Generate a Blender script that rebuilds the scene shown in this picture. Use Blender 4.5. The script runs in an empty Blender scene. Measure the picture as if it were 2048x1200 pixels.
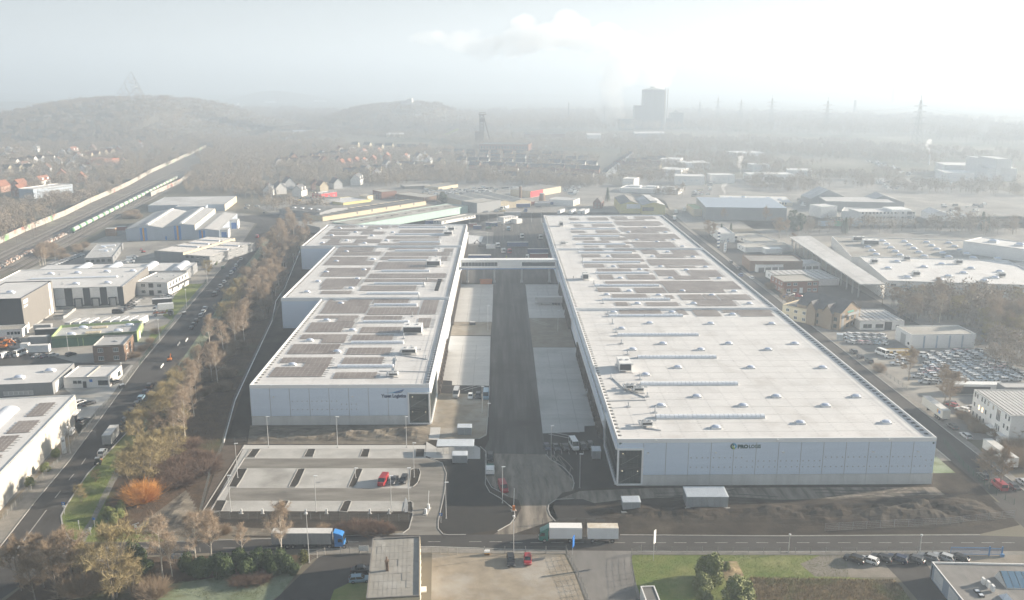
import bpy,math,random
import numpy as np
from mathutils import Vector,Matrix
random.seed(7);RNG=np.random.default_rng(7)
R=math.radians;ru=random.uniform
SC=bpy.context.scene
COL=SC.collection
# --- camera, sky, sun, exposure
CAM_H,FPX,PITCH,YAW=104.0,1760.0,math.atan(433.0/1760.0),R(0.75)
cam_d=bpy.data.cameras.new("camera");cam=bpy.data.objects.new("camera",cam_d);COL.objects.link(cam)
cam_d.sensor_width=36.0;cam_d.lens=36.0*FPX/2048.0;cam_d.clip_start=1.0;cam_d.clip_end=40000.0
cam.location=(0,0,CAM_H);cam.rotation_euler=(math.pi/2-PITCH,0,-YAW)
SC.camera=cam
SUN_AZ,SUN_EL=R(76),R(16)
world=bpy.data.worlds.new("World");SC.world=world;world.use_nodes=True
wn=world.node_tree;bgn=wn.nodes["Background"]
sky=wn.nodes.new("ShaderNodeTexSky");sky.sky_type='NISHITA';sky.sun_disc=False
sky.sun_elevation=SUN_EL;sky.sun_rotation=SUN_AZ;sky.air_density=0.55;sky.dust_density=0.0;sky.ozone_density=1.0;sky.altitude=50
# added tone curve compresses the bright parts of the sky: c / (1 + 0.9 c) in every direction
vk=wn.nodes.new("ShaderNodeVectorMath");vk.operation='MULTIPLY_ADD';vk.inputs[1].default_value=(0.9,)*3;vk.inputs[2].default_value=(1,1,1)
vd=wn.nodes.new("ShaderNodeVectorMath");vd.operation='DIVIDE'
wn.links.new(sky.outputs[0],vk.inputs[0]);wn.links.new(sky.outputs[0],vd.inputs[0]);wn.links.new(vk.outputs[0],vd.inputs[1])
wn.links.new(vd.outputs[0],bgn.inputs[0]);bgn.inputs[1].default_value=0.13
sun_d=bpy.data.lights.new("sun",'SUN');sun_d.energy=5.0;sun_d.angle=R(0.6);sun_d.color=(1.0,0.865,0.70)
sun=bpy.data.objects.new("sun",sun_d);COL.objects.link(sun)
SUN_DIR=Vector((math.sin(SUN_AZ)*math.cos(SUN_EL),math.cos(SUN_AZ)*math.cos(SUN_EL),math.sin(SUN_EL)))
sun.rotation_euler=SUN_DIR.to_track_quat('Z','Y').to_euler();sun.location=(300,100,400)
SC.view_settings.view_transform='Standard';SC.view_settings.look='None'
SC.view_settings.gamma=1.0;SC.view_settings.use_curve_mapping=False
SC.view_settings.exposure=2.07
SC.render.engine='CYCLES'
SC.cycles.max_bounces=5;SC.cycles.diffuse_bounces=3;SC.cycles.glossy_bounces=2;SC.cycles.transmission_bounces=3
SC.cycles.volume_bounces=2;SC.cycles.transparent_max_bounces=8
SC.cycles.caustics_reflective=False;SC.cycles.caustics_refractive=False
HAZE_DENSITY,HAZE_G=0.00052,0.24
HAZE_COL=(0.548,0.645,0.755)

# --- helpers
def g(px,py,z=0.0):
 """point of the place that the photograph shows at pixel (px, py), at height z"""
 u,v=px-1024.0,py-600.0
 f=FPX*math.cos(PITCH)-v*math.sin(PITCH);d=FPX*math.sin(PITCH)+v*math.cos(PITCH)
 k=(CAM_H-z)/d
 x,y=u*k,f*k
 c,s=math.cos(YAW),math.sin(YAW)
 return Vector((x*c+y*s,-x*s+y*c,z))
def height_at(px,py_base,px_top,py_top):
 b=g(px,py_base);fwd=b.x*math.sin(YAW)+b.y*math.cos(YAW)
 v=py_top-600.0
 f=FPX*math.cos(PITCH)-v*math.sin(PITCH);d=FPX*math.sin(PITCH)+v*math.cos(PITCH)
 return CAM_H-fwd*d/f
def zf(ox,oy,s):
 return lambda pts:[(ox+x/s,oy+y/s) for x,y in pts]

class MB:
 def __init__(self):self.v=[];self.f=[];self.m=[]
 def add(self,vs,fs,m=0):
  b=len(self.v);self.v.extend(tuple(p) for p in vs)
  self.f.extend(tuple(i+b for i in q) for q in fs);self.m.extend([m]*len(fs));return self
 def quad(self,a,b,c,d,m=0):return self.add((a,b,c,d),((0,1,2,3),),m)
 def poly(self,pts,m=0):return self.add(pts,(tuple(range(len(pts))),),m)
 def box(self,x0,x1,y0,y1,z0,z1,m=0,top=None):
  vs=[(x0,y0,z0),(x1,y0,z0),(x1,y1,z0),(x0,y1,z0),(x0,y0,z1),(x1,y0,z1),(x1,y1,z1),(x0,y1,z1)]
  self.add(vs,[(0,3,2,1),(0,1,5,4),(1,2,6,5),(2,3,7,6),(3,0,4,7)],m)
  b=len(self.v)-8;self.f.append((b+4,b+5,b+6,b+7));self.m.append(m if top is None else top);return self
 def prism(self,pts,z0,z1,m=0,top=None):
  n=len(pts);b=len(self.v)
  self.v.extend((p[0],p[1],z0) for p in pts);self.v.extend((p[0],p[1],z1) for p in pts)
  for i in range(n):
   j=(i+1) % n;self.f.append((b+i,b+j,b+n+j,b+n+i));self.m.append(m)
  self.f.append(tuple(b+n+i for i in range(n)));self.m.append(m if top is None else top)
  self.f.append(tuple(b+n-1-i for i in range(n)));self.m.append(m);return self
 def tube(self,p0,p1,r0,r1=None,n=6,m=0,caps=True):
  p0,p1=Vector(p0),Vector(p1);r1=r0 if r1 is None else r1
  d=(p1-p0);q=d.to_track_quat('Z','Y') if d.length >1e-9 else Matrix.Identity(3).to_quaternion()
  b=len(self.v)
  for p,r in ((p0,r0),(p1,r1)):
   for i in range(n):
    a=2*math.pi*i/n;self.v.append(tuple(p+q @ Vector((r*math.cos(a),r*math.sin(a),0))))
  for i in range(n):
   j=(i+1) % n;self.f.append((b+i,b+j,b+n+j,b+n+i));self.m.append(m)
  if caps:
   self.f.append(tuple(b+n+i for i in range(n)));self.m.append(m)
   self.f.append(tuple(b+n-1-i for i in range(n)));self.m.append(m)
  return self
 def bar(self,p0,p1,w,h=None,m=0):
  p0,p1=Vector(p0),Vector(p1);h=w if h is None else h
  d=p1-p0;side=d.cross(Vector((0,0,1)))
  side=Vector((1,0,0)) if side.length <1e-6 else side.normalized()
  up=side.cross(d).normalized();s,u=side*w/2,up*h/2
  vs=[p0-s-u,p0+s-u,p0+s+u,p0-s+u,p1-s-u,p1+s-u,p1+s+u,p1-s+u]
  return self.add(vs,[(0,1,2,3),(7,6,5,4),(0,4,5,1),(1,5,6,2),(2,6,7,3),(3,7,4,0)],m)
 def extend(self,o,loc=(0,0,0),rz=0,s=1.0,mshift=0):
  c,sn=math.cos(rz)*s,math.sin(rz)*s;b=len(self.v)
  self.v.extend((loc[0]+x*c-y*sn,loc[1]+x*sn+y*c,loc[2]+z*s) for x,y,z in o.v)
  self.f.extend(tuple(i+b for i in q) for q in o.f);self.m.extend(i+mshift for i in o.m);return self
 def data(self,name,mats,smooth=False):
  me=bpy.data.meshes.new(name);me.from_pydata(self.v,[],self.f)
  for m in (mats if isinstance(mats,(list,tuple)) else [mats]):me.materials.append(m)
  if len(set(self.m))>1:me.polygons.foreach_set("material_index",self.m)
  if smooth:me.polygons.foreach_set("use_smooth",[True]*len(self.f))
  me.update();return me
 def obj(self,name,mats,parent=None,smooth=False,label=None,kind=None):
  return link(name,self.data(name,mats,smooth),parent,label,kind)

def link(name,data,parent=None,label=None,kind=None,loc=None,rz=None):
 o=bpy.data.objects.new(name,data);COL.objects.link(o)
 if parent is not None:o.parent=parent
 if label:o["label"]=label
 if kind:o["kind"]=kind
 if loc is not None:o.location=loc
 if rz is not None:o.rotation_euler=(0,0,rz)
 return o
def tag(o,label,cat,group=None,kind=None):
 if label:o["label"]=label
 if cat:o["category"]=cat
 if group:o["group"]=group
 if kind:o["kind"]=kind
 return o
def thing(name,label,cat,loc=(0,0,0),rz=0.0,group=None):
 o=bpy.data.objects.new(name,None);COL.objects.link(o);o.empty_display_size=0.5
 o.location=loc;o.rotation_euler=(0,0,rz);return tag(o,label,cat,group)
def dup(root,loc,rz=None,label=None,group=None,scale=None,color=None):
 """a copy of a thing, with copies of its parts and sub-parts"""
 r=root.copy();COL.objects.link(r);r.location=loc
 if rz is not None:r.rotation_euler=(0,0,rz)
 if label:r["label"]=label
 if group:r["group"]=group
 if scale:r.scale=scale if isinstance(scale,tuple) else (scale,)*3
 if color:r.color=color
 for ch in KIDS.get(root.name) or list(root.children):
  c=ch.copy();COL.objects.link(c);c.parent=r
  if color:c.color=color
  for gch in KIDS.get(ch.name) or list(ch.children):
   d=gch.copy();COL.objects.link(d);d.parent=c
   if color:d.color=color
 return r
KIDS={}
def remember(root):
 KIDS[root.name]=list(root.children)
 for c in root.children:KIDS[c.name]=list(c.children)
 return root
def ordn(i):
 if i <20:return ORD[i]
 t=("twenty","thirty","forty","fifty","sixty","seventy","eighty","ninety")[(i+1)//10-2]
 return (t[:-1]+"ieth" if (i+1) % 10==0 else t+"-"+ORD[(i+1) % 10-1])
ORD=("first second third fourth fifth sixth seventh eighth ninth tenth eleventh twelfth thirteenth fourteenth fifteenth sixteenth "
 "seventeenth eighteenth nineteenth twentieth twenty-first twenty-second twenty-third twenty-fourth twenty-fifth twenty-sixth "
 "twenty-seventh twenty-eighth twenty-ninth thirtieth").split()

# --- materials
MATS={}
def mat(name,c,c2=None,scale=0.3,rough=0.8,detail=6,bump=0.0,bscale=None,metal=0.0,spec=0.3,stretch=None,lo=0.35,hi=0.65,
  c3=None,scale3=3.0,lo3=0.5,hi3=0.7,space='pos',objcol=False,emit=None):
 if name in MATS:return MATS[name]
 m=bpy.data.materials.new(name);m.use_nodes=True;MATS[name]=m
 nt=m.node_tree;b=nt.nodes["Principled BSDF"];L=nt.links.new
 b.inputs["Base Color"].default_value=(*c,1);b.inputs["Roughness"].default_value=rough
 b.inputs["Metallic"].default_value=metal;b.inputs["Specular IOR Level"].default_value=spec
 def coords(st):
  if space =='pos':src=nt.nodes.new("ShaderNodeNewGeometry").outputs["Position"]
  else:src=nt.nodes.new("ShaderNodeTexCoord").outputs["Object"]
  if st is None:return src
  mp=nt.nodes.new("ShaderNodeMapping");mp.inputs["Scale"].default_value=st;L(src,mp.inputs["Vector"]);return mp.outputs[0]
 def noise(s,st=None,d=detail):
  n=nt.nodes.new("ShaderNodeTexNoise");n.inputs["Scale"].default_value=s;n.inputs["Detail"].default_value=d
  n.inputs["Roughness"].default_value=0.6;L(coords(st),n.inputs["Vector"]);return n.outputs["Fac"]
 def ramp(fac,a,z):
  r=nt.nodes.new("ShaderNodeMapRange");r.inputs["From Min"].default_value=a;r.inputs["From Max"].default_value=z;L(fac,r.inputs["Value"]);return r.outputs[0]
 def mix(fac,a,z):
  x=nt.nodes.new("ShaderNodeMix");x.data_type='RGBA';L(fac,x.inputs["Factor"])
  ia,ib=x.inputs[6],x.inputs[7]
  for s,val in ((ia,a),(ib,z)):
   if hasattr(val,"is_linked"):L(val,s)
   else:s.default_value=(*val,1)
  return x.outputs[2]
 cur=c
 if objcol:
  oi=nt.nodes.new("ShaderNodeObjectInfo");cur=oi.outputs["Color"];L(cur,b.inputs["Base Color"])
 if c2 is not None:
  cur=mix(ramp(noise(scale,stretch),lo,hi),cur,c2)
 if c3 is not None:
  cur=mix(ramp(noise(scale3),lo3,hi3),cur,c3)
 if hasattr(cur,"is_linked"):L(cur,b.inputs["Base Color"])
 if bump:
  bp=nt.nodes.new("ShaderNodeBump");bp.inputs["Strength"].default_value=bump;bp.inputs["Distance"].default_value=0.3
  L(noise(bscale or scale*4,stretch),bp.inputs["Height"]);L(bp.outputs[0],b.inputs["Normal"])
 if emit:b.inputs["Emission Color"].default_value=(*emit[0],1);b.inputs["Emission Strength"].default_value=emit[1]
 return m
# --- ground, roads, yards (the setting)
m_ground=mat("earth_ground",(0.15,0.13,0.10),(0.22,0.20,0.16),scale=0.012,c3=(0.12,0.115,0.085),scale3=0.004,lo3=0.45,hi3=0.6,rough=1.0,spec=0.05)
m_asph=mat("asphalt",(0.0504,0.047,0.0445),(0.0714,0.0672,0.063),scale=0.12,c3=(0.042,0.0378,0.0353),scale3=0.035,rough=0.85,spec=0.25,bump=0.05,bscale=6)
m_asph_new=mat("new_asphalt",(0.0279,0.0254,0.0236),(0.0384,0.0347,0.0316),scale=0.2,rough=0.85,spec=0.2,bump=0.08,bscale=8)
m_asph_track=mat("haul_road_asphalt",(0.072,0.067,0.062),(0.15,0.142,0.13),scale=0.05,stretch=(9,0.35,1),lo=0.42,hi=0.72,c3=(0.055,0.05,0.046),scale3=0.03,rough=0.9,spec=0.15,bump=0.1,bscale=2)
m_dusty=mat("dusty_road",(0.27,0.24,0.20),(0.105,0.092,0.078),scale=0.16,stretch=(3.2,0.45,1),lo=0.38,hi=0.66,rough=0.95,spec=0.1,bump=0.25,bscale=1.2)
m_conc=mat("yard_concrete",(0.54,0.53,0.505),(0.46,0.45,0.43),scale=0.10,stretch=(0.5,2.0,1),c3=(0.40,0.39,0.375),scale3=0.03,lo3=0.55,hi3=0.75,rough=0.9,spec=0.15,bump=0.08,bscale=2)
m_pave=mat("paving_blocks",(0.46,0.45,0.425),(0.37,0.36,0.34),scale=0.22,c3=(0.27,0.26,0.24),scale3=0.06,lo3=0.52,hi3=0.7,rough=0.95,spec=0.1,bump=0.1,bscale=3)
m_tile=mat("lawn_grid_soil",(0.0385,0.0336,0.0294),(0.063,0.056,0.0476),scale=0.8,rough=1,spec=0.05)
m_gravel=mat("tan_gravel",(0.333,0.287,0.224),(0.253,0.218,0.172),scale=0.3,c3=(0.38,0.356,0.322),scale3=0.08,lo3=0.5,hi3=0.7,rough=1,spec=0.05,bump=0.3,bscale=2.5)
m_soil=mat("dark_soil",(0.0378,0.0309,0.0254),(0.0655,0.055,0.0447),scale=0.15,c3=(0.117,0.0995,0.0792),scale3=0.045,lo3=0.55,hi3=0.75,rough=1,spec=0.05,bump=0.5,bscale=1.0)
m_soil_light=mat("turned_soil",(0.213,0.188,0.15),(0.112,0.0963,0.0775),scale=0.12,stretch=(1,2.2,1),c3=(0.3,0.263,0.219),scale3=0.35,lo3=0.55,hi3=0.75,rough=1,spec=0.05,bump=0.6,bscale=0.8)
m_litter=mat("leaf_litter",(0.12,0.0818,0.054),(0.072,0.054,0.0384),scale=0.25,c3=(0.096,0.108,0.054),scale3=0.05,lo3=0.55,hi3=0.7,rough=1,spec=0.05,bump=0.6,bscale=1.2)
m_grass=mat("lawn_grass",(0.14,0.185,0.055),(0.20,0.22,0.08),scale=0.25,c3=(0.333,0.316,0.158),scale3=0.06,lo3=0.5,hi3=0.75,rough=1,spec=0.05,bump=0.4,bscale=3)
m_frostgrass=mat("frosted_grass",(0.172,0.218,0.127),(0.276,0.299,0.23),scale=0.06,c3=(0.127,0.138,0.069),scale3=0.3,rough=1,spec=0.05,bump=0.3,bscale=3)
m_dry=mat("dry_meadow",(0.353,0.277,0.168),(0.218,0.168,0.104),scale=0.8,c3=(0.218,0.218,0.101),scale3=0.12,lo3=0.5,hi3=0.65,rough=1,spec=0.05,bump=0.8,bscale=1.6)
m_yard=mat("yard_paving",(0.275,0.261,0.239),(0.189,0.181,0.171),scale=0.07,c3=(0.362,0.341,0.304),scale3=0.025,rough=0.95,spec=0.1,bump=0.08,bscale=3)
m_path=mat("path_gravel",(0.27,0.25,0.225),(0.20,0.19,0.17),scale=0.5,rough=1,spec=0.05)
m_kerb=mat("kerb_stone",(0.42,0.41,0.39),(0.33,0.32,0.30),scale=0.8,rough=0.9)
m_line=mat("road_paint",(0.50,0.49,0.46),(0.32,0.31,0.30),scale=1.5,rough=0.8)
m_ballast=mat("track_ballast",(0.154,0.133,0.115),(0.21,0.189,0.161),scale=0.15,c3=(0.28,0.266,0.21),scale3=0.03,lo3=0.55,hi3=0.7,rough=1,spec=0.05,bump=0.3,bscale=3)

def axis():
 a=np.concatenate([-np.geomspace(14000,60,24),np.linspace(-40,40,5),np.geomspace(60,14000,24)]);return a
ax=axis();mb=MB();n=len(ax)
mb.v=[(float(x),float(y),0.0) for y in ax for x in ax]
mb.f=[(j*n+i,j*n+i+1,(j+1)*n+i+1,(j+1)*n+i) for j in range(n-1) for i in range(n-1)];mb.m=[0]*len(mb.f)
mb.obj("ground",m_ground,kind='structure')

def sheet(name,pts,m,layer,ox=0,oy=0,s=1.0):
 """a flat piece of ground from the outline seen in the photograph; higher layers lie 4 mm above the ones below"""
 P=[g(ox+x/s,oy+y/s) for x,y in pts]
 b=MB();z=0.004*layer
 area=sum(P[i].x*P[(i+1) % len(P)].y-P[(i+1) % len(P)].x*P[i].y for i in range(len(P)))
 if area <0:P.reverse()
 import mathutils
 tri=mathutils.geometry.tessellate_polygon([[Vector((p.x,p.y,0)) for p in P]])
 b.add([(p.x,p.y,z) for p in P],[])
 for t in tri:
  a,c,d=t
  cr=(P[c].x-P[a].x)*(P[d].y-P[a].y)-(P[c].y-P[a].y)*(P[d].x-P[a].x)
  b.f.append((a,c,d) if cr >0 else (a,d,c));b.m.append(0)
 return b.obj(name,m,kind='structure')
def kerb(pts,ox=0,oy=0,s=1.0,w=0.22,h=0.13,name="kerb",m=None,closed=False):
 P=[g(ox+x/s,oy+y/s) for x,y in pts]
 if closed:P.append(P[0])
 b=MB()
 for a,c in zip(P,P[1:]):b.bar((a.x,a.y,h/2),(c.x,c.y,h/2),w,h)
 return b.obj(name,m or m_kerb,kind='structure')
def strip(a,b,half,z,mbx,m=0):
 d=(b-a).normalized();s=Vector((-d.y,d.x,0))*half
 mbx.quad((a.x+s.x,a.y+s.y,z),(a.x-s.x,a.y-s.y,z),(b.x-s.x,b.y-s.y,z),(b.x+s.x,b.y+s.y,z),m)

# big areas first (layer 1), then what lies on them
sheet("industrial_yard",[(-120,1180),(60,1040),(217,815),(279,730),(415,569),(475,499),(520,432),(430,418),(300,432),(140,505),(-60,585)],m_yard,1)
sheet("woodland_floor",[(245,872),(320,755),(450,569),(522,440),(640,415),(608,470),(575,560),(540,640),(492,760),(470,880),(415,1000),(385,1045),(260,1062),(205,1060),(205,1000),(240,950)],m_litter,1)
sheet("site_soil",[(618,462),(578,560),(548,640),(500,740),(455,870),(395,1035),(470,1075),(1000,1078),(1250,1072),(1960,1068),(2040,1050),(1990,1000),(1880,890),(1680,700),(1400,470),(1330,425),(1085,425),(660,440)],m_soil,2)
sheet("turned_soil",[(500,851),(862,850),(862,880),(845,889),(495,888)],m_soil_light,3)
sheet("turned_soil",[(255,1068),(330,1012),(372,980),(398,1032),(420,1052),(560,1058),(700,1062),(818,1062),(820,1068),(560,1072)],m_soil_light,3)
# left street and its junction
LST=[(-60,1090),(0,1094),(70,1004),(140,920),(217,815),(279,730),(415,569),(475,499),(515,447),(470,440),(465,432),(560,428),(548,452),(515,500),(462,569),(420,640),(338,755),(268,850),(175,948),(132,1012),(122,1032),(126,1058),(140,1078),(160,1086),(330,1085),(330,1110),(200,1112),(100,1130),(0,1200),(-60,1240)]
sheet("street",LST,m_asph,4)
sheet("pavement",[(-40,1090),(60,965),(122,915),(205,815),(267,730),(404,569),(466,499),(475,499),(415,569),(279,730),(217,815),(140,920),(70,1004),(0,1094)],m_path,5)
kerb([(-40,1090),(0,1094),(70,1004),(140,920),(217,815),(279,730),(415,569),(475,499)])
kerb([(268,850),(175,948),(132,1012),(122,1032),(126,1058),(140,1078),(160,1086)],w=0.3)
# long street across the foreground
sheet("street",[(330,1085),(560,1078),(710,1072),(862,1070),(1000,1069),(1240,1071),(1560,1073),(1960,1071),(2060,1074),(2060,1102),(1560,1102),(1270,1102),(1130,1101),(862,1092),(600,1098),(330,1110)],m_asph,4)
sheet("pavement",[(600,1099),(862,1093),(1130,1102),(1560,1103),(1960,1102),(2060,1103),(2060,1110),(1560,1110),(1270,1109),(1130,1108),(862,1105),(600,1110)],m_path,5)
kerb([(1240,1070),(1560,1072),(1960,1070)],h=0.1);kerb([(330,1084),(560,1077),(710,1071),(815,1069)],h=0.1)
kerb([(600,1099.5),(862,1093.5),(1130,1102.5)],h=0.1);kerb([(1275,1103),(1560,1103.5),(1960,1102.5)],h=0.1)
b=MB()
for x in range(200,2040,41):
 y=1096 if x <560 else (1083.5 if x <1000 else 1085.5)
 if 260<x <900 and x % 2:continue
 a,c=g(x,y),g(x+25,y);strip(a,c,0.07,0.022,b)
b.obj("road_markings",m_line,kind='structure')
b=MB()
for (x0,y0),(x1,y1) in (((16,1097),(36,1097)),((36,1096),(93,1020)),((110,996),(121,982)),((138,960),(148,948)),((163,929),(172,916))):
 strip(g(x0,y0),g(x1,y1),0.10,0.022,b)
for x0 in (56,90,124):strip(g(x0,1108),g(x0+16,1104),0.10,0.022,b)
b.obj("road_markings",m_line,kind='structure')
# verge with the footpath at the junction
sheet("grass_verge",[(268,852),(175,950),(133,1013),(124,1032),(128,1057),(142,1077),(162,1084),(330,1083),(300,1060),(230,1056),(205,1030),(215,985),(245,930),(262,900),(320,775),(345,735),(330,765)],m_grass,3)
sheet("grass_verge",[(325,770),(420,640),(462,569),(515,500),(545,455),(553,456),(520,512),(470,585),(430,655),(350,780),(300,850),(272,880),(268,853)],m_frostgrass,3)
sheet("footpath",[(150,1084),(170,1084),(196,1030),(220,985),(242,938),(232,936),(206,985),(180,1040)],m_path,5)
# pavement, yards and drives on the left
for pts in ([(128,777),(220,775),(236,765),(262,730),(277,732),(215,815),(160,880),(150,850),(152,795)],[(104,622),(250,612),(275,598),(340,592),(372,575),(378,570),(398,575),(360,625),(310,640),(272,660),(135,650)]):
 sheet("yard_paving",pts,m_pave,3)
sheet("front_garden_lawn",[(350,590),(372,568),(408,567),(398,580),(342,640),(325,632)],m_grass,4)
sheet("front_garden_lawn",[(318,655),(342,645),(345,648),(322,676),(305,690),(298,672)],m_grass,4)
sheet("dark_yard",[(-30,770),(110,765),(150,725),(185,726),(262,728),(255,732),(240,745),(140,722),(60,700),(-30,690)],m_asph,3)
sheet("planted_strip",[(-30,1095),(0,1022),(60,965),(150,845),(166,850),(205,812),(118,915),(55,972)],mat("planting_bed",(0.169,0.143,0.111),(0.247,0.215,0.169),scale=0.6,rough=1,spec=0.05),3)
# parking in front of the left hall
PK=zf(400,820,3.158)
sheet("parking_paving",PK([(285,222),(1425,222),(1425,300),(1460,310),(1400,380),(1390,440),(1330,495),(1300,640),(130,640),(50,660),(180,430)]),m_pave,4)
sheet("parking_lane",PK([(285,306),(1455,306),(1530,335),(1555,400),(1545,520),(1510,640),(1500,740),(1530,790),(1240,790),(1320,750),(1340,660),(1345,590),(1320,575),(155,573),(195,492),(1330,495),(1385,460),(1395,400),(1370,368),(245,368)]),mat("lane_paving",(0.25,0.235,0.21),(0.15,0.14,0.125),scale=0.16,stretch=(0.4,2,1),rough=0.95,spec=0.1,bump=0.2,bscale=1.2),5)
sheet("footway_slabs",PK([(275,222),(1425,222),(1425,245),(262,245)]),m_conc,6)
sheet("footway_slabs",PK([(1430,200),(1500,240),(1740,225),(1770,240),(1770,310),(1480,308),(1425,290)]),m_conc,6)
sheet("footway_slabs",PK([(1450,110),(1520,110),(1510,190),(1435,185)]),m_conc,6)
kerb(PK([(1455,306),(1530,335),(1556,400),(1545,520),(1505,700),(1505,750),(1535,785),(1570,790),(1680,788)]))
kerb(PK([(1340,580),(1345,660),(1320,750),(1280,780),(1215,785)]))
kerb(PK([(5,660),(282,222)]));kerb(PK([(48,660),(315,250)]))
ISL=[[(290,300),(330,248),(382,248),(345,300)],[(653,298),(682,247),(730,247),(712,298)],[(1008,298),(1030,247),(1074,247),(1060,298)],[(1360,298),(1365,247),(1420,247),(1415,298)],
 [(180,485),(238,372),(300,370),(262,440),(230,488)],[(560,488),(618,375),(640,370),(664,372),(620,470),(600,489)],[(936,488),(985,375),(1004,370),(1028,374),(988,470),(970,489)],[(1322,485),(1330,380),(1350,368),(1385,372),(1393,395),(1375,460),(1345,486)],
 [(70,640),(105,572),(168,572),(135,640)],[(475,640),(505,580),(530,572),(562,574),(520,645)],[(878,640),(910,578),(935,572),(957,575),(930,645)],[(1285,640),(1295,580),(1325,575),(1348,590),(1340,650)]]
for q in ISL:sheet("planting_island",PK(q),m_tile,7);kerb(PK(q),closed=True,w=0.18)
# dark new asphalt by the bicycle shelter, gate area
sheet("soft_strip",PK([(5,660),(270,222),(150,224),(10,640)]),mat("brown_strip",(0.10,0.08,0.062),(0.13,0.105,0.085),scale=0.5,rough=1,spec=0.05),3)
sheet("new_asphalt_area",PK([(1556,400),(1530,335),(1470,308),(1770,312),(1790,262),(1812,300),(1800,470),(1830,520),(1990,640),(1990,690),(1900,750),(1680,788),(1570,790),(1510,750),(1510,700),(1545,520)]),m_asph_new,5)
kerb(PK([(1770,232),(1805,262),(1810,300),(1802,470),(1830,520),(1900,560),(1985,630),(1990,680),(1960,720),(1880,765)]))
# central yard between the halls
YD=zf(850,500,2.4)
sheet("haul_road",[(985,436),(1085,436),(1118,565),(1150,690),(1200,880),(1100,912),(965,905),(978,880),(978,770),(988,569),(935,565),(936,455)],m_asph_track,3)
sheet("yard_slab",YD([(170,165),(328,165),(322,345),(135,345)]),m_conc,4)
sheet("gravel_bed",YD([(135,346),(321,346),(315,410),(122,410)]),m_gravel,4)
sheet("yard_slab",YD([(122,412),(315,414),(308,652),(130,648),(130,628),(80,625)]),m_conc,4)
sheet("dark_asphalt_strip",YD([(70,626),(130,629),(130,649),(309,653),(310,690),(50,688)]),m_asph_new,4)
sheet("gravel_bed",YD([(50,689),(308,691),(296,890),(265,905),(15,905),(10,830)]),m_gravel,4)
def joints(name,x0,x1,y0,y1,sx,sy,z,m):
 b=MB();x=x0+sx
 while x <x1:b.box(x-0.05,x+0.05,y0,y1,z-0.03,z);x +=sx
 y=y0+sy
 while y <y1:b.box(x0,x1,y-0.05,y+0.05,z-0.03,z-0.001);y +=sy
 b.obj(name,m,kind='structure')
m_joint=mat("slab_joint_tar",(0.22,0.215,0.21),rough=1)
for q in ((-21,-5.2,289,346),(-21,-5.2,374,455),(13.0,28.5,253,339),(13.2,28.5,392,455)):joints("slab_joint",*q,5.5,7.0,0.021,m_joint)
def tracks(name,areas,m,w,z,r0,r1):
 """worn pairs of tyre marks: stains with a shape of their own"""
 b=MB()
 for x0,x1,y0,y1,n,a0 in areas:
  for _ in range(n):
   x,y,a,tr=ru(x0,x1),ru(y0,y1),a0+random.gauss(0,0.22),random.choice((-1,1))*ru(r0,r1);p=Vector((x,y,0));L=[]
   for i in range(22):L.append((p.copy(),Vector((-math.sin(a),math.cos(a),0))*0.9));p +=Vector((math.cos(a),math.sin(a),0))*1.5;a +=1.5/tr
   for s in (-1,1):
    for (q,u),(r_,v) in zip(L,L[1:]):
     q,r_=q+u*s,r_+v*s
     if all(x0 <t.x <x1 and y0 <t.y <y1 for t in (q,r_)):strip(q,r_,w,z,b);z +=0.00001
 b.obj(name,m,kind='structure')
tracks("tyre_track",((-21,-5.3,289,345,12,0.6),(-21,-5.3,375,455,18,0.5),(13.4,28,246,332,20,2.6),(13.4,28,375,455,12,2.5)),mat("tyre_marks",(0.40,0.395,0.38),(0.47,0.465,0.45),scale=0.5,rough=1),0.15,0.024,14,60)
tracks("tyre_track",((3,20,206,236,26,1.7),),mat("mud_tracks",(0.16,0.147,0.125),(0.22,0.20,0.175),scale=0.5,rough=1),0.14,0.030,25,90)
tracks("tyre_track",((40,112,197,213,16,0.05),),mat("soil_tracks",(0.10,0.088,0.073),(0.06,0.052,0.044),scale=0.5,rough=1),0.2,0.030,40,160)
kerb(YD([(310,655),(302,800),(295,885),(262,906),(120,908)]))
sheet("yard_slab",YD([(482,165),(642,165),(682,326),(500,326)]),m_conc,4)
sheet("gravel_bed",YD([(500,327),(682,327),(722,466),(516,466)]),mat("brown_gravel",(0.22,0.185,0.14),(0.28,0.25,0.21),scale=0.3,rough=1,spec=0.05,c3=(0.16,0.145,0.12),scale3=0.1,bump=0.3,bscale=2),4)
m_conc_wet=mat("worn_yard_concrete",(0.48,0.48,0.465),(0.38,0.382,0.37),scale=0.08,stretch=(0.25,2.2,1),c3=(0.30,0.30,0.29),scale3=0.05,lo3=0.5,hi3=0.7,rough=0.9,spec=0.15)
sheet("yard_slab",YD([(518,468),(724,468),(828,842),(765,845),(765,872),(565,880)]),m_conc_wet,4)
sheet("dark_asphalt_strip",YD([(566,882),(766,874),(766,847),(835,848),(915,1140),(720,1152),(715,1110),(640,1035),(582,982)]),m_asph_new,5)
sheet("dusty_drive",YD([(310,976),(580,982),(640,1035),(715,1108),(718,1155),(660,1165),(625,1200),(615,1240),(640,1290),(420,1365),(330,1365),(430,1300),(462,1240),(450,1200),(380,1180),(320,1130),(290,1090)]),m_dusty,6)
kerb(YD([(580,982),(600,1005),(660,1040),(705,1085),(716,1120),(708,1150)]));kerb(YD([(290,980),(290,1090),(320,1140),(395,1180)]))
sheet("dusty_drive",[(1112,1000),(1160,982),(1300,976),(1870,974),(1890,990),(1560,1000),(1420,990),(1240,1000),(1160,1010)],m_dusty,3)
EP=zf(960,980,3.413)
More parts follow.
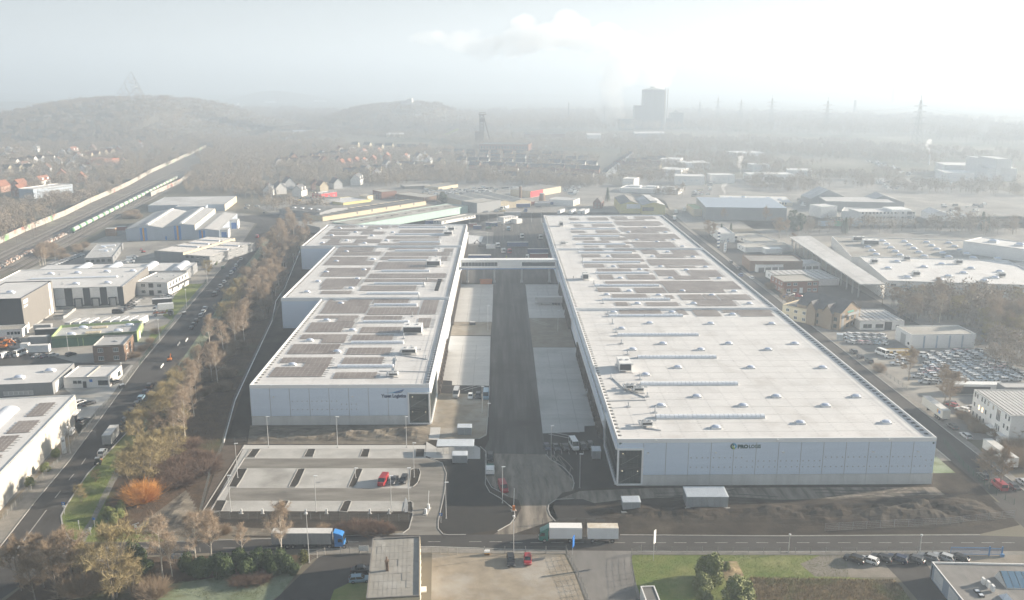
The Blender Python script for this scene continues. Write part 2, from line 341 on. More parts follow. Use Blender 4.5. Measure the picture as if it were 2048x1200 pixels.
sheet("new_asphalt_area",EP([(510,210),(470,160),(462,120),(480,90),(520,65),(700,62),(780,90),(850,215)]),m_asph_new,6)
kerb(EP([(515,215),(480,175),(463,130),(470,100),(520,66),(640,60)]))
b=MB()
for q in range(6):
 p=g(1095+q*14.5,909);r_=g(1092+q*14.2,886);strip(p,r_,0.06,0.03,b)
b.obj("parking_lines",m_line,kind='structure')
# foreground south of the street
sheet("gravel_lot",[(864,1106),(1128,1109),(1150,1150),(1172,1210),(862,1210)],m_gravel,3)
sheet("driveway",[(1128,1101),(1272,1102),(1262,1115),(1270,1160),(1292,1225),(1180,1225),(1148,1140)],mat("driveway_asphalt",(0.221,0.208,0.195),(0.156,0.15,0.14),scale=0.12,stretch=(2,0.5,1),c3=(0.286,0.267,0.24),scale3=0.04,rough=0.9,spec=0.15),6)
sheet("lawn",[(1265,1110),(1560,1110),(1690,1111),(1700,1155),(1760,1160),(1830,1225),(1292,1225),(1270,1160),(1262,1118)],m_grass,3)
sheet("dry_meadow_ground",[(1480,1185),(1500,1155),(1790,1160),(1845,1230),(1460,1235)],m_dry,4)
sheet("car_park_gravel",[(1600,1128),(1640,1111),(1960,1109),(2060,1108),(2060,1125),(1860,1150),(1800,1155),(1630,1153)],mat("grey_gravel",(0.264,0.234,0.198),(0.204,0.186,0.156),scale=0.3,rough=1,spec=0.05,bump=0.3,bscale=2),4)
sheet("side_drive",[(1770,1130),(1850,1124),(1935,1240),(1870,1240),(1800,1160)],m_asph,5)
sheet("asphalt_forecourt",[(640,1112),(752,1102),(768,1080),(790,1076),(770,1210),(520,1225),(560,1190)],m_asph,3)
sheet("lawn",[(330,1170),(470,1150),(560,1150),(606,1130),(560,1190),(500,1230),(300,1230)],m_frostgrass,3)
sheet("flower_bed_grass",[(668,1180),(700,1165),(738,1165),(735,1230),(650,1230)],m_grass,4)
sheet("planted_ground",[(-40,1240),(100,1130),(330,1112),(640,1110),(606,1130),(470,1150),(330,1170),(290,1240)],m_litter,2)
# right-hand street, its pavements and the lots beside it
XS0,XS1=127.5,137.5
def wsheet(name,pts,m,layer):
 b=MB();b.poly([(x,y,0.004*layer) for x,y in pts]);return b.obj(name,m,kind='structure')
wsheet("street",[(XS0,196),(XS0+10.5,196),(XS1,620),(XS1-2,900),(XS0-2,900),(XS0,620)],m_asph,4)
wsheet("pavement",[(XS1,200),(XS1+2.4,200),(XS1+2.4,720),(XS1,720)],m_path,5)
wsheet("pavement",[(XS0-2.6,230),(XS0,230),(XS0,640),(XS0-2.6,640)],m_path,5)
wsheet("grass_verge",[(115,222),(XS0-2.6,222),(XS0-2.6,640),(115,640)],m_frostgrass,3)
wsheet("street",[(126,180),(175,180),(175,190.5),(146,193),(138,200),(126,205)],m_asph,5)
b=MB();b.box(XS1-0.12,XS1+0.1,205,720,0,0.12);b.box(XS0-0.1,XS0+0.12,230,640,0,0.12);b.obj("kerb",m_kerb,kind='structure')
wsheet("dealer_lot_paving",[(XS1+2.4,245),(260,245),(260,345),(200,372),(XS1+2.4,372)],m_yard,2)
wsheet("side_lots_paving",[(XS1+2.4,372),(186,372),(186,560),(XS1+2.4,640)],m_asph,2)
wsheet("logistics_lot_paving",[(186,372),(420,400),(420,700),(186,700)],m_yard,2)
wsheet("middle_works_paving",[(-130,622),(130,622),(150,800),(100,1010),(-150,960),(-210,760)],m_yard,2)
wsheet("eastern_works_paving",[(140,640),(470,640),(520,1000),(150,1000)],m_yard,2)
# --- materials of the buildings
m_frost=mat("frosted_roof",(0.62,0.61,0.60),(0.55,0.545,0.54),scale=0.08,c3=(0.47,0.455,0.44),scale3=0.09,lo3=0.52,hi3=0.75,rough=0.75,spec=0.3,bump=0.05,bscale=2)
m_frost2=mat("grey_frosted_roof",(0.46,0.46,0.455),(0.38,0.375,0.37),scale=0.1,c3=(0.56,0.56,0.56),scale3=0.03,rough=0.85)
m_white=mat("white_cladding",(0.74,0.74,0.73),(0.70,0.70,0.69),scale=0.3,rough=0.55)
m_render=mat("white_render",(0.72,0.71,0.69),(0.66,0.65,0.63),scale=0.25,rough=0.85)
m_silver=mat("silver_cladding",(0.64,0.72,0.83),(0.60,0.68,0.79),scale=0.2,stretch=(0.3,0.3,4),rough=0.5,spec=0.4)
m_plinth=mat("concrete_plinth",(0.62,0.62,0.61),(0.52,0.52,0.51),scale=0.35,stretch=(1,1,0.4),c3=(0.56,0.56,0.55),scale3=0.15,rough=0.9)
m_trim=mat("white_trim",(0.80,0.80,0.80),rough=0.5)
m_glass=mat("dark_glass",(0.035,0.05,0.05),rough=0.06,spec=0.8)
m_window=mat("window_glass",(0.06,0.07,0.08),rough=0.1,spec=0.6)
m_frame=mat("window_frame",(0.70,0.70,0.69),rough=0.6)
m_dframe=mat("dark_frame",(0.05,0.052,0.055),rough=0.5)
m_grey=mat("grey_metal",(0.40,0.41,0.42),(0.34,0.35,0.36),scale=1.0,rough=0.45,metal=0.3)
m_galv=mat("galvanised_steel",(0.50,0.52,0.54),(0.44,0.46,0.48),scale=1.5,rough=0.4,metal=0.5)
m_dark=mat("dark_rubber",(0.03,0.03,0.032),rough=0.7)
m_brown=mat("brown_dock_frame",(0.075,0.06,0.05),rough=0.7)
m_dome=mat("rooflight_dome",(0.50,0.56,0.68),rough=0.25,spec=0.6)
m_poly=mat("rooflight_sheet",(0.62,0.66,0.72),(0.70,0.72,0.76),scale=0.4,rough=0.35,spec=0.5)
m_pv=mat("solar_module",(0.18,0.148,0.13),(0.27,0.23,0.205),scale=0.12,rough=0.35,spec=0.5)
m_pvback=mat("solar_rail",(0.42,0.42,0.42),rough=0.5)
m_pad=mat("dark_roof_pad",(0.05,0.052,0.055),(0.085,0.085,0.085),scale=2,rough=0.9)
m_warm=mat("lit_ceiling_lamp",(1,0.9,0.7),emit=((1,0.85,0.6),1.0))
m_logo_blue=mat("logo_dark_blue",(0.02,0.045,0.12),rough=0.5)
m_logo_mid=mat("logo_mid_blue",(0.10,0.20,0.42),rough=0.5)
m_logo_sky=mat("logo_light_blue",(0.10,0.38,0.60),rough=0.5)
m_logo_teal=mat("logo_dark_teal",(0.015,0.075,0.075),rough=0.5)
m_logo_green=mat("logo_green",(0.32,0.48,0.05),rough=0.5)

def text_mesh(body,size,m,parent,loc,rot,name="lettering",bold=0.0,width=None,label=None):
 c=bpy.data.curves.new(name,'FONT');c.body=body;c.size=size;c.extrude=0.03;c.offset=bold;c.resolution_u=2
 o=bpy.data.objects.new(name,c);COL.objects.link(o);bpy.context.view_layer.update()
 dg=bpy.context.evaluated_depsgraph_get();me=bpy.data.meshes.new_from_object(o.evaluated_get(dg))
 bpy.data.objects.remove(o);me.materials.clear();me.materials.append(m)
 co=np.empty(len(me.vertices)*3,np.float32);me.vertices.foreach_get("co",co);co=co.reshape(-1,3)
 if width:co[:,0] *= width/max(1e-6,co[:,0].max()-co[:,0].min());me.vertices.foreach_set("co",co.ravel())
 o=link(name,me,parent,label);o.location=loc;o.rotation_euler=rot;return o

def warehouse(name,label,secs,y0,side,logo):
 """secs: (x0, x1, y0, y1) of every section, front first; side: the wall with the loading docks (+1 faces right)"""
 H=13.3;root=thing(name,label,'warehouse',(secs[0][0],y0,0))
 ox,oy=secs[0][0],y0
 S=[(a-ox,b-ox,c-oy,d-oy) for a,b,c,d in secs]
 core=MB();deck=MB();cop=MB();mem=MB()
 for k,(a,b,c,d) in enumerate(S):
  core.box(a+0.12,b-0.12,c+0.12 if k ==0 else c+0.02,d,0.02,H-0.62)
  deck.quad((a+0.3,c+0.3,H-0.6),(b-0.3,c+0.3,H-0.6),(b-0.3,d-0.1,H-0.6),(a+0.3,d-0.1,H-0.6))
  # parapet upstand and coping
  pz=H+0.02
  cop.box(a,a+0.32,c,d,H-1.15 if k else H-1.15,pz);cop.box(b-0.32,b,c,d,H-1.15,pz)
  cop.box(a+0.32,b-0.32,c,c+0.32,H-1.15,pz if k ==0 else pz+0.5)
  if k ==len(S)-1:cop.box(a+0.32,b-0.32,d-0.32,d,H-1.15,pz)
  n=int((d-c)/6.1)
  for i in range(1,n):
   y=c+(d-c)*i/n
   mem.box(a+0.6,b-0.6,y-0.04,y+0.04,H-0.59,H-0.575)
  for i in range(1,int((b-a)/6)):
   x=a+(b-a)*i/int((b-a)/6)
   for j in range(int((d-c)/1.5)-1):mem.box(x-0.13,x+0.13,c+1.5*(j+1)-0.2,c+1.5*(j+1)+0.2,H-0.59,H-0.57)
 core.obj("wall",m_silver,root);deck.obj("roof",m_frost,root);cop.obj("parapet",m_trim,root)
 mem.obj("roof_seam",mat("seam_grey",(0.40,0.395,0.39),rough=0.9),root,kind='stuff')
 # front facade: panels above a plinth of concrete panels
 a,b,c,d=S[0];gw=6.9
 px0,px1=(a,b-gw) if side >0 else (a+gw,b)
 npan=8 if side >0 else 13
 w=(px1-px0)/npan
 pm=MB();pm.box(0.05,w-0.05,-0.06,0.10,3.1,H-1.2)
 for z in (5.2,7.4,9.6):pm.box(0.05,w-0.05,-0.075,-0.055,z,z+0.03)
 pmd=pm.data("wall_panel",m_silver);qm=MB();qm.box(0.03,w-0.03,-0.14,0.10,0.0,3.0);qmd=qm.data("plinth_panel",m_plinth)
 jm=MB();jm.box(-0.06,0.06,-0.10,0.02,3.0,H-1.15);jmd=jm.data("joint_cover",m_grey)
 for i in range(npan):
  link("wall_panel",pmd,root,loc=(px0+i*w,c,0));link("plinth_panel",qmd,root,loc=(px0+i*w,c,0));link("joint_cover",jmd,root,loc=(px0+i*w,c,0))
 # rows of small round vents
 vm=MB();vm.tube((0,-0.16,0),(0,0,0),0.16,0.16,8);vmd=vm.data("vent",m_grey)
 vb=MB()
 for i in range(npan*4):
  x=px0+(i+0.5)*w/4
  if x <px0+2*w or (side >0 and x >px1-2.5*w):continue
  for z in (7.9 if i % 32<18 else 6.9,5.2):vb.extend(vm,(x,c,z))
 vb.obj("vent_row",m_grey,root,kind='stuff')
 # glazed corner in its white frame
 gx0,gx1=(b-gw,b) if side >0 else (a,a+gw)
 fr=MB();fz=H-2.6
 for x0,x1,z0,z1 in ((gx0,gx0+0.45,0.2,fz),(gx1-0.45,gx1,0.2,fz),(gx0+0.45,gx1-0.45,fz-0.45,fz),(gx0+0.45,gx1-0.45,0.2,0.65)):
  fr.box(x0,x1,-0.45,0.1,z0,z1)
 fr.box(gx0,gx1,-0.05,0.1,fz,H-1.15,1)
 sx0,sx1=(gx1-0.1,gx1+0.45) if side >0 else (gx0-0.45,gx0+0.1)
 for yy0,yy1,z0,z1 in ((0.1,26,fz-0.45,fz),(0.1,26,0.2,0.65),(25.5,26,0.65,fz-0.45)):fr.box(sx0,sx1,yy0,yy1,z0,z1)
 fo=fr.obj("corner_frame",[m_trim,m_silver],root)
 gl=MB();gl.box(gx0+0.45,gx1-0.45,-0.12,-0.02,0.65,fz-0.45)
 if side >0:gl.box(gx1-0.02,gx1+0.06,0.1,25.5,0.65,fz-0.45)
 else:gl.box(gx0-0.06,gx0+0.02,0.1,25.5,0.65,fz-0.45)
 go=gl.obj("corner_glazing",m_glass,root)
 mu=MB()
 for i in range(1,6):mu.box(gx0+0.45+(gw-0.9)*i/6-0.04,gx0+0.45+(gw-0.9)*i/6+0.04,-0.19,-0.12,0.65,fz-0.45)
 for z in (2.6,4.5,5.3,6.3,8.2):mu.box(gx0+0.45,gx1-0.45,-0.18,-0.12,z-0.04,z+0.04)
 xs=gx1+0.06 if side >0 else gx0-0.06
 for i in range(1,14):mu.box(xs-0.05,xs+0.05,25.4*i/14-0.04,25.4*i/14+0.04,0.65,fz-0.45)
 for z in (2.6,4.9,5.6,8.2):mu.box(xs-0.04,xs+0.04,0.1,25.5,z-0.04,z+0.04)
 mu.obj("mullion",m_dframe,go)
 fl=MB();fl.box(gx0+0.45,gx1-0.45,-0.2,-0.1,4.75,5.25);fl.obj("floor_band",m_dframe,go)
 st=MB()   # the staircase that shows through the panes
 for z0,z1 in ((1.0,3.6),(6.0,8.8)):st.bar((gx0+0.9,-0.155,z0),(gx1-1.2,-0.155,z1),0.03,0.16)
 st.obj("stair_string",mat("stair_grey",(0.13,0.14,0.14),rough=0.6),go)
 lm=MB();lm.box(-0.08,0.08,-0.20,-0.13,-0.06,0.06);lmd=lm.data("ceiling_lamp",m_warm)
 for x,z in ((gx0+1.5,9.2),(gx0+1.4,4.3),(gx1-1.4,4.2)):link("ceiling_lamp",lmd,go,loc=(x,0,z))
 # long wall over the yard: ledge, ribbon of windows, docks
 X=b if side >0 else a;sg=side
 def bx(M,x0,x1,*r,**k):M.box(min(X+sg*x0,X+sg*x1),max(X+sg*x0,X+sg*x1),*r,**k)
 Ytot=S[-1][3]
 led=MB();bx(led,0.02,0.9,26.2,Ytot-0.2,7.55,8.0);bx(led,0.02,0.5,26.2,Ytot-0.2,5.3,5.6);led.obj("ledge",m_trim,root)
 panel=MB();bx(panel,0.02,0.12,26.2,Ytot-0.2,8.0,H-1.16);panel.obj("upper_wall",m_white if side >0 else m_silver,root)
 rm=MB();bx(rm,0.12,0.20,0.05,4.3,8.7,10.1);rw=rm.data("ribbon_window",m_glass)
 nw=int((Ytot-30)/5)
 for i in range(nw):link("ribbon_window",rw,root,loc=(0,28+i*5.0,0))
 dk=MB();bx(dk,0.03,0.16,-1.4,1.4,1.2,4.4);dkd=dk.data("dock_door",m_grey)
 ds=MB();bx(ds,0.16,0.95,-1.95,-1.45,0.9,5.0);bx(ds,0.16,0.95,1.45,1.95,0.9,5.0);bx(ds,0.16,0.95,-1.95,1.95,5.002,5.3);bx(ds,0.05,1.2,-1.2,1.2,0.0,1.19);dsd=ds.data("dock_shelter",m_brown)
 for k,(q0,q1) in enumerate(DOCKS[name]):
  n=int((q1-q0)/4.35)
  for i in range(n):
   y=q0+(q1-q0)*(i+0.5)/n-oy
   so=link("dock_shelter",dsd,root,loc=(0,y,0));link("dock_door",dkd,so)
 # roof edge pads (dark mats of the fall guard) along the long edges
 pad=MB();post=MB()
 for k,(sa,sb,sc,sd) in enumerate(S):
  for xx in ((sa+1.0,sb-1.0)):
   n=int((sd-sc)/2.6)
   for i in range(n):
    y=sc+1.2+i*2.6
    pad.box(xx-0.5,xx+0.5,y-0.38,y+0.38,H-0.595,H-0.47)
    post.tube((xx,y,H-0.47),(xx,y,H+0.5),0.025,n=4,caps=False)
 for i in range(30 if side <0 else 0):
  x=a+1.5+i*(b-a-3)/29;pad.box(x-0.4,x+0.4,0.55,1.1,H-0.595,H-0.47)
 pad.obj("guard_pad",m_pad,root,kind='stuff')
 ra=MB()
 for k,(sa,sb,sc,sd) in enumerate(S):
  for xx in ((sa+1.0,sb-1.0)):
   for z in (H-0.05,H+0.45):ra.bar((xx,sc+1,z),(xx,sd-1,z),0.05)
 po=post.obj("guard_post",m_galv,root,kind='stuff');ra.obj("guard_rail",m_galv,po,kind='stuff')
 # security lamps on the facade
 lamp=MB();lamp.box(-0.25,0.25,-0.7,-0.1,-0.12,0.1);lampd=lamp.data("wall_lamp",m_white)
 for i in (0,3,6,10,12) if side <0 else (1,5):
  if i <npan:link("wall_lamp",lampd,root,loc=(px0+(i+0.2)*w,c,9.5))
 lamp2=MB();lamp2.box(-0.2,0.2,-0.5,0.0,0,0.25);l2=lamp2.data("parapet_lamp",m_white)
 for t in (0.12,0.5,0.85):link("parapet_lamp",l2,root,loc=(a+(b-a)*t,c,H-0.5))
 return root,ox,oy,H-0.6

def skylight_mesh():
 m1=MB();m1.box(-1.3,1.3,-0.95,0.95,0,0.42);k=m1.data("rooflight",m_white)
 m2=MB();n=6
 for ring,(s,z) in enumerate(((1.0,0.42),(0.97,0.6),(0.7,0.85),(0.25,0.95))):
  for i in range(12):
   t=2*math.pi*i/12;cx,sy=math.cos(t),math.sin(t)
   f=1.0/max(abs(cx),abs(sy));f=1+(f-1)*0.85
   m2.v.append((1.2*cx*f*s*0.96,0.85*sy*f*s*0.96,z))
 for r_ in range(3):
  for i in range(12):
   j=(i+1) % 12;m2.f.append((r_*12+i,r_*12+j,r_*12+12+j,r_*12+12+i));m2.m.append(0)
 m2.f.append(tuple(36+i for i in range(12)));m2.m.append(0)
 return k,m2.data("dome",m_dome,True)
SKY_K,SKY_D=skylight_mesh()
def skylight(root,x,y,z):
 o=link("rooflight",SKY_K,root,loc=(x,y,z));link("dome",SKY_D,o);return o
def vault(root,x0,x1,y,z,w=2.2,h=1.0):
 b=MB();b.box(x0,x1,y-w/2,y+w/2,z,z+0.35);o=b.obj("rooflight_kerb",m_white,root)
 n=8;c=MB();seg=max(2,int((x1-x0)/1.25))
 for i in range(seg):
  a0=x0+(x1-x0)*i/seg+0.05;a1=x0+(x1-x0)*(i+1)/seg-0.05;base=len(c.v)
  for xx in (a0,a1):
   for k in range(n+1):
    t=math.pi*k/n;c.v.append((xx,y-math.cos(t)*w/2*0.95,z+0.35+math.sin(t)*(h-0.35)))
  for k in range(n):c.f.append((base+k,base+n+1+k,base+n+2+k,base+k+1));c.m.append(0)
  c.f.append(tuple(base+k for k in range(n+1)));c.m.append(0);c.f.append(tuple(base+2*n+1-k for k in range(n+1)));c.m.append(0)
 c.obj("vault_sheet",m_poly,o,smooth=False,kind='stuff')
def solar(root,x0,x1,y0,y1,z,notch=(),mw=1.6,pitch=2.0,md=1.45,name="solar_array"):
 """rows of modules on low rails; one part, its modules are too small in the picture to pick apart"""
 b=MB();nr=max(1,round((y1-y0)/pitch));nc=max(1,int((x1-x0)/(mw+0.1)))
 cnt=0
 for r_ in range(nr):
  y=y0+r_*pitch;run=None
  for c in range(nc):
   x=x0+c*(mw+0.1)
   if any(q[0]<x+mw/2<q[1] and q[2]<y+md/2<q[3] for q in notch):continue
   t=0.16
   b.add([(x,y,z+0.18),(x+mw,y,z+0.18),(x+mw,y+md,z+0.18+t),(x,y+md,z+0.18+t),(x,y,z+0.14),(x+mw,y,z+0.14),(x+mw,y+md,z+0.14+t),(x,y+md,z+0.14+t)],
    [(0,1,2,3),(4,5,1,0),(5,6,2,1),(6,7,3,2),(7,4,0,3)],0)
   b.m[-4:]=[1]*4
   cnt +=1
  b.bar((x0,y+0.3,z+0.08),(x1,y+0.3,z+0.08),0.06,0.14,m=1)
 if cnt:b.obj(name,[m_pv,m_pvback],root,kind='stuff')
def stack(root,x,y,z,h=1.8,r=0.22):
 b=MB();b.tube((x,y,z),(x,y,z+h),r,r*0.8,8);b.tube((x,y,z+h),(x,y,z+h+0.15),r*1.7,r*0.7,8);b.box(x-0.6,x+0.6,y-0.5,y+0.5,z,z+0.25);return b.obj("vent_pipe",m_galv,root)
def plant_unit(root,x,y,z,w=3.4,d=2.4,h=2.2):
 b=MB();b.box(x-w/2,x+w/2,y-d/2,y+d/2,z+0.5,z+h+0.5,0); 
 for sx in (-1,1):
  for sy in (-1,1):b.box(x+sx*(w/2-0.2)-0.08,x+sx*(w/2-0.2)+0.08,y+sy*(d/2-0.2)-0.08,y+sy*(d/2-0.2)+0.08,z,z+0.5,0)
 o=b.obj("plant_unit",m_white,root)
 c=MB();c.box(x-w/2+0.2,x+w/2-0.2,y-d/2-0.04,y-d/2-0.005,z+0.8,z+h+0.2);c.obj("grille",m_dframe,o)
 f=MB()
 for i in range(2):f.tube((x-w/4+i*w/2,y,z+h+0.5),(x-w/4+i*w/2,y,z+h+0.75),0.6,0.6,12)
 f.obj("fan_cowl",m_grey,o)
 t=MB()
 t.bar((x-w/2-0.3,y-d/2-0.6,z+0.1),(x+w/2+0.3,y-d/2-0.6,z+0.1),0.12);t.bar((x-w/2-0.5,y-1.5,z+0.9),(x-w/2-0.5,y+2.2,z+0.9),0.35);t.bar((x-w/2-0.5,y+2.2,z+0.9),(x+w/2+1.5,y+2.2,z+0.9),0.35)
 t.obj("duct",m_galv,o);return o
def pipe_run(root,pts,z,r=0.09):
 b=MB()
 for p,q in zip(pts,pts[1:]):b.bar((p[0],p[1],z+0.15),(q[0],q[1],z+0.15),r)
 b.obj("roof_pipe",m_galv,root)

DOCKS={"warehouse":[],"warehouse_left":[]}
LSEC=[(-78.0,-22.2,259.5,372.2),(-95.4,-22.2,372.2,498.2),(-114.6,-22.2,498.2,579.5)]
RSEC=[(30.6,115.0,215.4,352.2),(30.6,115.0,352.2,488.4),(30.6,115.0,488.4,620.5)]
DOCKS["warehouse"]=[(286,338),(375,470),(505,570)]
LW,lox,loy,lz=warehouse("warehouse","silver logistics hall with solar arrays over its whole stepped roof and a winged logo",LSEC,259.5,+1,None)
DOCKS["warehouse"]=[(246,332),(368,395),(402,440),(500,600)]
RW,rox,roy,rz_=warehouse("warehouse","large silver logistics hall with bare white front roof and a round globe logo",RSEC,215.4,-1,None)

# --- roof of the right hall
def to_r(px,py):p=g(px,py,rz_);return p.x-rox,p.y-roy
def to_l(px,py):p=g(px,py,lz);return p.x-lox,p.y-loy
ZA=zf(1150,660,2.731);ZB=zf(1050,400,3.333)
for p in ZA([(480,77),(840,77),(1200,77),(315,109),(687,110),(1055,109),(562,207),(960,208),(1352,208),(385,247),(665,366),(1100,366),(1535,366),(470,416),(918,416),(1368,416),(770,536),(1230,510),(1700,508)])+ZB([(832,824),(1238,827),(1645,828),(645,860),(590,752),(980,752),(1383,766),(545,634),(890,638),(1245,638),(750,694),(1125,694),(1497,694),(695,610),(1050,610),(1395,612),(635,524),(970,524),(1295,526),(1075,470),(765,467),(590,447),(905,447),(1205,450),(555,380),(850,380),(1120,382),(950,350),(745,268),(880,282),(990,268),(1050,313),(690,218),(800,187),(940,218)]):
 x,y=to_r(*p);skylight(RW,x,y,rz_-0.0)
for (x0,x1,yy) in ((235,677,34),(345,775,157),(360,893,304),(443,1040,485)):
 a=to_r(*ZA([(x0,yy)])[0]);c=to_r(*ZA([(x1,yy)])[0]);vault(RW,a[0],c[0],a[1]+0.8,rz_)
for (x0,x1,yy) in ((560,1055,780),(515,970,671),(465,895,577),(470,830,493),(385,770,421),(355,715,356),(340,672,300),(320,630,246),(305,605,197),(300,585,156)):
 a=to_r(*ZB([(x0,yy)])[0]);c=to_r(*ZB([(x1,yy)])[0]);vault(RW,a[0],c[0],a[1]+0.8,rz_)
def blkB(x0,x1,y0,y1,notches=()):
 """solar block on the right hall: x range read at its front edge, y range of the picture"""
 a=to_r(*ZB([(x0,y1)])[0]);b_=to_r(*ZB([(x1,y1)])[0]);t=to_r(*ZB([(x0,y0)])[0])
 nn=[]
 for q in notches:
  c=to_r(*ZB([(q[0],q[3])])[0]);d=to_r(*ZB([(q[1],q[3])])[0]);e=to_r(*ZB([(q[0],q[2])])[0]);nn.append((c[0],d[0],c[1]-0.5,e[1]+0.5))
 solar(RW,a[0],b_[0],a[1],t[1],rz_,nn)
for k in ((640,920,732,765),(1030,1095,735,765),(1145,1320,735,776),(1322,1665,735,752),(1440,1668,753,777),
  (590,845,632,658),(945,1005,634,658),(1050,1215,632,668),(1150,1445,670,708),(1215,1300,634,668),(1310,1535,632,668),(610,715,684,706),(815,1050,684,707),
  (540,935,543,563),(490,650,587,614),(745,970,587,621),(960,1345,543,619),(1100,1450,543,596),
  (490,720,462,482),(810,855,465,485),(500,600,503,530),(690,895,503,530),(890,1045,466,508),(1000,1240,510,531),(1115,1345,468,514),
  (455,800,395,412),(400,550,430,450),(630,835,430,453),(840,1255,397,437),(940,1155,440,453),
  (400,535,333,346),(600,745,333,346),(380,515,364,383),(585,780,364,386),(790,900,333,360),(1000,1180,333,371),(880,1085,362,386),
  (395,580,276,291),(665,715,280,292),(545,720,305,317),(395,500,307,317),(735,1030,280,318),
  (365,660,228,240),(330,470,252,268),(510,690,252,270),(680,1040,230,262),(750,940,262,274),
  (345,500,183,192),(310,415,205,220),(480,640,205,221),(645,980,183,211),(690,900,211,223),
  (330,395,163,177),(455,605,163,178),(615,925,142,168),(660,900,168,173),
  (300,365,122,135),(425,565,118,136),(580,690,112,128),(740,880,112,128),(600,800,129,136)):
 blkB(*k)
for px,py in ZB([(583,826),(608,882),(643,960),(683,1032),(573,1190),(520,690),(552,765),(460,560),(476,605),(385,410),(355,345),(320,265)])+ZA([(355,272),(395,365),(292,420),(437,452),(255,75)]):
 x,y=to_r(px,py);stack(RW,x,y,rz_,h=1.3+0.7*random.random())
for px,py,w,d in ((*ZA([(275,232)])[0],4.0,7.5),(*ZB([(404,535)])[0],2.8,5.0),(*ZB([(242,178)])[0],2.4,4.5)):
 x,y=to_r(px,py);plant_unit(RW,x,y+d/2,rz_,w,d,2.6)
for px,py in (ZA([(305,330),(350,345),(395,535)])+ZB([(255,300)])):
 x,y=to_r(px,py);plant_unit(RW,x,y+1,rz_,3.0,1.6,1.2)
for pts in ([(205,265),(270,325),(385,372)],[(180,390),(390,385)],[(375,495),(390,540),(470,550)]):
 pipe_run(RW,[to_r(*q) for q in ZA(pts)],rz_,0.22)
# --- roof of the left hall
ZC=zf(480,420,2.727);ZD=zf(640,440,6.4)
def blk(Z,x0,x1,y0,y1):
 a=to_l(*Z([(x0,y1)])[0]);b_=to_l(*Z([(x1,y1)])[0]);t=to_l(*Z([(x0,y0)])[0]);solar(LW,a[0],b_[0],a[1],t[1],lz)
for k in ((155,465,862,912),(340,505,832,862),(215,505,808,836),(255,545,758,787),(275,560,733,760),(440,570,700,727),(325,590,680,705),(355,560,640,667),(370,630,617,644),(525,640,590,612),(410,650,578,592),(435,690,527,565),(460,705,500,525),(480,520,488,502),(590,720,488,502),
  (505,755,890,920),(550,785,803,845),(575,830,750,790),(600,850,680,715),(650,875,640,672),(670,895,578,602),(690,970,535,573),(720,925,488,512),(960,1055,595,643),(975,1085,495,570)):
 blk(ZC,*k)
for k in ((0,425,905,950),(0,320,850,890),(0,515,760,850),(0,590,615,725),(40,700,530,580),(90,610,470,530),(165,790,410,455),(200,700,350,405),
  (500,1250,850,908),(560,1590,760,795),(610,1620,690,745),(690,1370,590,640),(720,1380,545,590),(770,1420,470,510),(1540,1660,470,525),(820,1690,420,460),(870,1470,358,385),(1580,1700,365,410),
  (0,240,295,325),(110,500,300,325),(430,770,250,295),(90,270,245,290),(20,600,215,240),(70,370,155,190),(520,830,150,185),(120,680,120,145),(180,480,75,98),(600,900,78,110),
  (740,1540,300,325),(930,1530,255,275),(840,1550,210,240),(1000,1560,125,180),(920,1000,75,95),(1010,1600,75,92)):
 blk(ZD,*k)
for p in ZC([(285,846),(380,714),(530,775),(472,604),(612,658),(550,512),(365,449),(425,392),(605,429),(640,378),(470,341),(675,329),(525,282),(725,271),(580,229)])+ZD([(30,300),(570,302),(340,268),(850,268),(150,202),(665,206),(455,162),(930,165),(760,115),(250,110),(540,88)]):
 x,y=to_l(*p);skylight(LW,x,y,lz)
for (x0,x1,yy) in ((530,835,862),(605,890,731),(670,920,617),(730,965,524),(690,975,462)):
 a=to_l(*ZC([(x0,yy)])[0]);c=to_l(*ZC([(x1,yy)])[0]);vault(LW,a[0],c[0],a[1]+0.8,lz)
for (x0,x1,yy) in ((690,1340,828),(785,1400,665),(875,1450,527),(960,1510,403),(1020,1540,292),(960,1590,193),(1010,1610,104)):
 a=to_l(*ZD([(x0,yy)])[0]);c=to_l(*ZD([(x1,yy)])[0]);vault(LW,a[0],c[0],a[1]+0.8,lz)
for px,py in ZC([(848,818),(893,702),(940,582),(977,490),(1015,815),(1020,385),(1005,420),(935,770)])+ZD([(1485,470),(1365,775),(1330,850),(1265,1010),(1525,365),(1720,90)]):
 x,y=to_l(px,py);stack(LW,x,y,lz,h=1.3+0.8*random.random())
for px,py,w,d,h in ((*ZC([(940,680)])[0],7,6,2.6),(*ZD([(1450,600)])[0],7,5,2.6),(*ZC([(920,790)])[0],5,3,1.6),(*ZC([(835,912)])[0],3,2,1.0),(*ZD([(1640,200)])[0],5,4,2.0),(*ZD([(1680,140)])[0],4,3,1.8)):
 x,y=to_l(px,py);plant_unit(LW,x,y+d/2,lz,w,d,h)
for pts in ([(850,805),(835,920)],[(880,795),(1020,815)],[(760,880),(1030,885)]):pipe_run(LW,[to_l(*q) for q in ZC(pts)],lz,0.2)
b=MB()
for i in range(7):
 x,y=to_l(*ZC([(1072+i*3,440-i*9)])[0]);b.box(x-0.9,x+0.9,y-0.4,y+0.4,lz,lz+0.9)
b.obj("condenser_row",m_dframe,LW,kind='stuff')

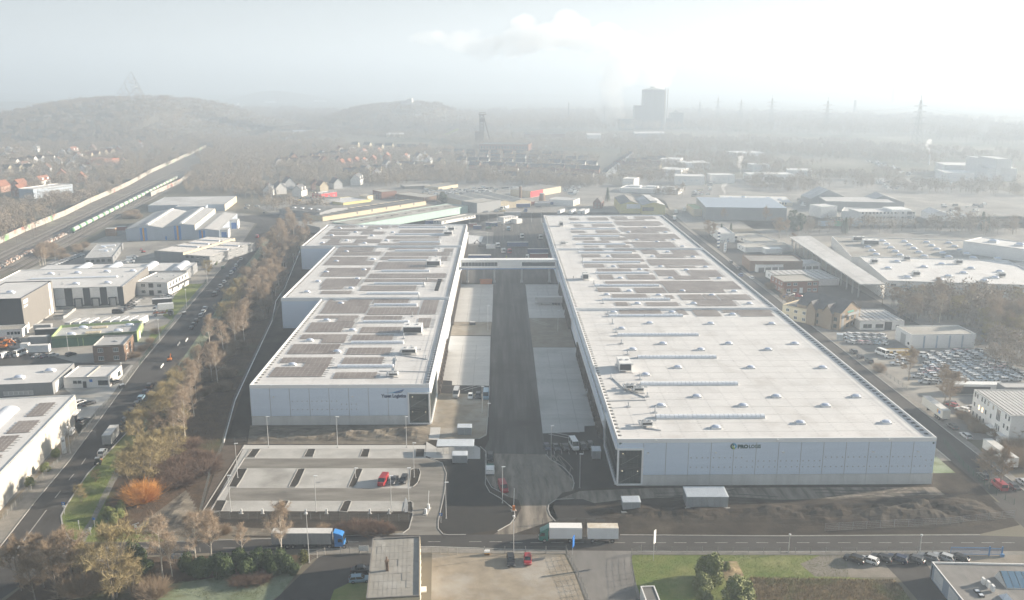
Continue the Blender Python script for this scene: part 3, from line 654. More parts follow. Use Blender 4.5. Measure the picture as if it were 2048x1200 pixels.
# --- writing and emblems on the two fronts
FR=(math.pi/2,0,0)
p=g(751,795); 
text_mesh("Yusen Logistics",1.45,m_logo_blue,LW,(-78.0+44.1+78.0-3.3,-0.09,9.05),FR,bold=0.075,width=7.7)
em=MB()
for k,(pts,mi) in enumerate((([(0,0),(1.6,1.5),(4.6,3.3),(4.2,2.2),(2.6,1.1),(1.2,0.35)],0),([(1.0,0.15),(3.0,1.1),(4.2,2.0),(3.7,1.0),(2.4,0.3)],1),([(-2.0,0.3),(0.2,0.9),(1.7,1.9),(0.8,0.9),(-0.4,0.35)],2))):
 b0=len(em.v);n=len(pts);em.v.extend((x,-0.05*k,z) for x,z in pts);em.v.extend((x,-0.04-0.05*k,z) for x,z in pts)
 em.f.append(tuple(b0+n+i for i in range(n)));em.m.append(mi)
 for i in range(n):em.f.append((b0+i,b0+(i+1) % n,b0+n+(i+1) % n,b0+n+i));em.m.append(mi)
o=em.obj("wing_emblem",[m_logo_mid,m_logo_blue,m_logo_sky],LW);o.location=(44.0,-0.08,10.35);o.scale=(0.85,1,0.42)
def lxr(px):return g(px,960).x-rox
def xz_r(px,py):
 u,v=px-1024.0,py-600.0
 f=FPX*math.cos(PITCH)-v*math.sin(PITCH);d=FPX*math.sin(PITCH)+v*math.cos(PITCH)
 c,s=math.cos(YAW),math.sin(YAW);fy=-u*s+f*c;fx=u*c+f*s
 k=roy/fy;return fx*k-rox,CAM_H-d*k
x0,z0=xz_r(1475,897.0);x1,_=xz_r(1497,897);x2,z2=xz_r(1520.5,897)
text_mesh("PRO",1.32,m_logo_teal,RW,(x0,-0.09,z0+0.15),FR,bold=0.09,width=x1-x0-0.1)
text_mesh("LOGIS",1.32,m_logo_teal,RW,(x1+0.05,-0.09,z0+0.15),FR,bold=0.04,width=x2-x1)
em=MB();R0=0.88
def sector(a0,a1,r0,r1,mi,y):
 n=7;b0=len(em.v)
 for i in range(n):
  a=R(a0+(a1-a0)*i/(n-1));em.v.append((r0*math.cos(a),y,r0*math.sin(a)));em.v.append((r1*math.cos(a),y,r1*math.sin(a)))
 for i in range(n-1):em.f.append((b0+2*i,b0+2*i+1,b0+2*i+3,b0+2*i+2));em.m.append(mi)
sector(100,260,0.5,R0,0,0);sector(-80,100,0.45,R0,2,0);sector(170,300,0.05,0.42,1,-0.01);sector(60,150,0.1,0.45,0,-0.02);sector(-60,20,0.05,0.4,3,-0.03);sector(262,300,0.45,R0,1,-0.01)
xe,ze=xz_r(1467,892)
o=em.obj("globe_emblem",[m_logo_teal,m_logo_green,m_logo_sky,m_trim],RW);o.location=(xe,-0.1,ze-0.02)
for X_ in (1241,1868):
 xx,zz=xz_r(X_,883.5);s_=MB();s_.box(-0.35,0.0,-0.03,0,-0.25,0.25);s_.box(0.08,0.3,-0.03,0,-0.1,0.12);o=s_.obj("corner_badge",m_logo_teal,RW);o.location=(xx,-0.46 if X_ <1300 else -0.09,zz-0.3)

# --- bridge between the two halls
YB=461.0
br=thing("skybridge","white enclosed bridge with two window bands spanning the yard between the halls","bridge",(-22.2,YB,0))
L_=30.6+22.2
b=MB();b.box(0.95,L_-0.95,0,4.2,8.0,12.4);b.obj("body",m_white,br)
b=MB();b.box(0.95,L_-0.95,-0.25,4.45,12.4,12.75);b.obj("roof",m_trim,br)
b=MB();b.box(0.95,L_-0.95,-0.12,4.3,7.55,8.0);b.obj("base_band",mat("blue_band",(0.09,0.19,0.42),rough=0.5),br)
b=MB();b.box(0,1.6,-0.03,0.02,9.3,11.3);wd=b.data("window",m_window)
for i in range(11):
 link("window",wd,br,loc=(1.6+i*1.72,-0.02,0));link("window",wd,br,loc=(L_-3.2-i*1.6,-0.02,0)) if i <11 else None
b=MB();b.box(-0.45,0.45,0.8,1.6,0,7.56);b.box(-0.45,0.45,2.8,3.6,0,7.56);b.box(-0.7,0.7,0.4,4.0,0,0.5);ld=b.data("leg",m_grey)
for px in (934.6,988.8,1043.8,1098.8):link("leg",ld,br,loc=(g(px,565).x+22.2,0,0))
# --- other buildings
m_anth=mat("anthracite_cladding",(0.035,0.038,0.042),(0.042,0.045,0.05),scale=0.3,rough=0.6)
m_taupe=mat("taupe_cladding",(0.20,0.19,0.175),(0.18,0.17,0.16),scale=0.2,stretch=(4,4,0.2),rough=0.6)
m_bluegrey=mat("blue_grey_cladding",(0.36,0.42,0.50),(0.33,0.39,0.46),scale=0.2,stretch=(4,4,0.3),rough=0.55)
m_blue=mat("blue_cladding",(0.06,0.20,0.50),rough=0.5)
m_yellow=mat("yellow_stripe",(0.55,0.28,0.03),rough=0.5)
m_greyclad=mat("grey_cladding",(0.25,0.26,0.27),(0.22,0.23,0.24),scale=0.2,stretch=(4,4,0.3),rough=0.55)
m_green=mat("green_cladding",(0.05,0.14,0.085),(0.04,0.12,0.07),scale=0.3,stretch=(5,5,0.2),rough=0.5)
m_lime=mat("pale_green_trim",(0.34,0.44,0.20),(0.30,0.40,0.18),scale=0.5,rough=0.5)
m_brick=mat("brown_brick",(0.22,0.15,0.105),(0.16,0.105,0.075),scale=1.6,stretch=(1,1,3),lo=0.4,hi=0.6,rough=0.95)
m_redbrick=mat("red_brick",(0.25,0.125,0.09),(0.20,0.10,0.07),scale=1.5,stretch=(1,1,3),rough=0.95)
m_redwall=mat("red_painted_wall",(0.55,0.04,0.05),rough=0.7)
m_beige=mat("beige_cladding",(0.58,0.50,0.36),(0.52,0.45,0.33),scale=0.3,stretch=(5,5,0.2),rough=0.7)
m_teal=mat("pale_teal_cladding",(0.40,0.55,0.50),(0.36,0.50,0.46),scale=0.2,stretch=(4,4,0.2),rough=0.6)
m_ywall=mat("pale_yellow_wall",(0.62,0.55,0.22),(0.56,0.50,0.24),scale=0.3,rough=0.8)
m_dkroof=mat("dark_bitumen_roof",(0.12,0.115,0.11),(0.17,0.165,0.155),scale=0.12,c3=(0.24,0.235,0.225),scale3=0.05,lo3=0.5,hi3=0.7,rough=0.95)
m_ltroof=mat("pale_felt_roof",(0.36,0.345,0.31),(0.30,0.285,0.26),scale=0.15,c3=(0.44,0.43,0.40),scale3=0.05,rough=0.95)
m_fibre=mat("fibre_cement_roof",(0.24,0.23,0.215),(0.19,0.18,0.17),scale=0.1,c3=(0.33,0.32,0.30),scale3=0.03,rough=0.95)
m_bluedoor=mat("blue_door",(0.05,0.16,0.45),(0.15,0.27,0.55),scale=2.5,rough=0.5)
m_slate=mat("slate_tiles",(0.085,0.085,0.09),(0.12,0.115,0.115),scale=0.4,rough=0.85)
m_redtile=mat("red_roof_tiles",(0.30,0.135,0.085),(0.23,0.105,0.07),scale=0.35,rough=0.9)
m_browntile=mat("brown_roof_tiles",(0.17,0.10,0.07),(0.13,0.085,0.065),scale=0.35,rough=0.9)
m_cream=mat("cream_render",(0.62,0.54,0.38),(0.56,0.49,0.36),scale=0.2,rough=0.9)
m_litwin=mat("lit_window",(0.9,0.6,0.3),emit=((1.0,0.62,0.28),0.9))

WIN_CACHE={}
def window_data(w,h,n,frame,glass):
 k=(round(w,2),round(h,2),n,frame.name,glass.name)
 if k not in WIN_CACHE:
  f=MB();t=0.09
  f.box(-w/2,w/2,-0.06,0.0,0,t);f.box(-w/2,w/2,-0.06,0.0,h-t,h);f.box(-w/2,-w/2+t,-0.06,0,t,h-t);f.box(w/2-t,w/2,-0.06,0,t,h-t)
  for i in range(1,n):x=-w/2+w*i/n;f.box(x-t/2,x+t/2,-0.06,0,t,h-t)
  f.box(-w/2-0.08,w/2+0.08,-0.14,0,-0.06,-0.002)
  p=MB();p.box(-w/2+t,w/2-t,-0.03,-0.005,t,h-t)
  WIN_CACHE[k]=(f.data("window",frame),p.data("pane",glass))
 return WIN_CACHE[k]

class Bd:
 """one building: A front-left, B front-right, C back-right (or D back-left) corners of its roof in the picture, foot = a pixel on the ground
 under one of those corners; gives a root at A's foot with x along the front and y going back"""
 def __init__(s,name,label,cat,A,B,C=None,D=None,foot=('A',0),h=None,wall=None,roof=None,par=0.5,profile=None,group=None,cope=None,over=0.25,rooft=0.18,depth=None,Wd=None):
  k,fy=foot;P={'A':A,'B':B,'C':C,'D':D}[k]
  if h is None:h=height_at(P[0],fy,P[0],P[1])
  a,b_=g(*A,h),g(*B,h)
  if Wd:n_=(g(*C,h)-b_).normalized();a=b_-Vector((n_.y,-n_.x,0))*Wd
  ex=(b_-a);s.W=ex.length;ex.normalize();ey=Vector((-ex.y,ex.x,0))
  if depth is not None:s.D=depth
  elif C is not None:s.D=abs((g(*C,h)-b_).dot(ey))
  else:s.D=abs((g(*D,h)-a).dot(ey))
  s.h=h;s.rz=math.atan2(ex.y,ex.x);s.root=thing(name,label,cat,(a.x,a.y,0),s.rz,group)
  W,D_=s.W,s.D;wall=wall or m_render;roof=roof or m_frost;cope=cope or wall
  s.wallm=wall
  if profile is None:
   rz=h-par;m_=MB();t=0.25
   m_.quad((0,0,0),(W,0,0),(W,0,h),(0,0,h));m_.quad((W,0,0),(W,D_,0),(W,D_,h),(W,0,h));m_.quad((W,D_,0),(0,D_,0),(0,D_,h),(W,D_,h));m_.quad((0,D_,0),(0,0,0),(0,0,h),(0,D_,h))
   s.wall=m_.obj("wall",wall,s.root)
   r=MB();r.quad((t,t,rz),(W-t,t,rz),(W-t,D_-t,rz),(t,D_-t,rz));s.roof=r.obj("roof",roof,s.root)
   c=MB()
   for q in ((0,W,0,t),(0,W,D_-t,D_),(0,t,t,D_-t),(W-t,W,t,D_-t)):c.box(*q,rz-0.05,h+0.03)
   c.obj("coping",cope,s.root);s.rz0=rz
  else:
   pr=[(t*W,z) for t,z in profile];n=len(pr);m_=MB()
   m_.poly([(0,0,0),(W,0,0)]+[(x,0,z) for x,z in reversed(pr)])
   m_.poly([(W,D_,0),(0,D_,0)]+[(x,D_,z) for x,z in pr])
   m_.quad((0,D_,0),(0,0,0),(0,0,pr[0][1]),(0,D_,pr[0][1]));m_.quad((W,0,0),(W,D_,0),(W,D_,pr[-1][1]),(W,0,pr[-1][1]))
   s.wall=m_.obj("wall",wall,s.root);r=MB()
   for (x0,z0),(x1,z1) in zip(pr,pr[1:]):
    if abs(x1-x0)<0.02:
     r.quad((x0,0,z0),(x1,0,z1),(x1,D_,z1),(x0,D_,z0)) if z0 >z1 else r.quad((x0,0,z0),(x0,D_,z0),(x1,D_,z1),(x1,0,z1));continue
    r.add([(x0,-over,z0+0.01),(x1,-over,z1+0.01),(x1,D_+over,z1+0.01),(x0,D_+over,z0+0.01),(x0,-over,z0+rooft),(x1,-over,z1+rooft),(x1,D_+over,z1+rooft),(x0,D_+over,z0+rooft)],
     [(3,2,1,0),(4,5,6,7),(0,1,5,4),(1,2,6,5),(2,3,7,6),(3,0,4,7)])
   s.roof=r.obj("roof",roof,s.root);s.rz0=h;s.pr=pr
 def face(s,f):
  return {'F':(lambda u,o:(u,-o),0.0,s.W),'R':(lambda u,o:(s.W+o,u),math.pi/2,s.D),'L':(lambda u,o:(-o,s.D-u),-math.pi/2,s.D),'K':(lambda u,o:(s.W-u,s.D+o),math.pi,s.W)}[f]
 def wins(s,f,us,zs,w=1.4,h=1.4,n=2,frame=None,glass=None,lit=()):
  fn,rz,L=s.face(f);wd,pd=window_data(w,h,n,frame or m_frame,glass or m_window)
  for j,z in enumerate(zs):
   for i,u in enumerate(us):
    x,y=fn(u*L if isinstance(u,float) and 0 <= u <= 1 else u,0.005)
    o=link("window",wd,s.root,loc=(x,y,z),rz=rz)
    p_=window_data(w,h,n,frame or m_frame,m_litwin)[1] if (i,j) in lit else pd
    link("pane",p_,o)
  return s
 def slab(s,f,u0,u1,z0,z1,m,name="door",out=0.08,label=None):
  fn,rz,L=s.face(f);u0=u0*L if isinstance(u0,float) and 0 <= u0 <= 1 else u0;u1=u1*L if isinstance(u1,float) and 0 <= u1 <= 1 else u1
  b=MB();b.box(-(u1-u0)/2,(u1-u0)/2,-out,0.01,z0,z1);x,y=fn((u0+u1)/2,0.0)
  o=b.obj(name,m,s.root,label=label);o.location=(x,y,0);o.rotation_euler=(0,0,rz);return o
 def panels(s,f,n,z0,z1,m,name="wall_panel",out=0.05,gap=0.05):
  fn,rz,L=s.face(f);w=L/n;b=MB();b.box(-w/2+gap,w/2-gap,-out,0.01,z0,z1);d=b.data(name,m)
  for i in range(n):x,y=fn((i+0.5)*w,0.0);link(name,d,s.root,loc=(x,y,0),rz=rz)
 def sky(s,pts,dz=0.0,sc=1.0):
  for x,y in pts:
   o=skylight(s.root,x*s.W,y*s.D,s.rz0+dz);o.scale=(sc,)*3
  return s
 def vault(s,x0,x1,y,w=2.2,h=1.0):vault(s.root,x0*s.W,x1*s.W,y*s.D,s.rz0,w,h);return s
 def solar(s,x0,x1,y0,y1,**k):solar(s.root,x0*s.W,x1*s.W,y0*s.D,y1*s.D,s.rz0,**k);return s
 def pipes(s,pts,h=1.0):
  for x,y in pts:stack(s.root,x*s.W,y*s.D,s.rz0,h,0.18)
  return s
 def chimney(s,x,y,h=1.6,w=0.6,m=None):
  b=MB();b.box(x*s.W-w/2,x*s.W+w/2,y*s.D-w/2,y*s.D+w/2,s.rz0-1.0,s.rz0+h);b.obj("chimney",m or m_redbrick,s.root);return s

# ---- left of the street
z0d=zf(0,480,3.158);z4=zf(0,500,6);z3=zf(200,380,6.4)
q=Bd("hall","long pale blue-grey hall with frosted low roof nearest the tank train","hall",(295.6,411),(449,408.5),C=(460,392),foot=('B',422),wall=m_bluegrey,roof=m_frost2,par=0.15)
q.slab('F',0.0,0.004,0.1,q.h-0.3,m_grey,"corner_post");q.slab('R',0.0,1.0,0.1,q.h-0.3,m_cream,"gable_cladding",0.04)
q2=Bd("annex","low lean-to annex against the front of the pale blue-grey hall","annex",(351.5,413.6),(411,412.3),C=(413,408),h=6.0,wall=m_bluegrey,roof=m_frost2,par=0.1)
A,B_=(251,457.5),(389.5,454.3)
q=Bd("hall","blue-grey twin-gabled works hall with three blue and yellow stripes on its front","hall",A,B_,C=(434,421),foot=('A',482),wall=m_bluegrey,roof=m_frost2,
 profile=[(0,8.0),(0.31,10.4),(0.53,8.4),(0.80,10.8),(1.0,9.8)])
W_,D_=q.W,q.D
for u,in ((0.25,),(0.745,)):
 q.slab('F',u-0.05,u+0.05,0.05,8.7 if u <.5 else 9.7,m_blue,"stripe",0.10);q.slab('F',u-0.013,u+0.013,0.05,8.6 if u <.5 else 9.6,m_yellow,"stripe",0.14)
q.slab('F',0.56,0.58,0.0,2.6,m_blue,"door",0.12)
for u,z in ((0.31,10.4),(0.80,10.8)):
 vb=MB();vb.box(u*W_-0.9,u*W_+0.9,1.0,D_-3,z,z+0.9);vb.obj("ridge_vent",m_white,q.root)
for (u0,u1,z0,z1) in ((0.33,0.51,10.25,8.65),(0.83,0.985,10.75,10.05)):
 pb=MB();n=9
 for i in range(n):
  y0,y1=2+(D_-8)*i/n,2+(D_-8)*(i+1)/n-0.5
  pb.add([(u0*W_,y0,z0+0.22),(u1*W_,y0,z1+0.22),(u1*W_,y1,z1+0.22),(u0*W_,y1,z0+0.22)],[(0,1,2,3)])
 pb.obj("roof_sheet",mat("pale_roof_sheet",(0.52,0.51,0.50),(0.46,0.45,0.44),scale=0.3,rough=0.6),q.root,kind='stuff')
q.slab('R',0.0,1.0,7.2,9.7,m_cream,"side_cladding",0.05)
q3=Bd("hall","lower blue-grey works hall with two white dock porches and a yellow stripe","hall",(389.5,460.5),(438,459.4),C=(480,426),h=6.6,wall=m_bluegrey,roof=m_frost2,profile=[(0,6.2),(0.4,7.4),(1,6.0)])
q3.slab('F',0.16,0.42,0.05,6.4,m_blue,"stripe",0.08);q3.slab('F',0.27,0.32,0.05,6.3,m_yellow,"stripe",0.12)
pb=MB()
for i in range(9):
 y0=3+(q3.D-8)*i/9;pb.add([(0.48*q3.W,y0,7.45),(0.9*q3.W,y0,6.45),(0.9*q3.W,y0+(q3.D-8)/9-0.5,6.45),(0.48*q3.W,y0+(q3.D-8)/9-0.5,7.45)],[(0,1,2,3)])
pb.obj("roof_sheet",MATS["pale_roof_sheet"],q3.root,kind='stuff')
for y in (2.0,q3.D*0.55):
 b=MB();b.box(q3.W+0.02,q3.W+5.5,y,y+9,0,6.0);o=b.obj("dock_porch",m_white,q3.root)
 d=MB();d.box(q3.W+1.0,q3.W+4.6,y-0.08,y-0.005,0.1,4.6);d.obj("door",m_bluedoor,o)
 d=MB();d.box(q3.W-0.2,q3.W+5.7,y-0.2,y+9.2,6.0,6.25);d.obj("roof",m_frost2,o)
q=Bd("office_hall","grey works building with stepped roof and solar rows beside the street","office hall",(308.5,502),(366,505.5),C=(400,472),foot=('A',521),wall=m_greyclad,roof=m_dkroof,par=0.15)
def strips(q,n,bands):
 """columns of frosted roof sheets with dark gaps, in bands across the roof"""
 w=q.W*0.94/n
 for y0,y1 in bands:
  b=MB();b.box(-w*0.36,w*0.36,y0*q.D,y1*q.D,q.rz0+0.05,q.rz0+0.3);d=b.data("roof_sheet",MATS["pale_roof_sheet"])
  for i in range(n):link("roof_sheet",d,q.root,loc=(q.W*0.03+(i+0.5)*w,0,0))
strips(q,9,((0.02,0.29),(0.36,0.50),(0.56,0.71),(0.77,0.96)))
for y in (0.33,0.53,0.74):q.vault(0.25,0.9,y,1.6,0.9)
q.slab('R',0.0,1.0,q.h-2.4,q.h-0.1,m_cream,"step_cladding",0.04)
q=Bd("office_hall","lower grey street-side wing with windows on both floors and solar rows","office hall",(366,510.5),(419,513.5),C=(447,481.5),foot=('B',531.5),wall=m_greyclad,roof=m_dkroof,par=0.15)
strips(q,8,((0.03,0.42),(0.48,0.66),(0.72,0.95)));q.vault(0.3,0.9,0.45,1.6,0.9);q.vault(0.3,0.9,0.69,1.6,0.9)
q.wins('F',[0.15,0.35],[4.0],2.0,1.4,2,m_dframe).wins('F',[0.55,0.8],[1.2,4.0],1.8,1.4,2).wins('R',[0.08,0.2,0.32,0.44,0.58,0.7,0.84],[1.2,4.0],1.6,1.4,2);q.slab('F',0.45,0.52,0,2.4,m_dframe)
q=Bd("workshop","grey flat-roofed workshop with dark windows behind the black and white hall","workshop",(168,516.7),(225,513.8),C=(268,484),foot=('B',527.5),wall=m_greyclad,roof=m_frost2,par=0.2)
q.wins('F',[0.12,0.28,0.48,0.66,0.88],[1.6],1.8,1.5,1,m_dframe,m_glass).wins('R',[0.2,0.45,0.65],[1.5],1.4,1.6,1,m_dframe,m_glass).sky([(0.4,0.7),(0.6,0.4)]);q.vault(0.25,0.8,0.78);q.vault(0.3,0.8,0.5)
q.slab('R',0.75,0.88,0,4,m_dframe)
q=Bd("hall","large flat-roofed hall with alternating black and white loading bays","hall",(-41,581),(245,572.5),C=(290,533),foot=('B',612.5),wall=m_anth,roof=m_frost,par=0.35,cope=m_white)
L_=q.W
fn,rz,_=q.face('F')
bays=[(0.515,0.585),(0.64,0.715),(0.765,0.835),(0.885,0.96)]
for i,(u0,u1) in enumerate(bays):
 q.slab('F',u0,u1,1.4 if i else 4.6,q.h-0.2,m_render,"white_bay",0.10)
 if i:
  b=MB();c=(u0+u1)/2*L_;b.box(c-1.9,c-1.4,-1.0,-0.12,0.8,4.4);b.box(c+1.4,c+1.9,-1.0,-0.12,0.8,4.4);b.box(c-1.9,c+1.9,-1.0,-0.12,4.402,4.8);o=b.obj("dock_shelter",m_dframe,q.root)
  b=MB();b.box(c-1.38,c+1.38,-0.3,-0.12,0.8,4.3);b.obj("dock_door",m_grey,o)
 else:q.slab('F',u0,u1,1.2,4.5,m_white,"roller_door",0.13)
q.slab('F',0.51,0.97,0.0,0.8,m_kerb,"plinth",0.12)
q.slab('R',0.0,1.0,0.6,q.h-0.3,m_taupe,"side_cladding",0.06)
q.sky([(0.3,0.75),(0.5,0.76),(0.72,0.78),(0.92,0.78),(0.62,0.2),(0.85,0.2)],sc=1.2);q.vault(0.22,0.86,0.5,2.6,0.8);q.pipes([(0.38,0.7),(0.9,0.5),(0.52,0.22)])
q=Bd("hall","white-roofed hall with barrel rooflights behind the black and white hall","hall",(60,547),(372.7,541),C=(385,524.5),foot=('B',560),wall=m_greyclad,roof=m_frost,par=0.12)
for u in (0.28,0.48,0.72,0.93):
 b=MB();n=8
 for i in range(n): 
  t0,t1=math.pi*i/n,math.pi*(i+1)/n
  x=u*q.W;y0,y1=1.5,q.D-2;b.quad((x-math.cos(t0)*2.4,y0,q.rz0+math.sin(t0)*1.7),(x-math.cos(t1)*2.4,y0,q.rz0+math.sin(t1)*1.7),(x-math.cos(t1)*2.4,y1,q.rz0+math.sin(t1)*1.7),(x-math.cos(t0)*2.4,y1,q.rz0+math.sin(t0)*1.7))
 b.poly([(x-math.cos(math.pi*i/n)*2.4,1.5,q.rz0+math.sin(math.pi*i/n)*1.7) for i in range(n,-1,-1)])
 b.obj("barrel_rooflight",m_poly,q.root)
q=Bd("office","two-storey white office with paired dark windows on the edge of the lawn","office",(269,564.2),(334.5,565),C=(357.5,544),foot=('B',591),wall=m_render,roof=m_frost2,par=0.4)
q.wins('F',[0.25,0.74],[1.0,4.2],2.2,1.7,3,m_frame,m_glass);q.slab('F',0.42,0.56,4.0,6.2,m_dframe,"window",0.05);q.slab('F',0.42,0.56,0.05,2.6,m_dframe,"door",0.06)
q.wins('R',[0.12,0.27,0.42,0.57,0.72,0.87],[4.2],1.3,2.0,1,m_frame,m_glass).wins('R',[0.2,0.5,0.8],[1.0],1.5,1.9,1,m_frame,m_glass)
b=MB();b.box(q.W+0.02,q.W+2.0,1,q.D-1,3.4,3.6); 
for i in range(5):b.box(q.W+1.85,q.W+1.95,1.2+i*(q.D-3)/4,1.3+i*(q.D-3)/4,0,3.4)
b.obj("canopy",m_dframe,q.root)
q.pipes([(0.3,0.6),(0.6,0.4),(0.75,0.7)],0.5)
q=Bd("tower_hall","tall block with black front, taupe flank and a white letter sign","hall",(-60,599.5),(41.7,596.7),C=(100,561.7),foot=('B',664),wall=m_anth,roof=m_frost,par=0.3,cope=m_anth)
q.slab('R',0.0,1.0,0.5,q.h-0.05,m_taupe,"side_cladding",0.05);q.slab('R',0.86,0.93,0.5,q.h-0.3,m_white,"white_strip",0.09)
q.slab('R',0.0,1.0,0.0,0.5,m_kerb,"plinth",0.07);q.slab('R',0.78,0.81,0.5,3.2,m_white,"door",0.1);q.slab('R',0.1,0.13,0.5,3.2,m_white,"door",0.1)
b=MB()
for r_,(z,hh) in enumerate(((q.h-3.0,1.7),(q.h-4.6,0.9))):
 x=0.0
 for i in range(6):
  w=(0.75 if r_ ==0 else 0.6)*ru(0.8,1.1);b.box(x,x+w*0.8,-0.05,0.05,z,z+hh);x +=w+0.12
o=b.obj("sign_letters",m_trim,q.root);o.location=(q.W+0.12,1.6,0);o.rotation_euler=(0,0,math.pi/2)
q.sky([(0.55,0.35)],sc=1.3)
q=Bd("low_office","low white office wing at the foot of the tall black block","office",(-30,661),(43.5,657.5),C=(50,648.5),foot=('B',674),wall=m_render,roof=m_ltroof,par=0.3)
q.wins('F',[0.62,0.72,0.82,0.9],[1.2],1.3,1.4,1,m_frame,m_glass)
q=Bd("workshop","dark green clad workshop with pale green trim and frosted roof","workshop",(101.7,673.5),(273,662.5),C=(295.5,640),foot=('A',696),wall=m_green,roof=m_frost2,par=1.0,cope=m_lime)
q.slab('R',0.0,1.0,0.2,q.h-0.4,m_lime,"side_cladding",0.06);q.slab('R',0.3,0.45,0.0,3.0,m_white,"door",0.1);q.wins('R',[0.7,0.85],[1.2,4.2],1.5,1.4,2)
q.sky([(0.2,0.25),(0.28,0.8),(0.75,0.3),(0.85,0.75)],sc=1.3)
for x0,y0 in ((0.36,0.25),(0.40,0.68)):
 b=MB(); 
 for i in range(4):b.box(x0*q.W+i*1.5,x0*q.W+i*1.5+1.3,y0*q.D,y0*q.D+3,q.rz0+0.05,q.rz0+0.35)
 b.obj("roof_window",m_beige,q.root)
for u in (0.30,0.36):q.slab('F',u,u+0.004,0.1,q.h-1.2,m_lime,"downpipe",0.15)
q=Bd("office","brown brick office with white windows set before the green workshop","office",(184.6,691.5),(247,689),C=(267.5,669),foot=('B',723),wall=m_brick,roof=m_frost2,par=0.5,cope=m_kerb)
q.wins('F',[0.24,0.73],[0.9,4.1],1.9,1.6,3,m_frame,m_glass).wins('R',[0.25,0.6],[0.9,4.1],1.9,1.6,3,m_frame,m_glass);q.pipes([(0.55,0.5),(0.62,0.45)],0.4)
q=Bd("hall","long grey shed with white frosted roof and a strip of low windows","hall",(-60,772),(104.5,765),C=(146.5,726),foot=('B',789),wall=m_greyclad,roof=m_frost,par=0.1)
q.panels('F',14,2.2,q.h-0.3,m_greyclad);q.wins('F',[0.42,0.48,0.54,0.6,0.66,0.72],[0.4],1.6,1.4,1,m_frame,m_frost2);q.slab('R',0.1,0.45,0,3.5,m_white,"roller_door",0.06);q.sky([(0.5,0.3),(0.8,0.6)],sc=1.3)
q=Bd("office","single-storey white office with a blue sign and corner window by the forecourt","office",(126,755),(216.5,753),C=(234,730),foot=('B',774.5),wall=m_render,roof=m_frost,par=0.35)
q.wins('F',[0.25,0.35],[1.7],1.3,1.0,1,m_dframe,m_glass);q.slab('F',0.42,0.5,0.05,2.4,m_dframe,"door",0.05);q.slab('F',0.57,0.64,2.1,3.1,m_blue,"sign_panel",0.06);q.wins('F',[0.87],[1.0],3.4,1.6,3,m_dframe,m_glass).wins('R',[0.15,0.75],[1.0],2.6,1.6,2,m_dframe,m_glass)
b=MB();x0=0.5*q.W;b.box(x0,x0+0.2,0.3,q.D-0.3,q.rz0,q.rz0+0.4);b.obj("roof_upstand",m_ltroof,q.root)
# big pale building at the lower left: its long wall follows the street
C_=(150.5,789.5);Bp=(-60,1008)
q=Bd("works_building","big white building along the street with solar arrays and a barrel rooflight","building",(-190,1011),Bp,C=C_,foot=('C',842),Wd=34,wall=mat("pale_sandy_wall",(0.47,0.45,0.41),(0.43,0.41,0.375),scale=0.3,rough=0.85),roof=m_frost,par=0.25,cope=m_white)
q.slab('R',0.0,1.0,0.0,q.h-0.9,q.wallm,"long_wall",0.05)
for u in (0.79,0.83):q.wins('R',[u],[1.0],1.6,1.6,2,m_frame,m_glass)
q.wins('R',[0.925,0.943,0.961,0.979],[4.6],0.7,3.0,1,m_dframe,m_glass);q.slab('R',0.955,0.985,0,3.6,m_dframe,"entrance",0.07);q.slab('R',0.93,0.995,3.7,4.1,m_white,"entrance_canopy",1.2)
def local(q,px,py):p=g(px,py,q.rz0);d=p-Vector(q.root.location);c,s=math.cos(-q.rz),math.sin(-q.rz);return d.x*c-d.y*s,d.x*s+d.y*c
for a_,b_ in (((52,834),(118,806)),((12,868),(86,840)),((-30,906),(48,872)),((-80,950),(10,910))):
 x0,y0=local(q,*a_);x1,y1=local(q,*b_);solar(q.root,min(x0,x1),max(x0,x1),min(y0,y1),max(y0,y1),q.rz0,mw=1.1,pitch=1.9)
x0,y0=local(q,-26,868);x1,y1=local(q,14,820);b=MB();n=10;xc,rr=(x0+x1)/2,2.6
V=[[(xc-math.cos(math.pi*i/n)*rr,yy,q.rz0+math.sin(math.pi*i/n)*1.4) for i in range(n+1)] for yy in (y0,y1)]
for i in range(n):b.quad(V[0][i],V[1][i],V[1][i+1],V[0][i+1])
b.poly(V[0][::-1]);b.poly(V[1]);b.obj("barrel_rooflight",m_poly,q.root)

# ---- right of the street
zr=zf(1450,420,2.727);zs=zf(1400,340,5.689)
q=Bd("hall","vast white logistics hall with a pale blue stripe and grey rear roof","hall",(1776,561),(2120,572),D=(1703,511.7),foot=('A',590.5),wall=m_white,roof=m_frost,par=0.5)
q.slab('F',0.0,1.0,q.h-3.4,q.h-2.6,m_bluegrey,"stripe",0.06);q.sky([(0.1,0.5),(0.22,0.8),(0.25,0.35),(0.35,0.6),(0.42,0.25),(0.5,0.75),(0.55,0.4),(0.65,0.6),(0.7,0.25),(0.8,0.5),(0.15,0.15),(0.33,0.1),(0.6,0.12)],sc=1.4)
for x,y in ((0.05,0.72),(0.3,0.9),(0.22,0.25),(0.62,0.8),(0.75,0.3)):plant_unit(q.root,x*q.W,y*q.D,q.rz0,3.5,2.5,2)
q.slab('F',0.11,0.15,0,4.5,m_dframe,"dock_door");q.slab('F',0.53,0.58,0,5,m_dframe,"dock_door");q.slab('F',0.02,0.05,4.5,6,m_dframe,"window",0.05)
WHITE_HALL=q
q=Bd("hall","older hall with a gravel roof of many rooflights behind the vast white hall","hall",(1703,513.5),(2300,534),D=(1620.5,471),h=WHITE_HALL.h-0.8,wall=m_white,roof=mat("gravel_roof",(0.30,0.285,0.26),(0.24,0.23,0.21),scale=0.08,c3=(0.42,0.41,0.39),scale3=0.03,rough=1),par=0.4)
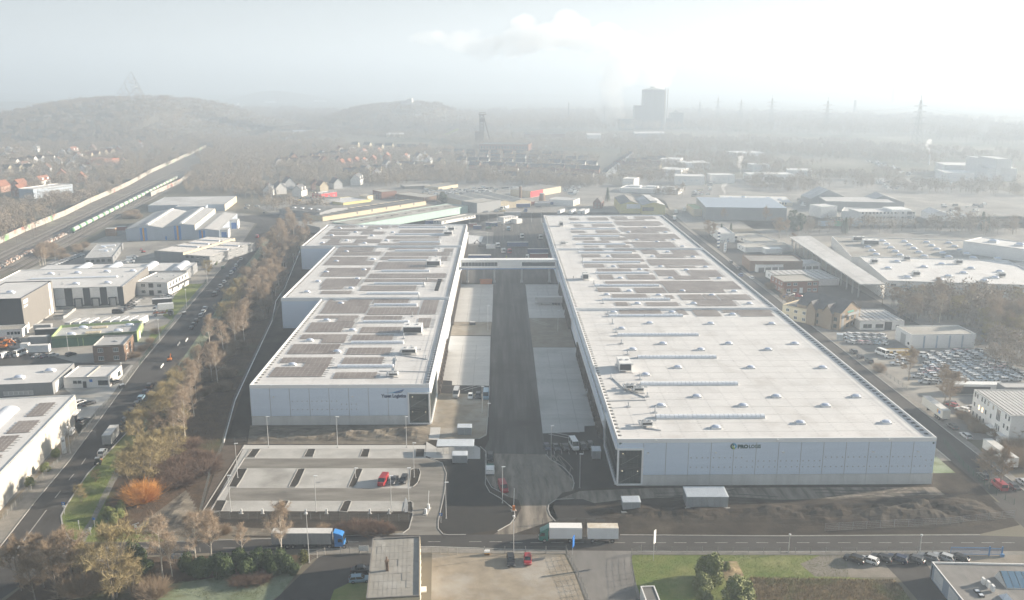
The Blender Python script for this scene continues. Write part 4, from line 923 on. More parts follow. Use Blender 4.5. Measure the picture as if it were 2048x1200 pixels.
for i in range(7):
 for j in range(5):q.sky([(0.10+i*0.085,0.14+j*0.17)],sc=1.5)
plant_unit(q.root,q.W*0.12,q.D*0.62,q.rz0,9,6,3.0);plant_unit(q.root,q.W*0.09,q.D*0.8,q.rz0,7,3,2.6)
ca,cb,cc,cd=g(1721,570.5,7.4),g(1770,570,7.4),g(1621,473,7.4),g(1578,475,7.4)
t=thing("loading_canopy","long pale loading canopy on columns running along the flank of the white hall","canopy",(ca.x,ca.y,0));o0=Vector((ca.x,ca.y,0));L4=[p-o0 for p in (ca,cb,cc,cd)]
b=MB();b.add([tuple(p) for p in L4]+[(p.x,p.y,p.z+0.5) for p in L4],[(3,2,1,0),(4,5,6,7),(0,1,5,4),(1,2,6,5),(2,3,7,6),(3,0,4,7)]);b.obj("roof",m_frost2,t)
cm=MB();cm.box(-0.25,0.25,-0.25,0.25,0,7.4);cmd=cm.data("column",m_grey)
for i in range(15):
 u=(i+0.5)/15;p=L4[0].lerp(L4[3],u);link("column",cmd,t,loc=(p.x+1.0,p.y,0))
for i in range(8):
 u0,u1=i/8+0.012,(i+1)/8-0.012;q4=[L4[0].lerp(L4[3],u0).lerp(L4[1].lerp(L4[2],u0),w_) for w_ in (0.3,0.7)]+[L4[0].lerp(L4[3],u1).lerp(L4[1].lerp(L4[2],u1),w_) for w_ in (0.7,0.3)]
 b=MB();b.poly([(p.x,p.y,7.96) for p in q4]);b.obj("roof_sheet",MATS["pale_roof_sheet"],t)
b=MB();p0,p1=L4[1],L4[2];b.add([(p0.x,p0.y,0),(p1.x,p1.y,0),(p1.x,p1.y,7.3),(p0.x,p0.y,7.3)],[(0,1,2,3),(3,2,1,0)]);b.obj("back_wall",m_white,t)
q=Bd("hall","bright white roofed annex at the far corner of the gravel-roofed hall","hall",(1927,482),(2150,512),D=(1905,466),h=13.5,wall=m_white,roof=m_frost,par=0.4);q.sky([(0.2,0.5),(0.45,0.5),(0.7,0.5)],sc=2)
q=Bd("workshop","low grey roofed workshop farthest along the right street","workshop",(1502,483),(1555,480.7),C=(1521,465.2),foot=('A',490),wall=m_render,roof=m_ltroof,par=0.3);q.wins('L',[0.3,0.6],[1.0],2,1.5,2)
q=Bd("workshop","flat-roofed workshop with a small white roof room beside the street","workshop",(1491,494.7),(1586,493),C=(1581,484.5),foot=('A',505),wall=m_render,roof=m_ltroof,par=0.3)
b=MB();b.box(q.W*0.35,q.W*0.7,-6,-0.05,0.0,3.2);b.obj("front_wing",m_white,q.root);q.wins('L',[0.3,0.7],[1.0],1.5,1.4,2)
q=Bd("workshop","dark brick workshop with grey corrugated roof behind the garage row","workshop",(1500,522),(1606,522.5),C=(1592,510),h=6.0,wall=m_brick,roof=m_fibre,par=0.3)
q=Bd("garage_row","long white garage row with nine dark doors","garage",(1514,530),(1641,526.5),C=(1622,519),foot=('A',544.5),wall=m_white,roof=m_frost2,par=0.25)
for i in range(9):q.slab('F',0.03+i*0.107,0.115+i*0.107,0.05,q.h-1.6,m_taupe,"garage_door",0.05)
q=Bd("workshop","white workshop with striped solar roof behind the red brick office","workshop",(1567,560),(1679,557.5),D=(1525,541),foot=('B',570.5),wall=m_white,roof=m_dkroof,par=0.2)
strips(q,9,((0.05,0.95),))
q.wins('L',[0.2,0.4,0.6,0.8],[1.2],1.6,1.6,2)
q=Bd("office","two-storey red brick office with white windows","office",(1567,563),(1638,561),C=(1613,548),foot=('A',587),wall=m_redbrick,roof=m_ltroof,par=0.4,cope=m_ltroof)
q.wins('F',[0.16,0.34,0.74,0.9],[0.9,4.0],2.0,1.4,2).wins('L',[0.2,0.45,0.7,0.88],[0.9,4.0],1.4,1.4,2);q.slab('F',0.47,0.56,0.05,2.8,m_frame,"door",0.05)
# gabled timber-and-grey office
q=Bd("office","three-gabled grey and timber office with balcony under its street gable","office",(1681,631),(1721,620),D=(1639,600),foot=('A',662),wall=mat("timber_boards",(0.26,0.205,0.145),(0.22,0.17,0.12),scale=0.5,stretch=(1,1,6),rough=0.8),roof=m_slate,profile=[(0,7.8),(0.5,12.2),(1,7.8)],over=0.5)
for y in (0.25,0.62):
 b=MB();w=q.D*0.2;c=q.D*y
 b.add([(-1.5,c-w/2,0),(-1.5,c+w/2,0),(-1.5,c+w/2,7.5),(-1.5,c,10.8),(-1.5,c-w/2,7.5),(q.W*0.4,c-w/2,0),(q.W*0.4,c+w/2,0),(q.W*0.4,c+w/2,7.5),(q.W*0.4,c,10.8),(q.W*0.4,c-w/2,7.5)],[(1,0,4,3,2),(0,5,9,4),(6,1,2,7)])
 o=b.obj("cross_gable",MATS["timber_boards"],q.root)
 r=MB();r.add([(-2,c-w/2-0.3,7.3),(-2,c,11.0),(-2,c+w/2+0.3,7.3),(q.W*0.45,c-w/2-0.3,7.3),(q.W*0.45,c,11.0),(q.W*0.45,c+w/2+0.3,7.3)],[(0,3,4,1),(1,4,5,2)]);r.obj("roof",m_slate,o)
q.slab('F',0.08,0.2,0.1,7.4,m_greyclad,"grey_strip",0.08);q.slab('F',0.8,0.92,0.1,7.4,m_greyclad,"grey_strip",0.08)
q.wins('F',[0.38,0.62],[1.0,4.0],2.0,1.6,2,m_dframe,m_glass).wins('L',[0.08,0.16,0.4,0.48,0.8,0.9],[1.0,4.0],1.6,1.6,2,m_dframe,m_glass)
q.slab('F',0.35,0.65,7.2,8.0,mat("sign_teal",(0.10,0.35,0.30),rough=0.5),"sign_panel",0.1);b=MB();b.box(q.W*0.25,q.W*0.8,-1.4,-0.02,6.3,6.5);b.box(q.W*0.25,q.W*0.8,-1.4,-1.34,6.5,7.4);b.obj("balcony",m_grey,q.root)
q=Bd("office","pale low wing joined to the rear of the gabled office","office",(1620,620),(1661,607),D=(1602,598),h=6.5,wall=m_cream,roof=m_fibre,par=0.3);q.wins('L',[0.2,0.5,0.8],[0.9,3.8],1.6,1.4,2);q.wins('F',[0.3,0.7],[0.9,3.8],1.6,1.4,2)
q=Bd("workshop","low white workshop with striped solar roof and an arched glass front","workshop",(1721,642.5),(1809,642),C=(1762,618),foot=('A',660),wall=m_render,roof=m_dkroof,par=0.3,cope=m_white)
strips(q,8,((0.06,0.92),))
q.wins('F',[0.12,0.22,0.4,0.48],[1.0],1.8,1.6,2,m_dframe,m_glass);q.slab('F',0.56,0.72,0,3.6,m_dframe,"roller_door");q.wins('F',[0.85],[1.0],1.6,1.3,2)
q=Bd("shed","white industrial shed with blue-grey vertical stripes by the used-car lot","shed",(1824,669.5),(1952,667.5),C=(1923,650),foot=('A',697),wall=m_white,roof=m_ltroof,par=0.25)
q.panels('F',5,0.2,q.h-0.6,m_white,gap=0.4); 
for i in range(1,5):q.slab('F',i/5-0.012,i/5+0.012,0.1,q.h-0.6,m_bluegrey,"stripe",0.09)
q.slab('L',0.35,0.65,0,4.5,m_grey,"roller_door");q.wins('L',[0.85],[1.0],1.6,1.2,1)
q=Bd("kiosk","small yellow sales kiosk at the edge of the used-car lot","kiosk",(1777,703.5),(1826,703),C=(1822,697),foot=('A',711.5),wall=mat("yellow_wall",(0.62,0.38,0.05),rough=0.7),roof=m_ltroof,par=0.15);q.wins('F',[0.25],[0.9],1.3,1.2,1)
q=Bd("office_block","white three-storey office with striped solar roof and two lit windows","office",(2023,832),(2190,834),D=(1958,779),foot=('A',892),wall=m_render,roof=m_dkroof,par=0.3)
q.wins('L',[0.06,0.13,0.25,0.33,0.42,0.56,0.88,0.96],[7.4],1.0,1.6,1,m_frame,m_glass).wins('L',[0.07,0.2,0.29,0.38,0.52,0.86,0.95],[4.3],1.0,1.6,1,m_frame,m_glass,lit=((1,0),(2,0))).wins('L',[0.06,0.17,0.26,0.35],[1.2],1.0,1.6,1,m_frame,m_glass)
q.wins('L',[0.70],[5.2],2.4,3.6,3,m_frame,m_window).wins('L',[0.66,0.7,0.75],[2.2],0.8,2.0,1,m_frame,m_glass)
strips(q,17,((0.04,0.96),))
for u in (0.62,0.9):
 fn,rz,L=q.face('L');b=MB();x,y=fn(u*L,0);b.box(-1.4,1.4,-1.5,0,0,0.6);b.box(-1.4,-1.3,-1.5,0,0.6,1.5);b.box(1.3,1.4,-1.5,0,0.6,1.5);b.box(-1.6,1.6,-1.7,0,2.6,2.75);o=b.obj("entrance_porch",m_white,q.root);o.location=(x,y,0);o.rotation_euler=(0,0,rz)
q=Bd("carport","long white-roofed open carport at the back of the used-car lot","carport",(1905,768.5),(2012,770),C=(2008,763),h=3.6,wall=m_white,roof=m_white,par=0.05)
q.slab('F',0.02,0.72,0.1,2.8,m_dframe,"shade_panel",0.03)  # dark panel stands in for the shade inside the open front
q=Bd("shed","small grey shed standing behind the white office block","shed",(2010,775),(2110,776),C=(2105,766),h=4.5,wall=m_greyclad,roof=m_frost2,par=0.1)
# ---- foreground
q=Bd("office_block","flat-roofed grey building with windows facing the street corner and roof coolers","building",(1970,1256.5),(2200,1262),D=(1850,1123),foot=('D',1154),wall=m_bluegrey,roof=mat("bitumen_sheet_roof",(0.20,0.19,0.18),(0.16,0.155,0.15),scale=0.2,stretch=(3,0.4,1),c3=(0.25,0.24,0.225),scale3=0.08,rough=0.9),par=0.35,cope=m_white)
for u in (0.13,0.42,0.70):
 q.slab('L',u-0.055,u+0.12,0.3,q.h-0.5,m_white,"white_panel",0.05);q.wins('L',[u,u+0.04,u+0.08],[1.3],0.95,1.6,1,m_frame,m_glass)
q.slab('L',0.02,0.03,0.1,q.h-0.6,m_dframe,"downpipe",0.1)
Z2=zf(1680,1080,5.565)
x,y=local(q,*Z2([(1855,545)])[0]);x1,_=local(q,*Z2([(2400,555)])[0])
b=MB();b.add([(x,y,q.rz0),(x1,y,q.rz0),(x1,y+4.6,q.rz0),(x-0.2,y+4.6,q.rz0),(x,y,q.rz0+0.25),(x1,y,q.rz0+0.25),(x1,y+4.6,q.rz0+0.25),(x-0.2,y+4.6,q.rz0+0.25),(x-0.3,y+3.2,q.rz0+2.2),(x1,y+3.2,q.rz0+2.2)],[(0,1,5,4),(2,3,7,6),(3,0,4,7),(6,7,8,9),(4,8,7)]);o=b.obj("roof_lantern",m_frame,q.root)
m_skyglass=mat("blue_roof_glass",(0.16,0.26,0.36),rough=0.12,spec=0.7)
for i in range(7):
 t0,t1=i/7,(i+1)/7;X0,X1=x+(x1-x)*t0+0.06,x+(x1-x)*t1-0.06
 p_=MB();p_.quad((X0,y,q.rz0+0.27),(X1,y,q.rz0+0.27),(X1,y+3.2,q.rz0+2.22),(X0,y+3.2,q.rz0+2.22));p_.obj("pane",m_skyglass,o)
for px,py in Z2([(1590,495),(1645,530),(1695,575)]):
 x,y=local(q,px,py);b=MB();b.box(x-0.22,x+0.22,y-0.5,y+0.5,q.rz0+0.15,q.rz0+1.5);o=b.obj("cooling_unit",m_white,q.root);c=MB();c.box(x+0.221,x+0.24,y-0.42,y+0.42,q.rz0+0.3,q.rz0+1.4);c.obj("grille",m_grey,o)
for px,py in Z2([(1525,580),(1570,625)]):
 x,y=local(q,px,py);b=MB();b.box(x-0.5,x+0.5,y-0.5,y+0.5,q.rz0,q.rz0+0.35);o=b.obj("rooflight",m_dframe,q.root);b=MB();b.box(x-0.38,x+0.38,y-0.38,y+0.38,q.rz0+0.35,q.rz0+0.42);b.obj("pane",m_poly,o)
x,y=local(q,*Z2([(1845,650)])[0]);b=MB();b.add([(x-1,y-1,q.rz0+0.1),(x+1,y-1,q.rz0+0.1),(x+1,y+1,q.rz0+0.1),(x-1,y+1,q.rz0+0.1),(x,y,q.rz0+1.2)],[(0,1,4),(1,2,4),(2,3,4),(3,0,4)]);b.obj("glass_pyramid",m_poly,q.root)
q=Bd("office_block","grey slab-roofed building with a smoking flue beside the gravel lot","building",(732,1197),(839.5,1191),D=(763,1075.5),h=6.4,wall=m_cream,roof=mat("slab_roof",(0.30,0.285,0.255),(0.25,0.24,0.22),scale=0.5,c3=(0.36,0.35,0.33),scale3=0.15,rough=0.95),par=0.3,cope=m_taupe)
q.slab('R',0.0,1.0,0.0,q.h-0.3,m_cream,"side_wall",0.04);q.wins('R',[0.1,0.22,0.34,0.46,0.58,0.7,0.82,0.93],[1.0,3.7],1.2,1.5,1,m_frame,m_glass)
b=MB();nx,ny=9,8
for i in range(nx):
 for j in range(ny):
  if random.random()<0.96:b.box(q.W*0.03+i*q.W*0.8/nx,q.W*0.03+(i+1)*q.W*0.8/nx-0.06,0.6+j*(q.D-1.2)/ny,0.6+(j+1)*(q.D-1.2)/ny-0.06,q.rz0+0.01,q.rz0+0.05+0.02*random.random())
b.obj("roof_slab",MATS["slab_roof"],q.root,kind='stuff')
z1=zf(400,820,3.158)
x,y=local(q,*z1([(1182,1015)])[0]);b=MB();b.box(x-0.3,x+0.3,y-0.3,y+0.3,q.rz0,q.rz0+2.2);b.box(x-0.42,x+0.42,y-0.42,y+0.42,q.rz0+2.2,q.rz0+2.4);b.tube((x,y,q.rz0+2.4),(x,y,q.rz0+3.2),0.15,0.15,8);b.obj("flue",m_brick,q.root)
FLUE=Vector((q.root.location.x+math.cos(q.rz)*x-math.sin(q.rz)*y,q.root.location.y+math.sin(q.rz)*x+math.cos(q.rz)*y,q.rz0+3.2))
b=MB();b.box(q.W+0.05,q.W+1.3,q.D*0.28,q.D*0.36,2.9,3.1);b.obj("door_canopy",m_white,q.root)
q=Bd("transformer_house","small white transformer house with dark flat roof on the lawn","transformer house",(1292,1203),(1321,1202),D=(1284,1172),h=3.0,wall=m_render,roof=m_dkroof,par=0.12);q.slab('F',0.2,0.8,0,2.2,m_grey)

# ---- works behind the halls
zm1=zf(480,340,6.827);zm2=zf(720,340,5.389);zm3=zf(1060,340,5.389)
q=Bd("hall","long beige hall with a dark corrugated roof behind the left warehouse","hall",(645,433.5),(852,402),C=(833,396),foot=('B',410),wall=m_beige,roof=m_dkroof,par=0.25)
q.panels('F',16,0.2,q.h-0.3,m_beige)
for i in range(5):q.slab('F',0.3+i*0.14,0.315+i*0.14,1.5,4,m_taupe,"door",0.1)
for i in range(14):b=MB();b.box(q.W*(i+0.5)/14-0.9,q.W*(i+0.5)/14+0.9,0.5,q.D-0.5,q.rz0+0.02,q.rz0+0.3);b.obj("roof_sheet",m_fibre,q.root)
q=Bd("hall","pale teal glass-fronted hall behind the left warehouse","hall",(705,449.6),(936,411.5),C=(905,406),foot=('B',425),wall=m_teal,roof=m_ltroof,par=0.3);q.panels('F',18,0.3,q.h-0.4,m_teal)
for i in range(7):b=MB();b.box(q.W*(0.15+i*0.12),q.W*(0.15+i*0.12)+7,q.D*0.5-1,q.D*0.5+1,q.rz0+0.02,q.rz0+0.5);b.obj("rooflight",m_dkroof,q.root)
q=Bd("office","low white lettered office range beside the teal hall","office",(883,442.5),(951,430),C=(941,426.5),foot=('B',436),wall=m_render,roof=m_ltroof,par=0.3);q.wins('F',[0.1,0.65,0.75,0.85,0.93],[1.0],1.8,1.2,2);q.wins('L',[0.3,0.6],[1.0],1.6,1.3,2)
q=Bd("shed","rusty-striped grey shed roof between the teal hall and the left warehouse","shed",(640,455),(760,440),C=(744,432),h=5,wall=m_greyclad,roof=m_ltroof,par=0.1)
q=Bd("hall","broad beige low works roof around the brick chimney","hall",(954,407),(1062,399),C=(1040,380),h=6.0,wall=m_beige,roof=m_ltroof,profile=[(0,5),(0.17,7),(0.33,5),(0.5,7),(0.67,5),(0.83,7),(1,5)])
q=Bd("office","white office front with a row of windows before the beige works","office",(952,411),(1007,414),C=(1020,406),foot=('B',420),wall=m_render,roof=m_ltroof,par=0.3);q.wins('F',[0.08*i+0.06 for i in range(12)],[1.3],1.6,1.4,1,m_frame,m_glass)
q=Bd("office","grey two-storey house at the corner of the beige works","office",(923,402),(954,406),C=(972,396),h=8.5,wall=m_greyclad,roof=m_ltroof,par=0.3);q.wins('F',[0.15,0.3,0.45,0.6,0.8],[1.2,4.6],1.4,1.4,1)
q=Bd("hall","red and beige gabled hall behind the brick chimney","hall",(1061,388.5),(1122,378),C=(1106,371),foot=('B',384.5),wall=m_beige,roof=m_fibre,profile=[(0,6),(1,6)],over=0.6);q.slab('F',0.0,0.4,0.2,5.7,m_redwall,"red_wall",0.05)
q=Bd("hall","white gabled hall beside the lorry park","hall",(1098,398.5),(1147,401),C=(1156,396),foot=('B',412.5),wall=m_white,roof=m_frost2,par=0.1);q.slab('R',0.1,0.9,0.1,q.h-0.5,m_cream,"gable_cladding",0.05)
q=Bd("hall","grey-roofed yellow gabled works by the busy far street, western of the pair","hall",(1241,409),(1282,409),C=(1287,395),foot=('A',427),wall=m_ywall,roof=m_fibre,profile=[(0,7.5),(0.5,10),(1,7.5)]);q.slab('F',0.3,0.98,4,7.8,m_white,"white_cladding",0.06)
q=Bd("hall","pale-roofed yellow gabled works by the busy far street, eastern of the pair","hall",(1284,411),(1331,411),C=(1344,397),foot=('B',429),wall=m_ywall,roof=m_frost2,profile=[(0,7.5),(0.5,10),(1,7.5)]);q.slab('F',0.02,0.5,3,6,m_dkroof,"dark_canopy",0.5)
b=MB();b.box(q.W*0.35,q.W*0.65,2,q.D-2,9.5,11);b.obj("ridge_monitor",m_frost2,q.root)
q=Bd("hall","large white hall with three raised rooflights in the haze","hall",(1240,375.5),(1357,380.5),C=(1366,374),foot=('B',389),wall=m_white,roof=m_frost,par=0.3)
for i in range(3):b=MB();b.box(q.W*(0.1+i*0.3),q.W*(0.3+i*0.3),q.D*0.4,q.D*0.7,q.rz0,q.rz0+1.6);b.obj("raised_rooflight",m_white,q.root)
q=Bd("hall","dark-fronted grey hall north of the scrapyard","hall",(809,373),(867,370.8),C=(866.5,366.5),foot=('A',378.5),wall=m_dkroof,roof=m_ltroof,par=0.2)
q=Bd("hall","beige-roofed hall beside the dark-fronted hall at the scrapyard","hall",(877,374.5),(916,368.5),C=(905.6,363.8),foot=('A',380.5),wall=m_cream,roof=m_fibre,par=0.1)
q=Bd("workshop","low brown workshop row between the scrapyard and the dark hedge","workshop",(790,387.5),(848,395),C=(879,391),h=5,wall=m_brick,roof=m_ltroof,par=0.2);q.wins('F',[0.1*i+0.05 for i in range(10)],[1.2],1.6,1.4,1)
q=Bd("hall","yellow-walled hall with a pale flat roof by the red house","hall",(686.5,405.5),(742,398.3),C=(720,390.5),foot=('A',410.5),wall=m_ywall,roof=m_frost,par=0.2)
q=Bd("hall","dark-roofed works with four rooflights behind the birches","hall",(639,423),(695,412.3),D=(591,410.5),h=6,wall=m_greyclad,roof=m_dkroof,profile=[(0,5),(0.5,6.5),(1,5)]); 
for i in range(4):b=MB();b.box(q.W*0.22-1,q.W*0.22+1,q.D*(0.15+i*0.2),q.D*(0.15+i*0.2)+2.5,5.9,6.6);b.obj("rooflight",m_poly,q.root)
q=Bd("house","bright red flat-roofed two-storey building","building",(624,386),(642,387.8),C=(667.5,383),foot=('B',397),wall=m_redwall,roof=m_frost2,par=0.3,cope=m_white);q.wins('F',[0.25,0.6],[1.0,4.2],2.5,1.4,2);q.wins('R',[0.15,0.5,0.8],[1.0,4.2],2.5,1.4,2);q.slab('F',0.0,1.0,3.1,3.5,m_white,"band",0.05)
q=Bd("office","white two-storey site office beside the parked trailers","office",(996.5,433.7),(1007.6,435.6),C=(1030,431),foot=('B',448.5),wall=m_render,roof=m_frost,par=0.2);q.wins('R',[0.15,0.3,0.45,0.65,0.8],[1.0,3.8],1.2,1.2,1); 
b=MB();b.box(q.W+0.05,q.W+5,q.D*0.6,q.D,0,3.4);b.obj("side_wing",m_render,q.root)
q=Bd("workshop","low dark-roofed workshop in front of the yellow hall","workshop",(640,400),(680,396),C=(690,390),h=4.5,wall=m_greyclad,roof=m_dkroof,par=0.1)
q=Bd("workshop","long low cream workshop beside the red house","workshop",(735,392),(751,389),C=(745,386),h=4.5,wall=m_cream,roof=m_ltroof,par=0.1)
q=Bd("house","brown brick flat-roofed block among the old houses","building",(745,380),(763,384),C=(785,380),h=7,wall=m_redbrick,roof=m_ltroof,par=0.2);q.wins('F',[0.2,0.5,0.8],[1.0,3.9],1.5,1.4,2)
# ---- right middle ground
q=Bd("hall","wide blue-grey works hall with a plain sloping roof in the haze","hall",(1410.5,430),(1573,432),C=(1567,411),foot=('B',442),wall=m_greyclad,roof=m_bluegrey,profile=[(0,10),(1,10)]);q.panels('F',22,0.2,5.5,m_greyclad)
b=MB()
for i in range(28):b.box(q.W*i/28,q.W*i/28+0.12,0,q.D,10.16,10.32)
b.obj("roof_rib",m_bluegrey,q.root,kind='stuff')
q=Bd("hall","long beige showroom hall with white flat roof behind the blue-grey works","hall",(1444,402.5),(1586,405.5),C=(1583,393),foot=('B',412),wall=m_cream,roof=m_frost,par=0.2);q.sky([(0.15,0.5),(0.35,0.7),(0.5,0.3),(0.7,0.6),(0.85,0.4)],sc=1.6);q.wins('F',[0.3+0.04*i for i in range(16)],[1.0],1.5,2,1)
q=Bd("shed","great pointed storage shed fading into the haze","shed",(1621,391),(1699,391),C=(1690,384),h=9,wall=m_greyclad,roof=m_frost2,profile=[(0,6),(0.45,14),(1,6)])
q=Bd("shed","long pitched storage shed in front of the pointed shed","shed",(1652,402.5),(1790,405),C=(1783,395),h=8,wall=m_greyclad,roof=m_frost2,par=0.1)
q=Bd("shed","second pointed storage shed east of the great one","shed",(1735,395),(1810,396),C=(1800,389),h=9,wall=m_greyclad,roof=m_frost2,profile=[(0,5),(0.45,11),(1,5)])
q=Bd("office","long white three-storey office with rows of small dark windows","office",(1719,424),(1831,423.5),C=(1822,416),foot=('A',450.5),wall=m_render,roof=m_frost,par=0.4);q.wins('F',[0.06+0.065*i for i in range(10)]+[0.78,0.97],[1.5,5.0,8.5],1.6,1.5,1,m_frame,m_glass);q.wins('F',[0.9],[1.2,4.5,7.8],4,2.6,4)
b=MB();b.box(q.W*0.6,q.W*0.95,2,q.D-2,q.rz0,q.rz0+1.8);b.obj("roof_house",m_white,q.root)
q=Bd("workshop","white workshop wing attached behind the three-storey office","workshop",(1683,422),(1719,424),C=(1745,417),h=8,wall=m_render,roof=m_frost2,par=0.3)
q=Bd("shed","small white pitched hall east of the three-storey office","shed",(1862,431),(1903,431.5),C=(1896,424),foot=('A',442),wall=m_white,roof=m_frost,profile=[(0,5),(0.4,8),(1,5)])
q=Bd("workshop","pale flat-roofed house with dark conifers by the far street corner","workshop",(1442,467),(1470,467),C=(1457,452),h=6,wall=m_render,roof=m_frost2,par=0.5)
q=Bd("shop","pale green roofed filling station shop beside the far street","shop",(1388,418),(1408,418),C=(1411,408),h=6,wall=m_cream,roof=m_lime,par=0.3)
q=Bd("shed","white storage shed with a lorry parked against it","shed",(1643,413.5),(1675,412),C=(1678,406),h=9,wall=m_white,roof=m_frost,par=0.2)
FARB=[((1475,306),(1530,305),(1528,301),6,"white hall far down the hazy street"),((1320,318),(1360,319),(1362,315),7,"pale hall by the hazy street, western one"),((1365,326),(1420,326),(1418,321),8,"pale hall by the hazy street, eastern one"),((1318,338),(1362,340),(1364,335),8,"low white hall at the foot of the terraces"),((1500,349),(1590,349),(1588,344),8,"long white hall behind the bare trees"),((1506,330),(1540,330),(1538,326),8,"faint white hall beyond the long one"),((1575,340),(1625,341),(1622,337),7,"faint low hall in the sunlit haze"),
  ((1890,330),(1955,331),(1950,325),11,"chalky works hall at the eastern rim"),((1958,316),(1975,316),(1974,312),22,"pale silo tower at the eastern rim"),((1995,318),(2025,318),(2022,312),24,"pale works tower at the eastern rim"),((1975,336),(2035,337),(2030,331),14,"white flat works hall at the eastern rim"),((1890,345),(1950,346),(1946,340),10,"lowest pale hall at the eastern rim"),
  ((1245,357),(1268,358),(1270,354),8,"lone white house before the terraces"),((1350,352),(1410,353),(1412,348),9,"dark-roofed hall beside the hazy street"),((1422,350),(1470,350),(1466,346),9,"white flat hall opposite the dark-roofed one")]
for A,B_,C,h,lb in FARB:
 q=Bd("far_hall",lb,"hall",A,B_,C=C,h=h,wall=m_render,roof=m_frost,par=0.3);q.wins('F',[0.15,0.35,0.55,0.75],[h*0.45],1.6,1.0,1,m_frame,m_bluegrey)
# ---- village houses
def house_meshes(kind,W,D,hw,hr,roofm,wallm,dormers=0):
 root_w=MB();root_w.poly([(0,0,0),(W,0,0),(W,0,hw),(W/2,0,hw+hr),(0,0,hw)]);root_w.poly([(W,D,0),(0,D,0),(0,D,hw),(W/2,D,hw+hr),(W,D,hw)]);root_w.quad((0,D,0),(0,0,0),(0,0,hw),(0,D,hw));root_w.quad((W,0,0),(W,D,0),(W,D,hw),(W,0,hw))
 r=MB();o=0.35;s=hr/(W/2)
 r.add([(-o,-o,hw-o*s+0.02),(W/2,-o,hw+hr+0.02),(W/2,D+o,hw+hr+0.02),(-o,D+o,hw-o*s+0.02),(W+o,-o,hw-o*s+0.02),(W+o,D+o,hw-o*s+0.02),
  (-o,-o,hw-o*s+0.25),(W/2,-o,hw+hr+0.25),(W/2,D+o,hw+hr+0.25),(-o,D+o,hw-o*s+0.25),(W+o,-o,hw-o*s+0.25),(W+o,D+o,hw-o*s+0.25)],
  [(6,7,8,9),(7,10,11,8),(3,2,1,0),(2,5,4,1),(0,1,7,6),(1,4,10,7),(4,5,11,10),(5,2,8,11),(2,3,9,8),(3,0,6,9)])
 d=MB()
 if dormers:d.box(W*0.72,W*0.97,-0.9,0.9,hw+0.1,hw+hr*0.62)
 c=MB();c.box(W*0.42,W*0.52,D*0.3,D*0.3+0.7,hw+hr*0.7,hw+hr+1.2)
 w=MB()
 return root_w.data("wall",wallm),r.data("roof",roofm),c.data("chimney",m_redbrick),(d.data("dormer",wallm) if dormers else None)
HOUSES={}
def make_house(key,W,D,hw,hr,roofm,wallm,dormers,label):
 root=thing("house",label,"house");wd,rd,cd,dd=house_meshes(key,W,D,hw,hr,roofm,wallm,dormers)
 for n,d_ in (("wall",wd),("roof",rd),("chimney",cd)):
  o=link(n,d_,root);o.location=(-W/2,-D/2,0)
 for i in range(dormers):link("dormer",dd,root,loc=(-W/2,-D/2+D*(i+0.5)/dormers,0))
 win,pane=window_data(1.1,1.3,1,m_frame,m_glass)
 for z in ((1.0,3.7) if hw >5 else (1.0,)):
  for t in (0.3,0.7):link("window",win,root,loc=(-W/2+W*t,-D/2-0.005,z)); 
  for t in (0.2,0.5,0.8):link("window",win,root,loc=(W/2+0.005,-D/2+D*t,z),rz=math.pi/2)
 link("window",win,root,loc=(0,-D/2-0.005,hw+0.5))
 remember(root);return root
HK={}
m_pink=mat("pink_brick_render",(0.42,0.24,0.17),(0.36,0.20,0.14),scale=0.4,rough=0.9)
m_greyrender=mat("grey_render",(0.42,0.43,0.44),rough=0.9)
for rn,rm,in (("red-tiled",m_redtile),("brown-tiled",m_browntile),("slate-roofed",m_slate)):
 for wn_,wm in (("white",m_render),("cream",m_cream),("brick",m_pink),("grey",m_greyrender)):
  HK[(rn,wn_)]=None
def place_house(px,py,rz,rn,wn_,label,group,sc=1.0,long=1.0):
 P=g(px,py)
 if HK[(rn,wn_)] is None:
  r=make_house(rn+wn_,9.0,11.0,5.6,4.6,{"red-tiled":m_redtile,"brown-tiled":m_browntile,"slate-roofed":m_slate}[rn],{"white":m_render,"cream":m_cream,"brick":m_pink,"grey":m_greyrender}[wn_],2 if wn_ in ("white","cream") else 0,label)
  HK[(rn,wn_)]=r;r.location=P;r.rotation_euler=(0,0,rz);r["group"]=group;r.scale=(sc,sc*long,sc);return r
 return dup(HK[(rn,wn_)],P,rz,label,group,scale=(sc,sc*long,sc))
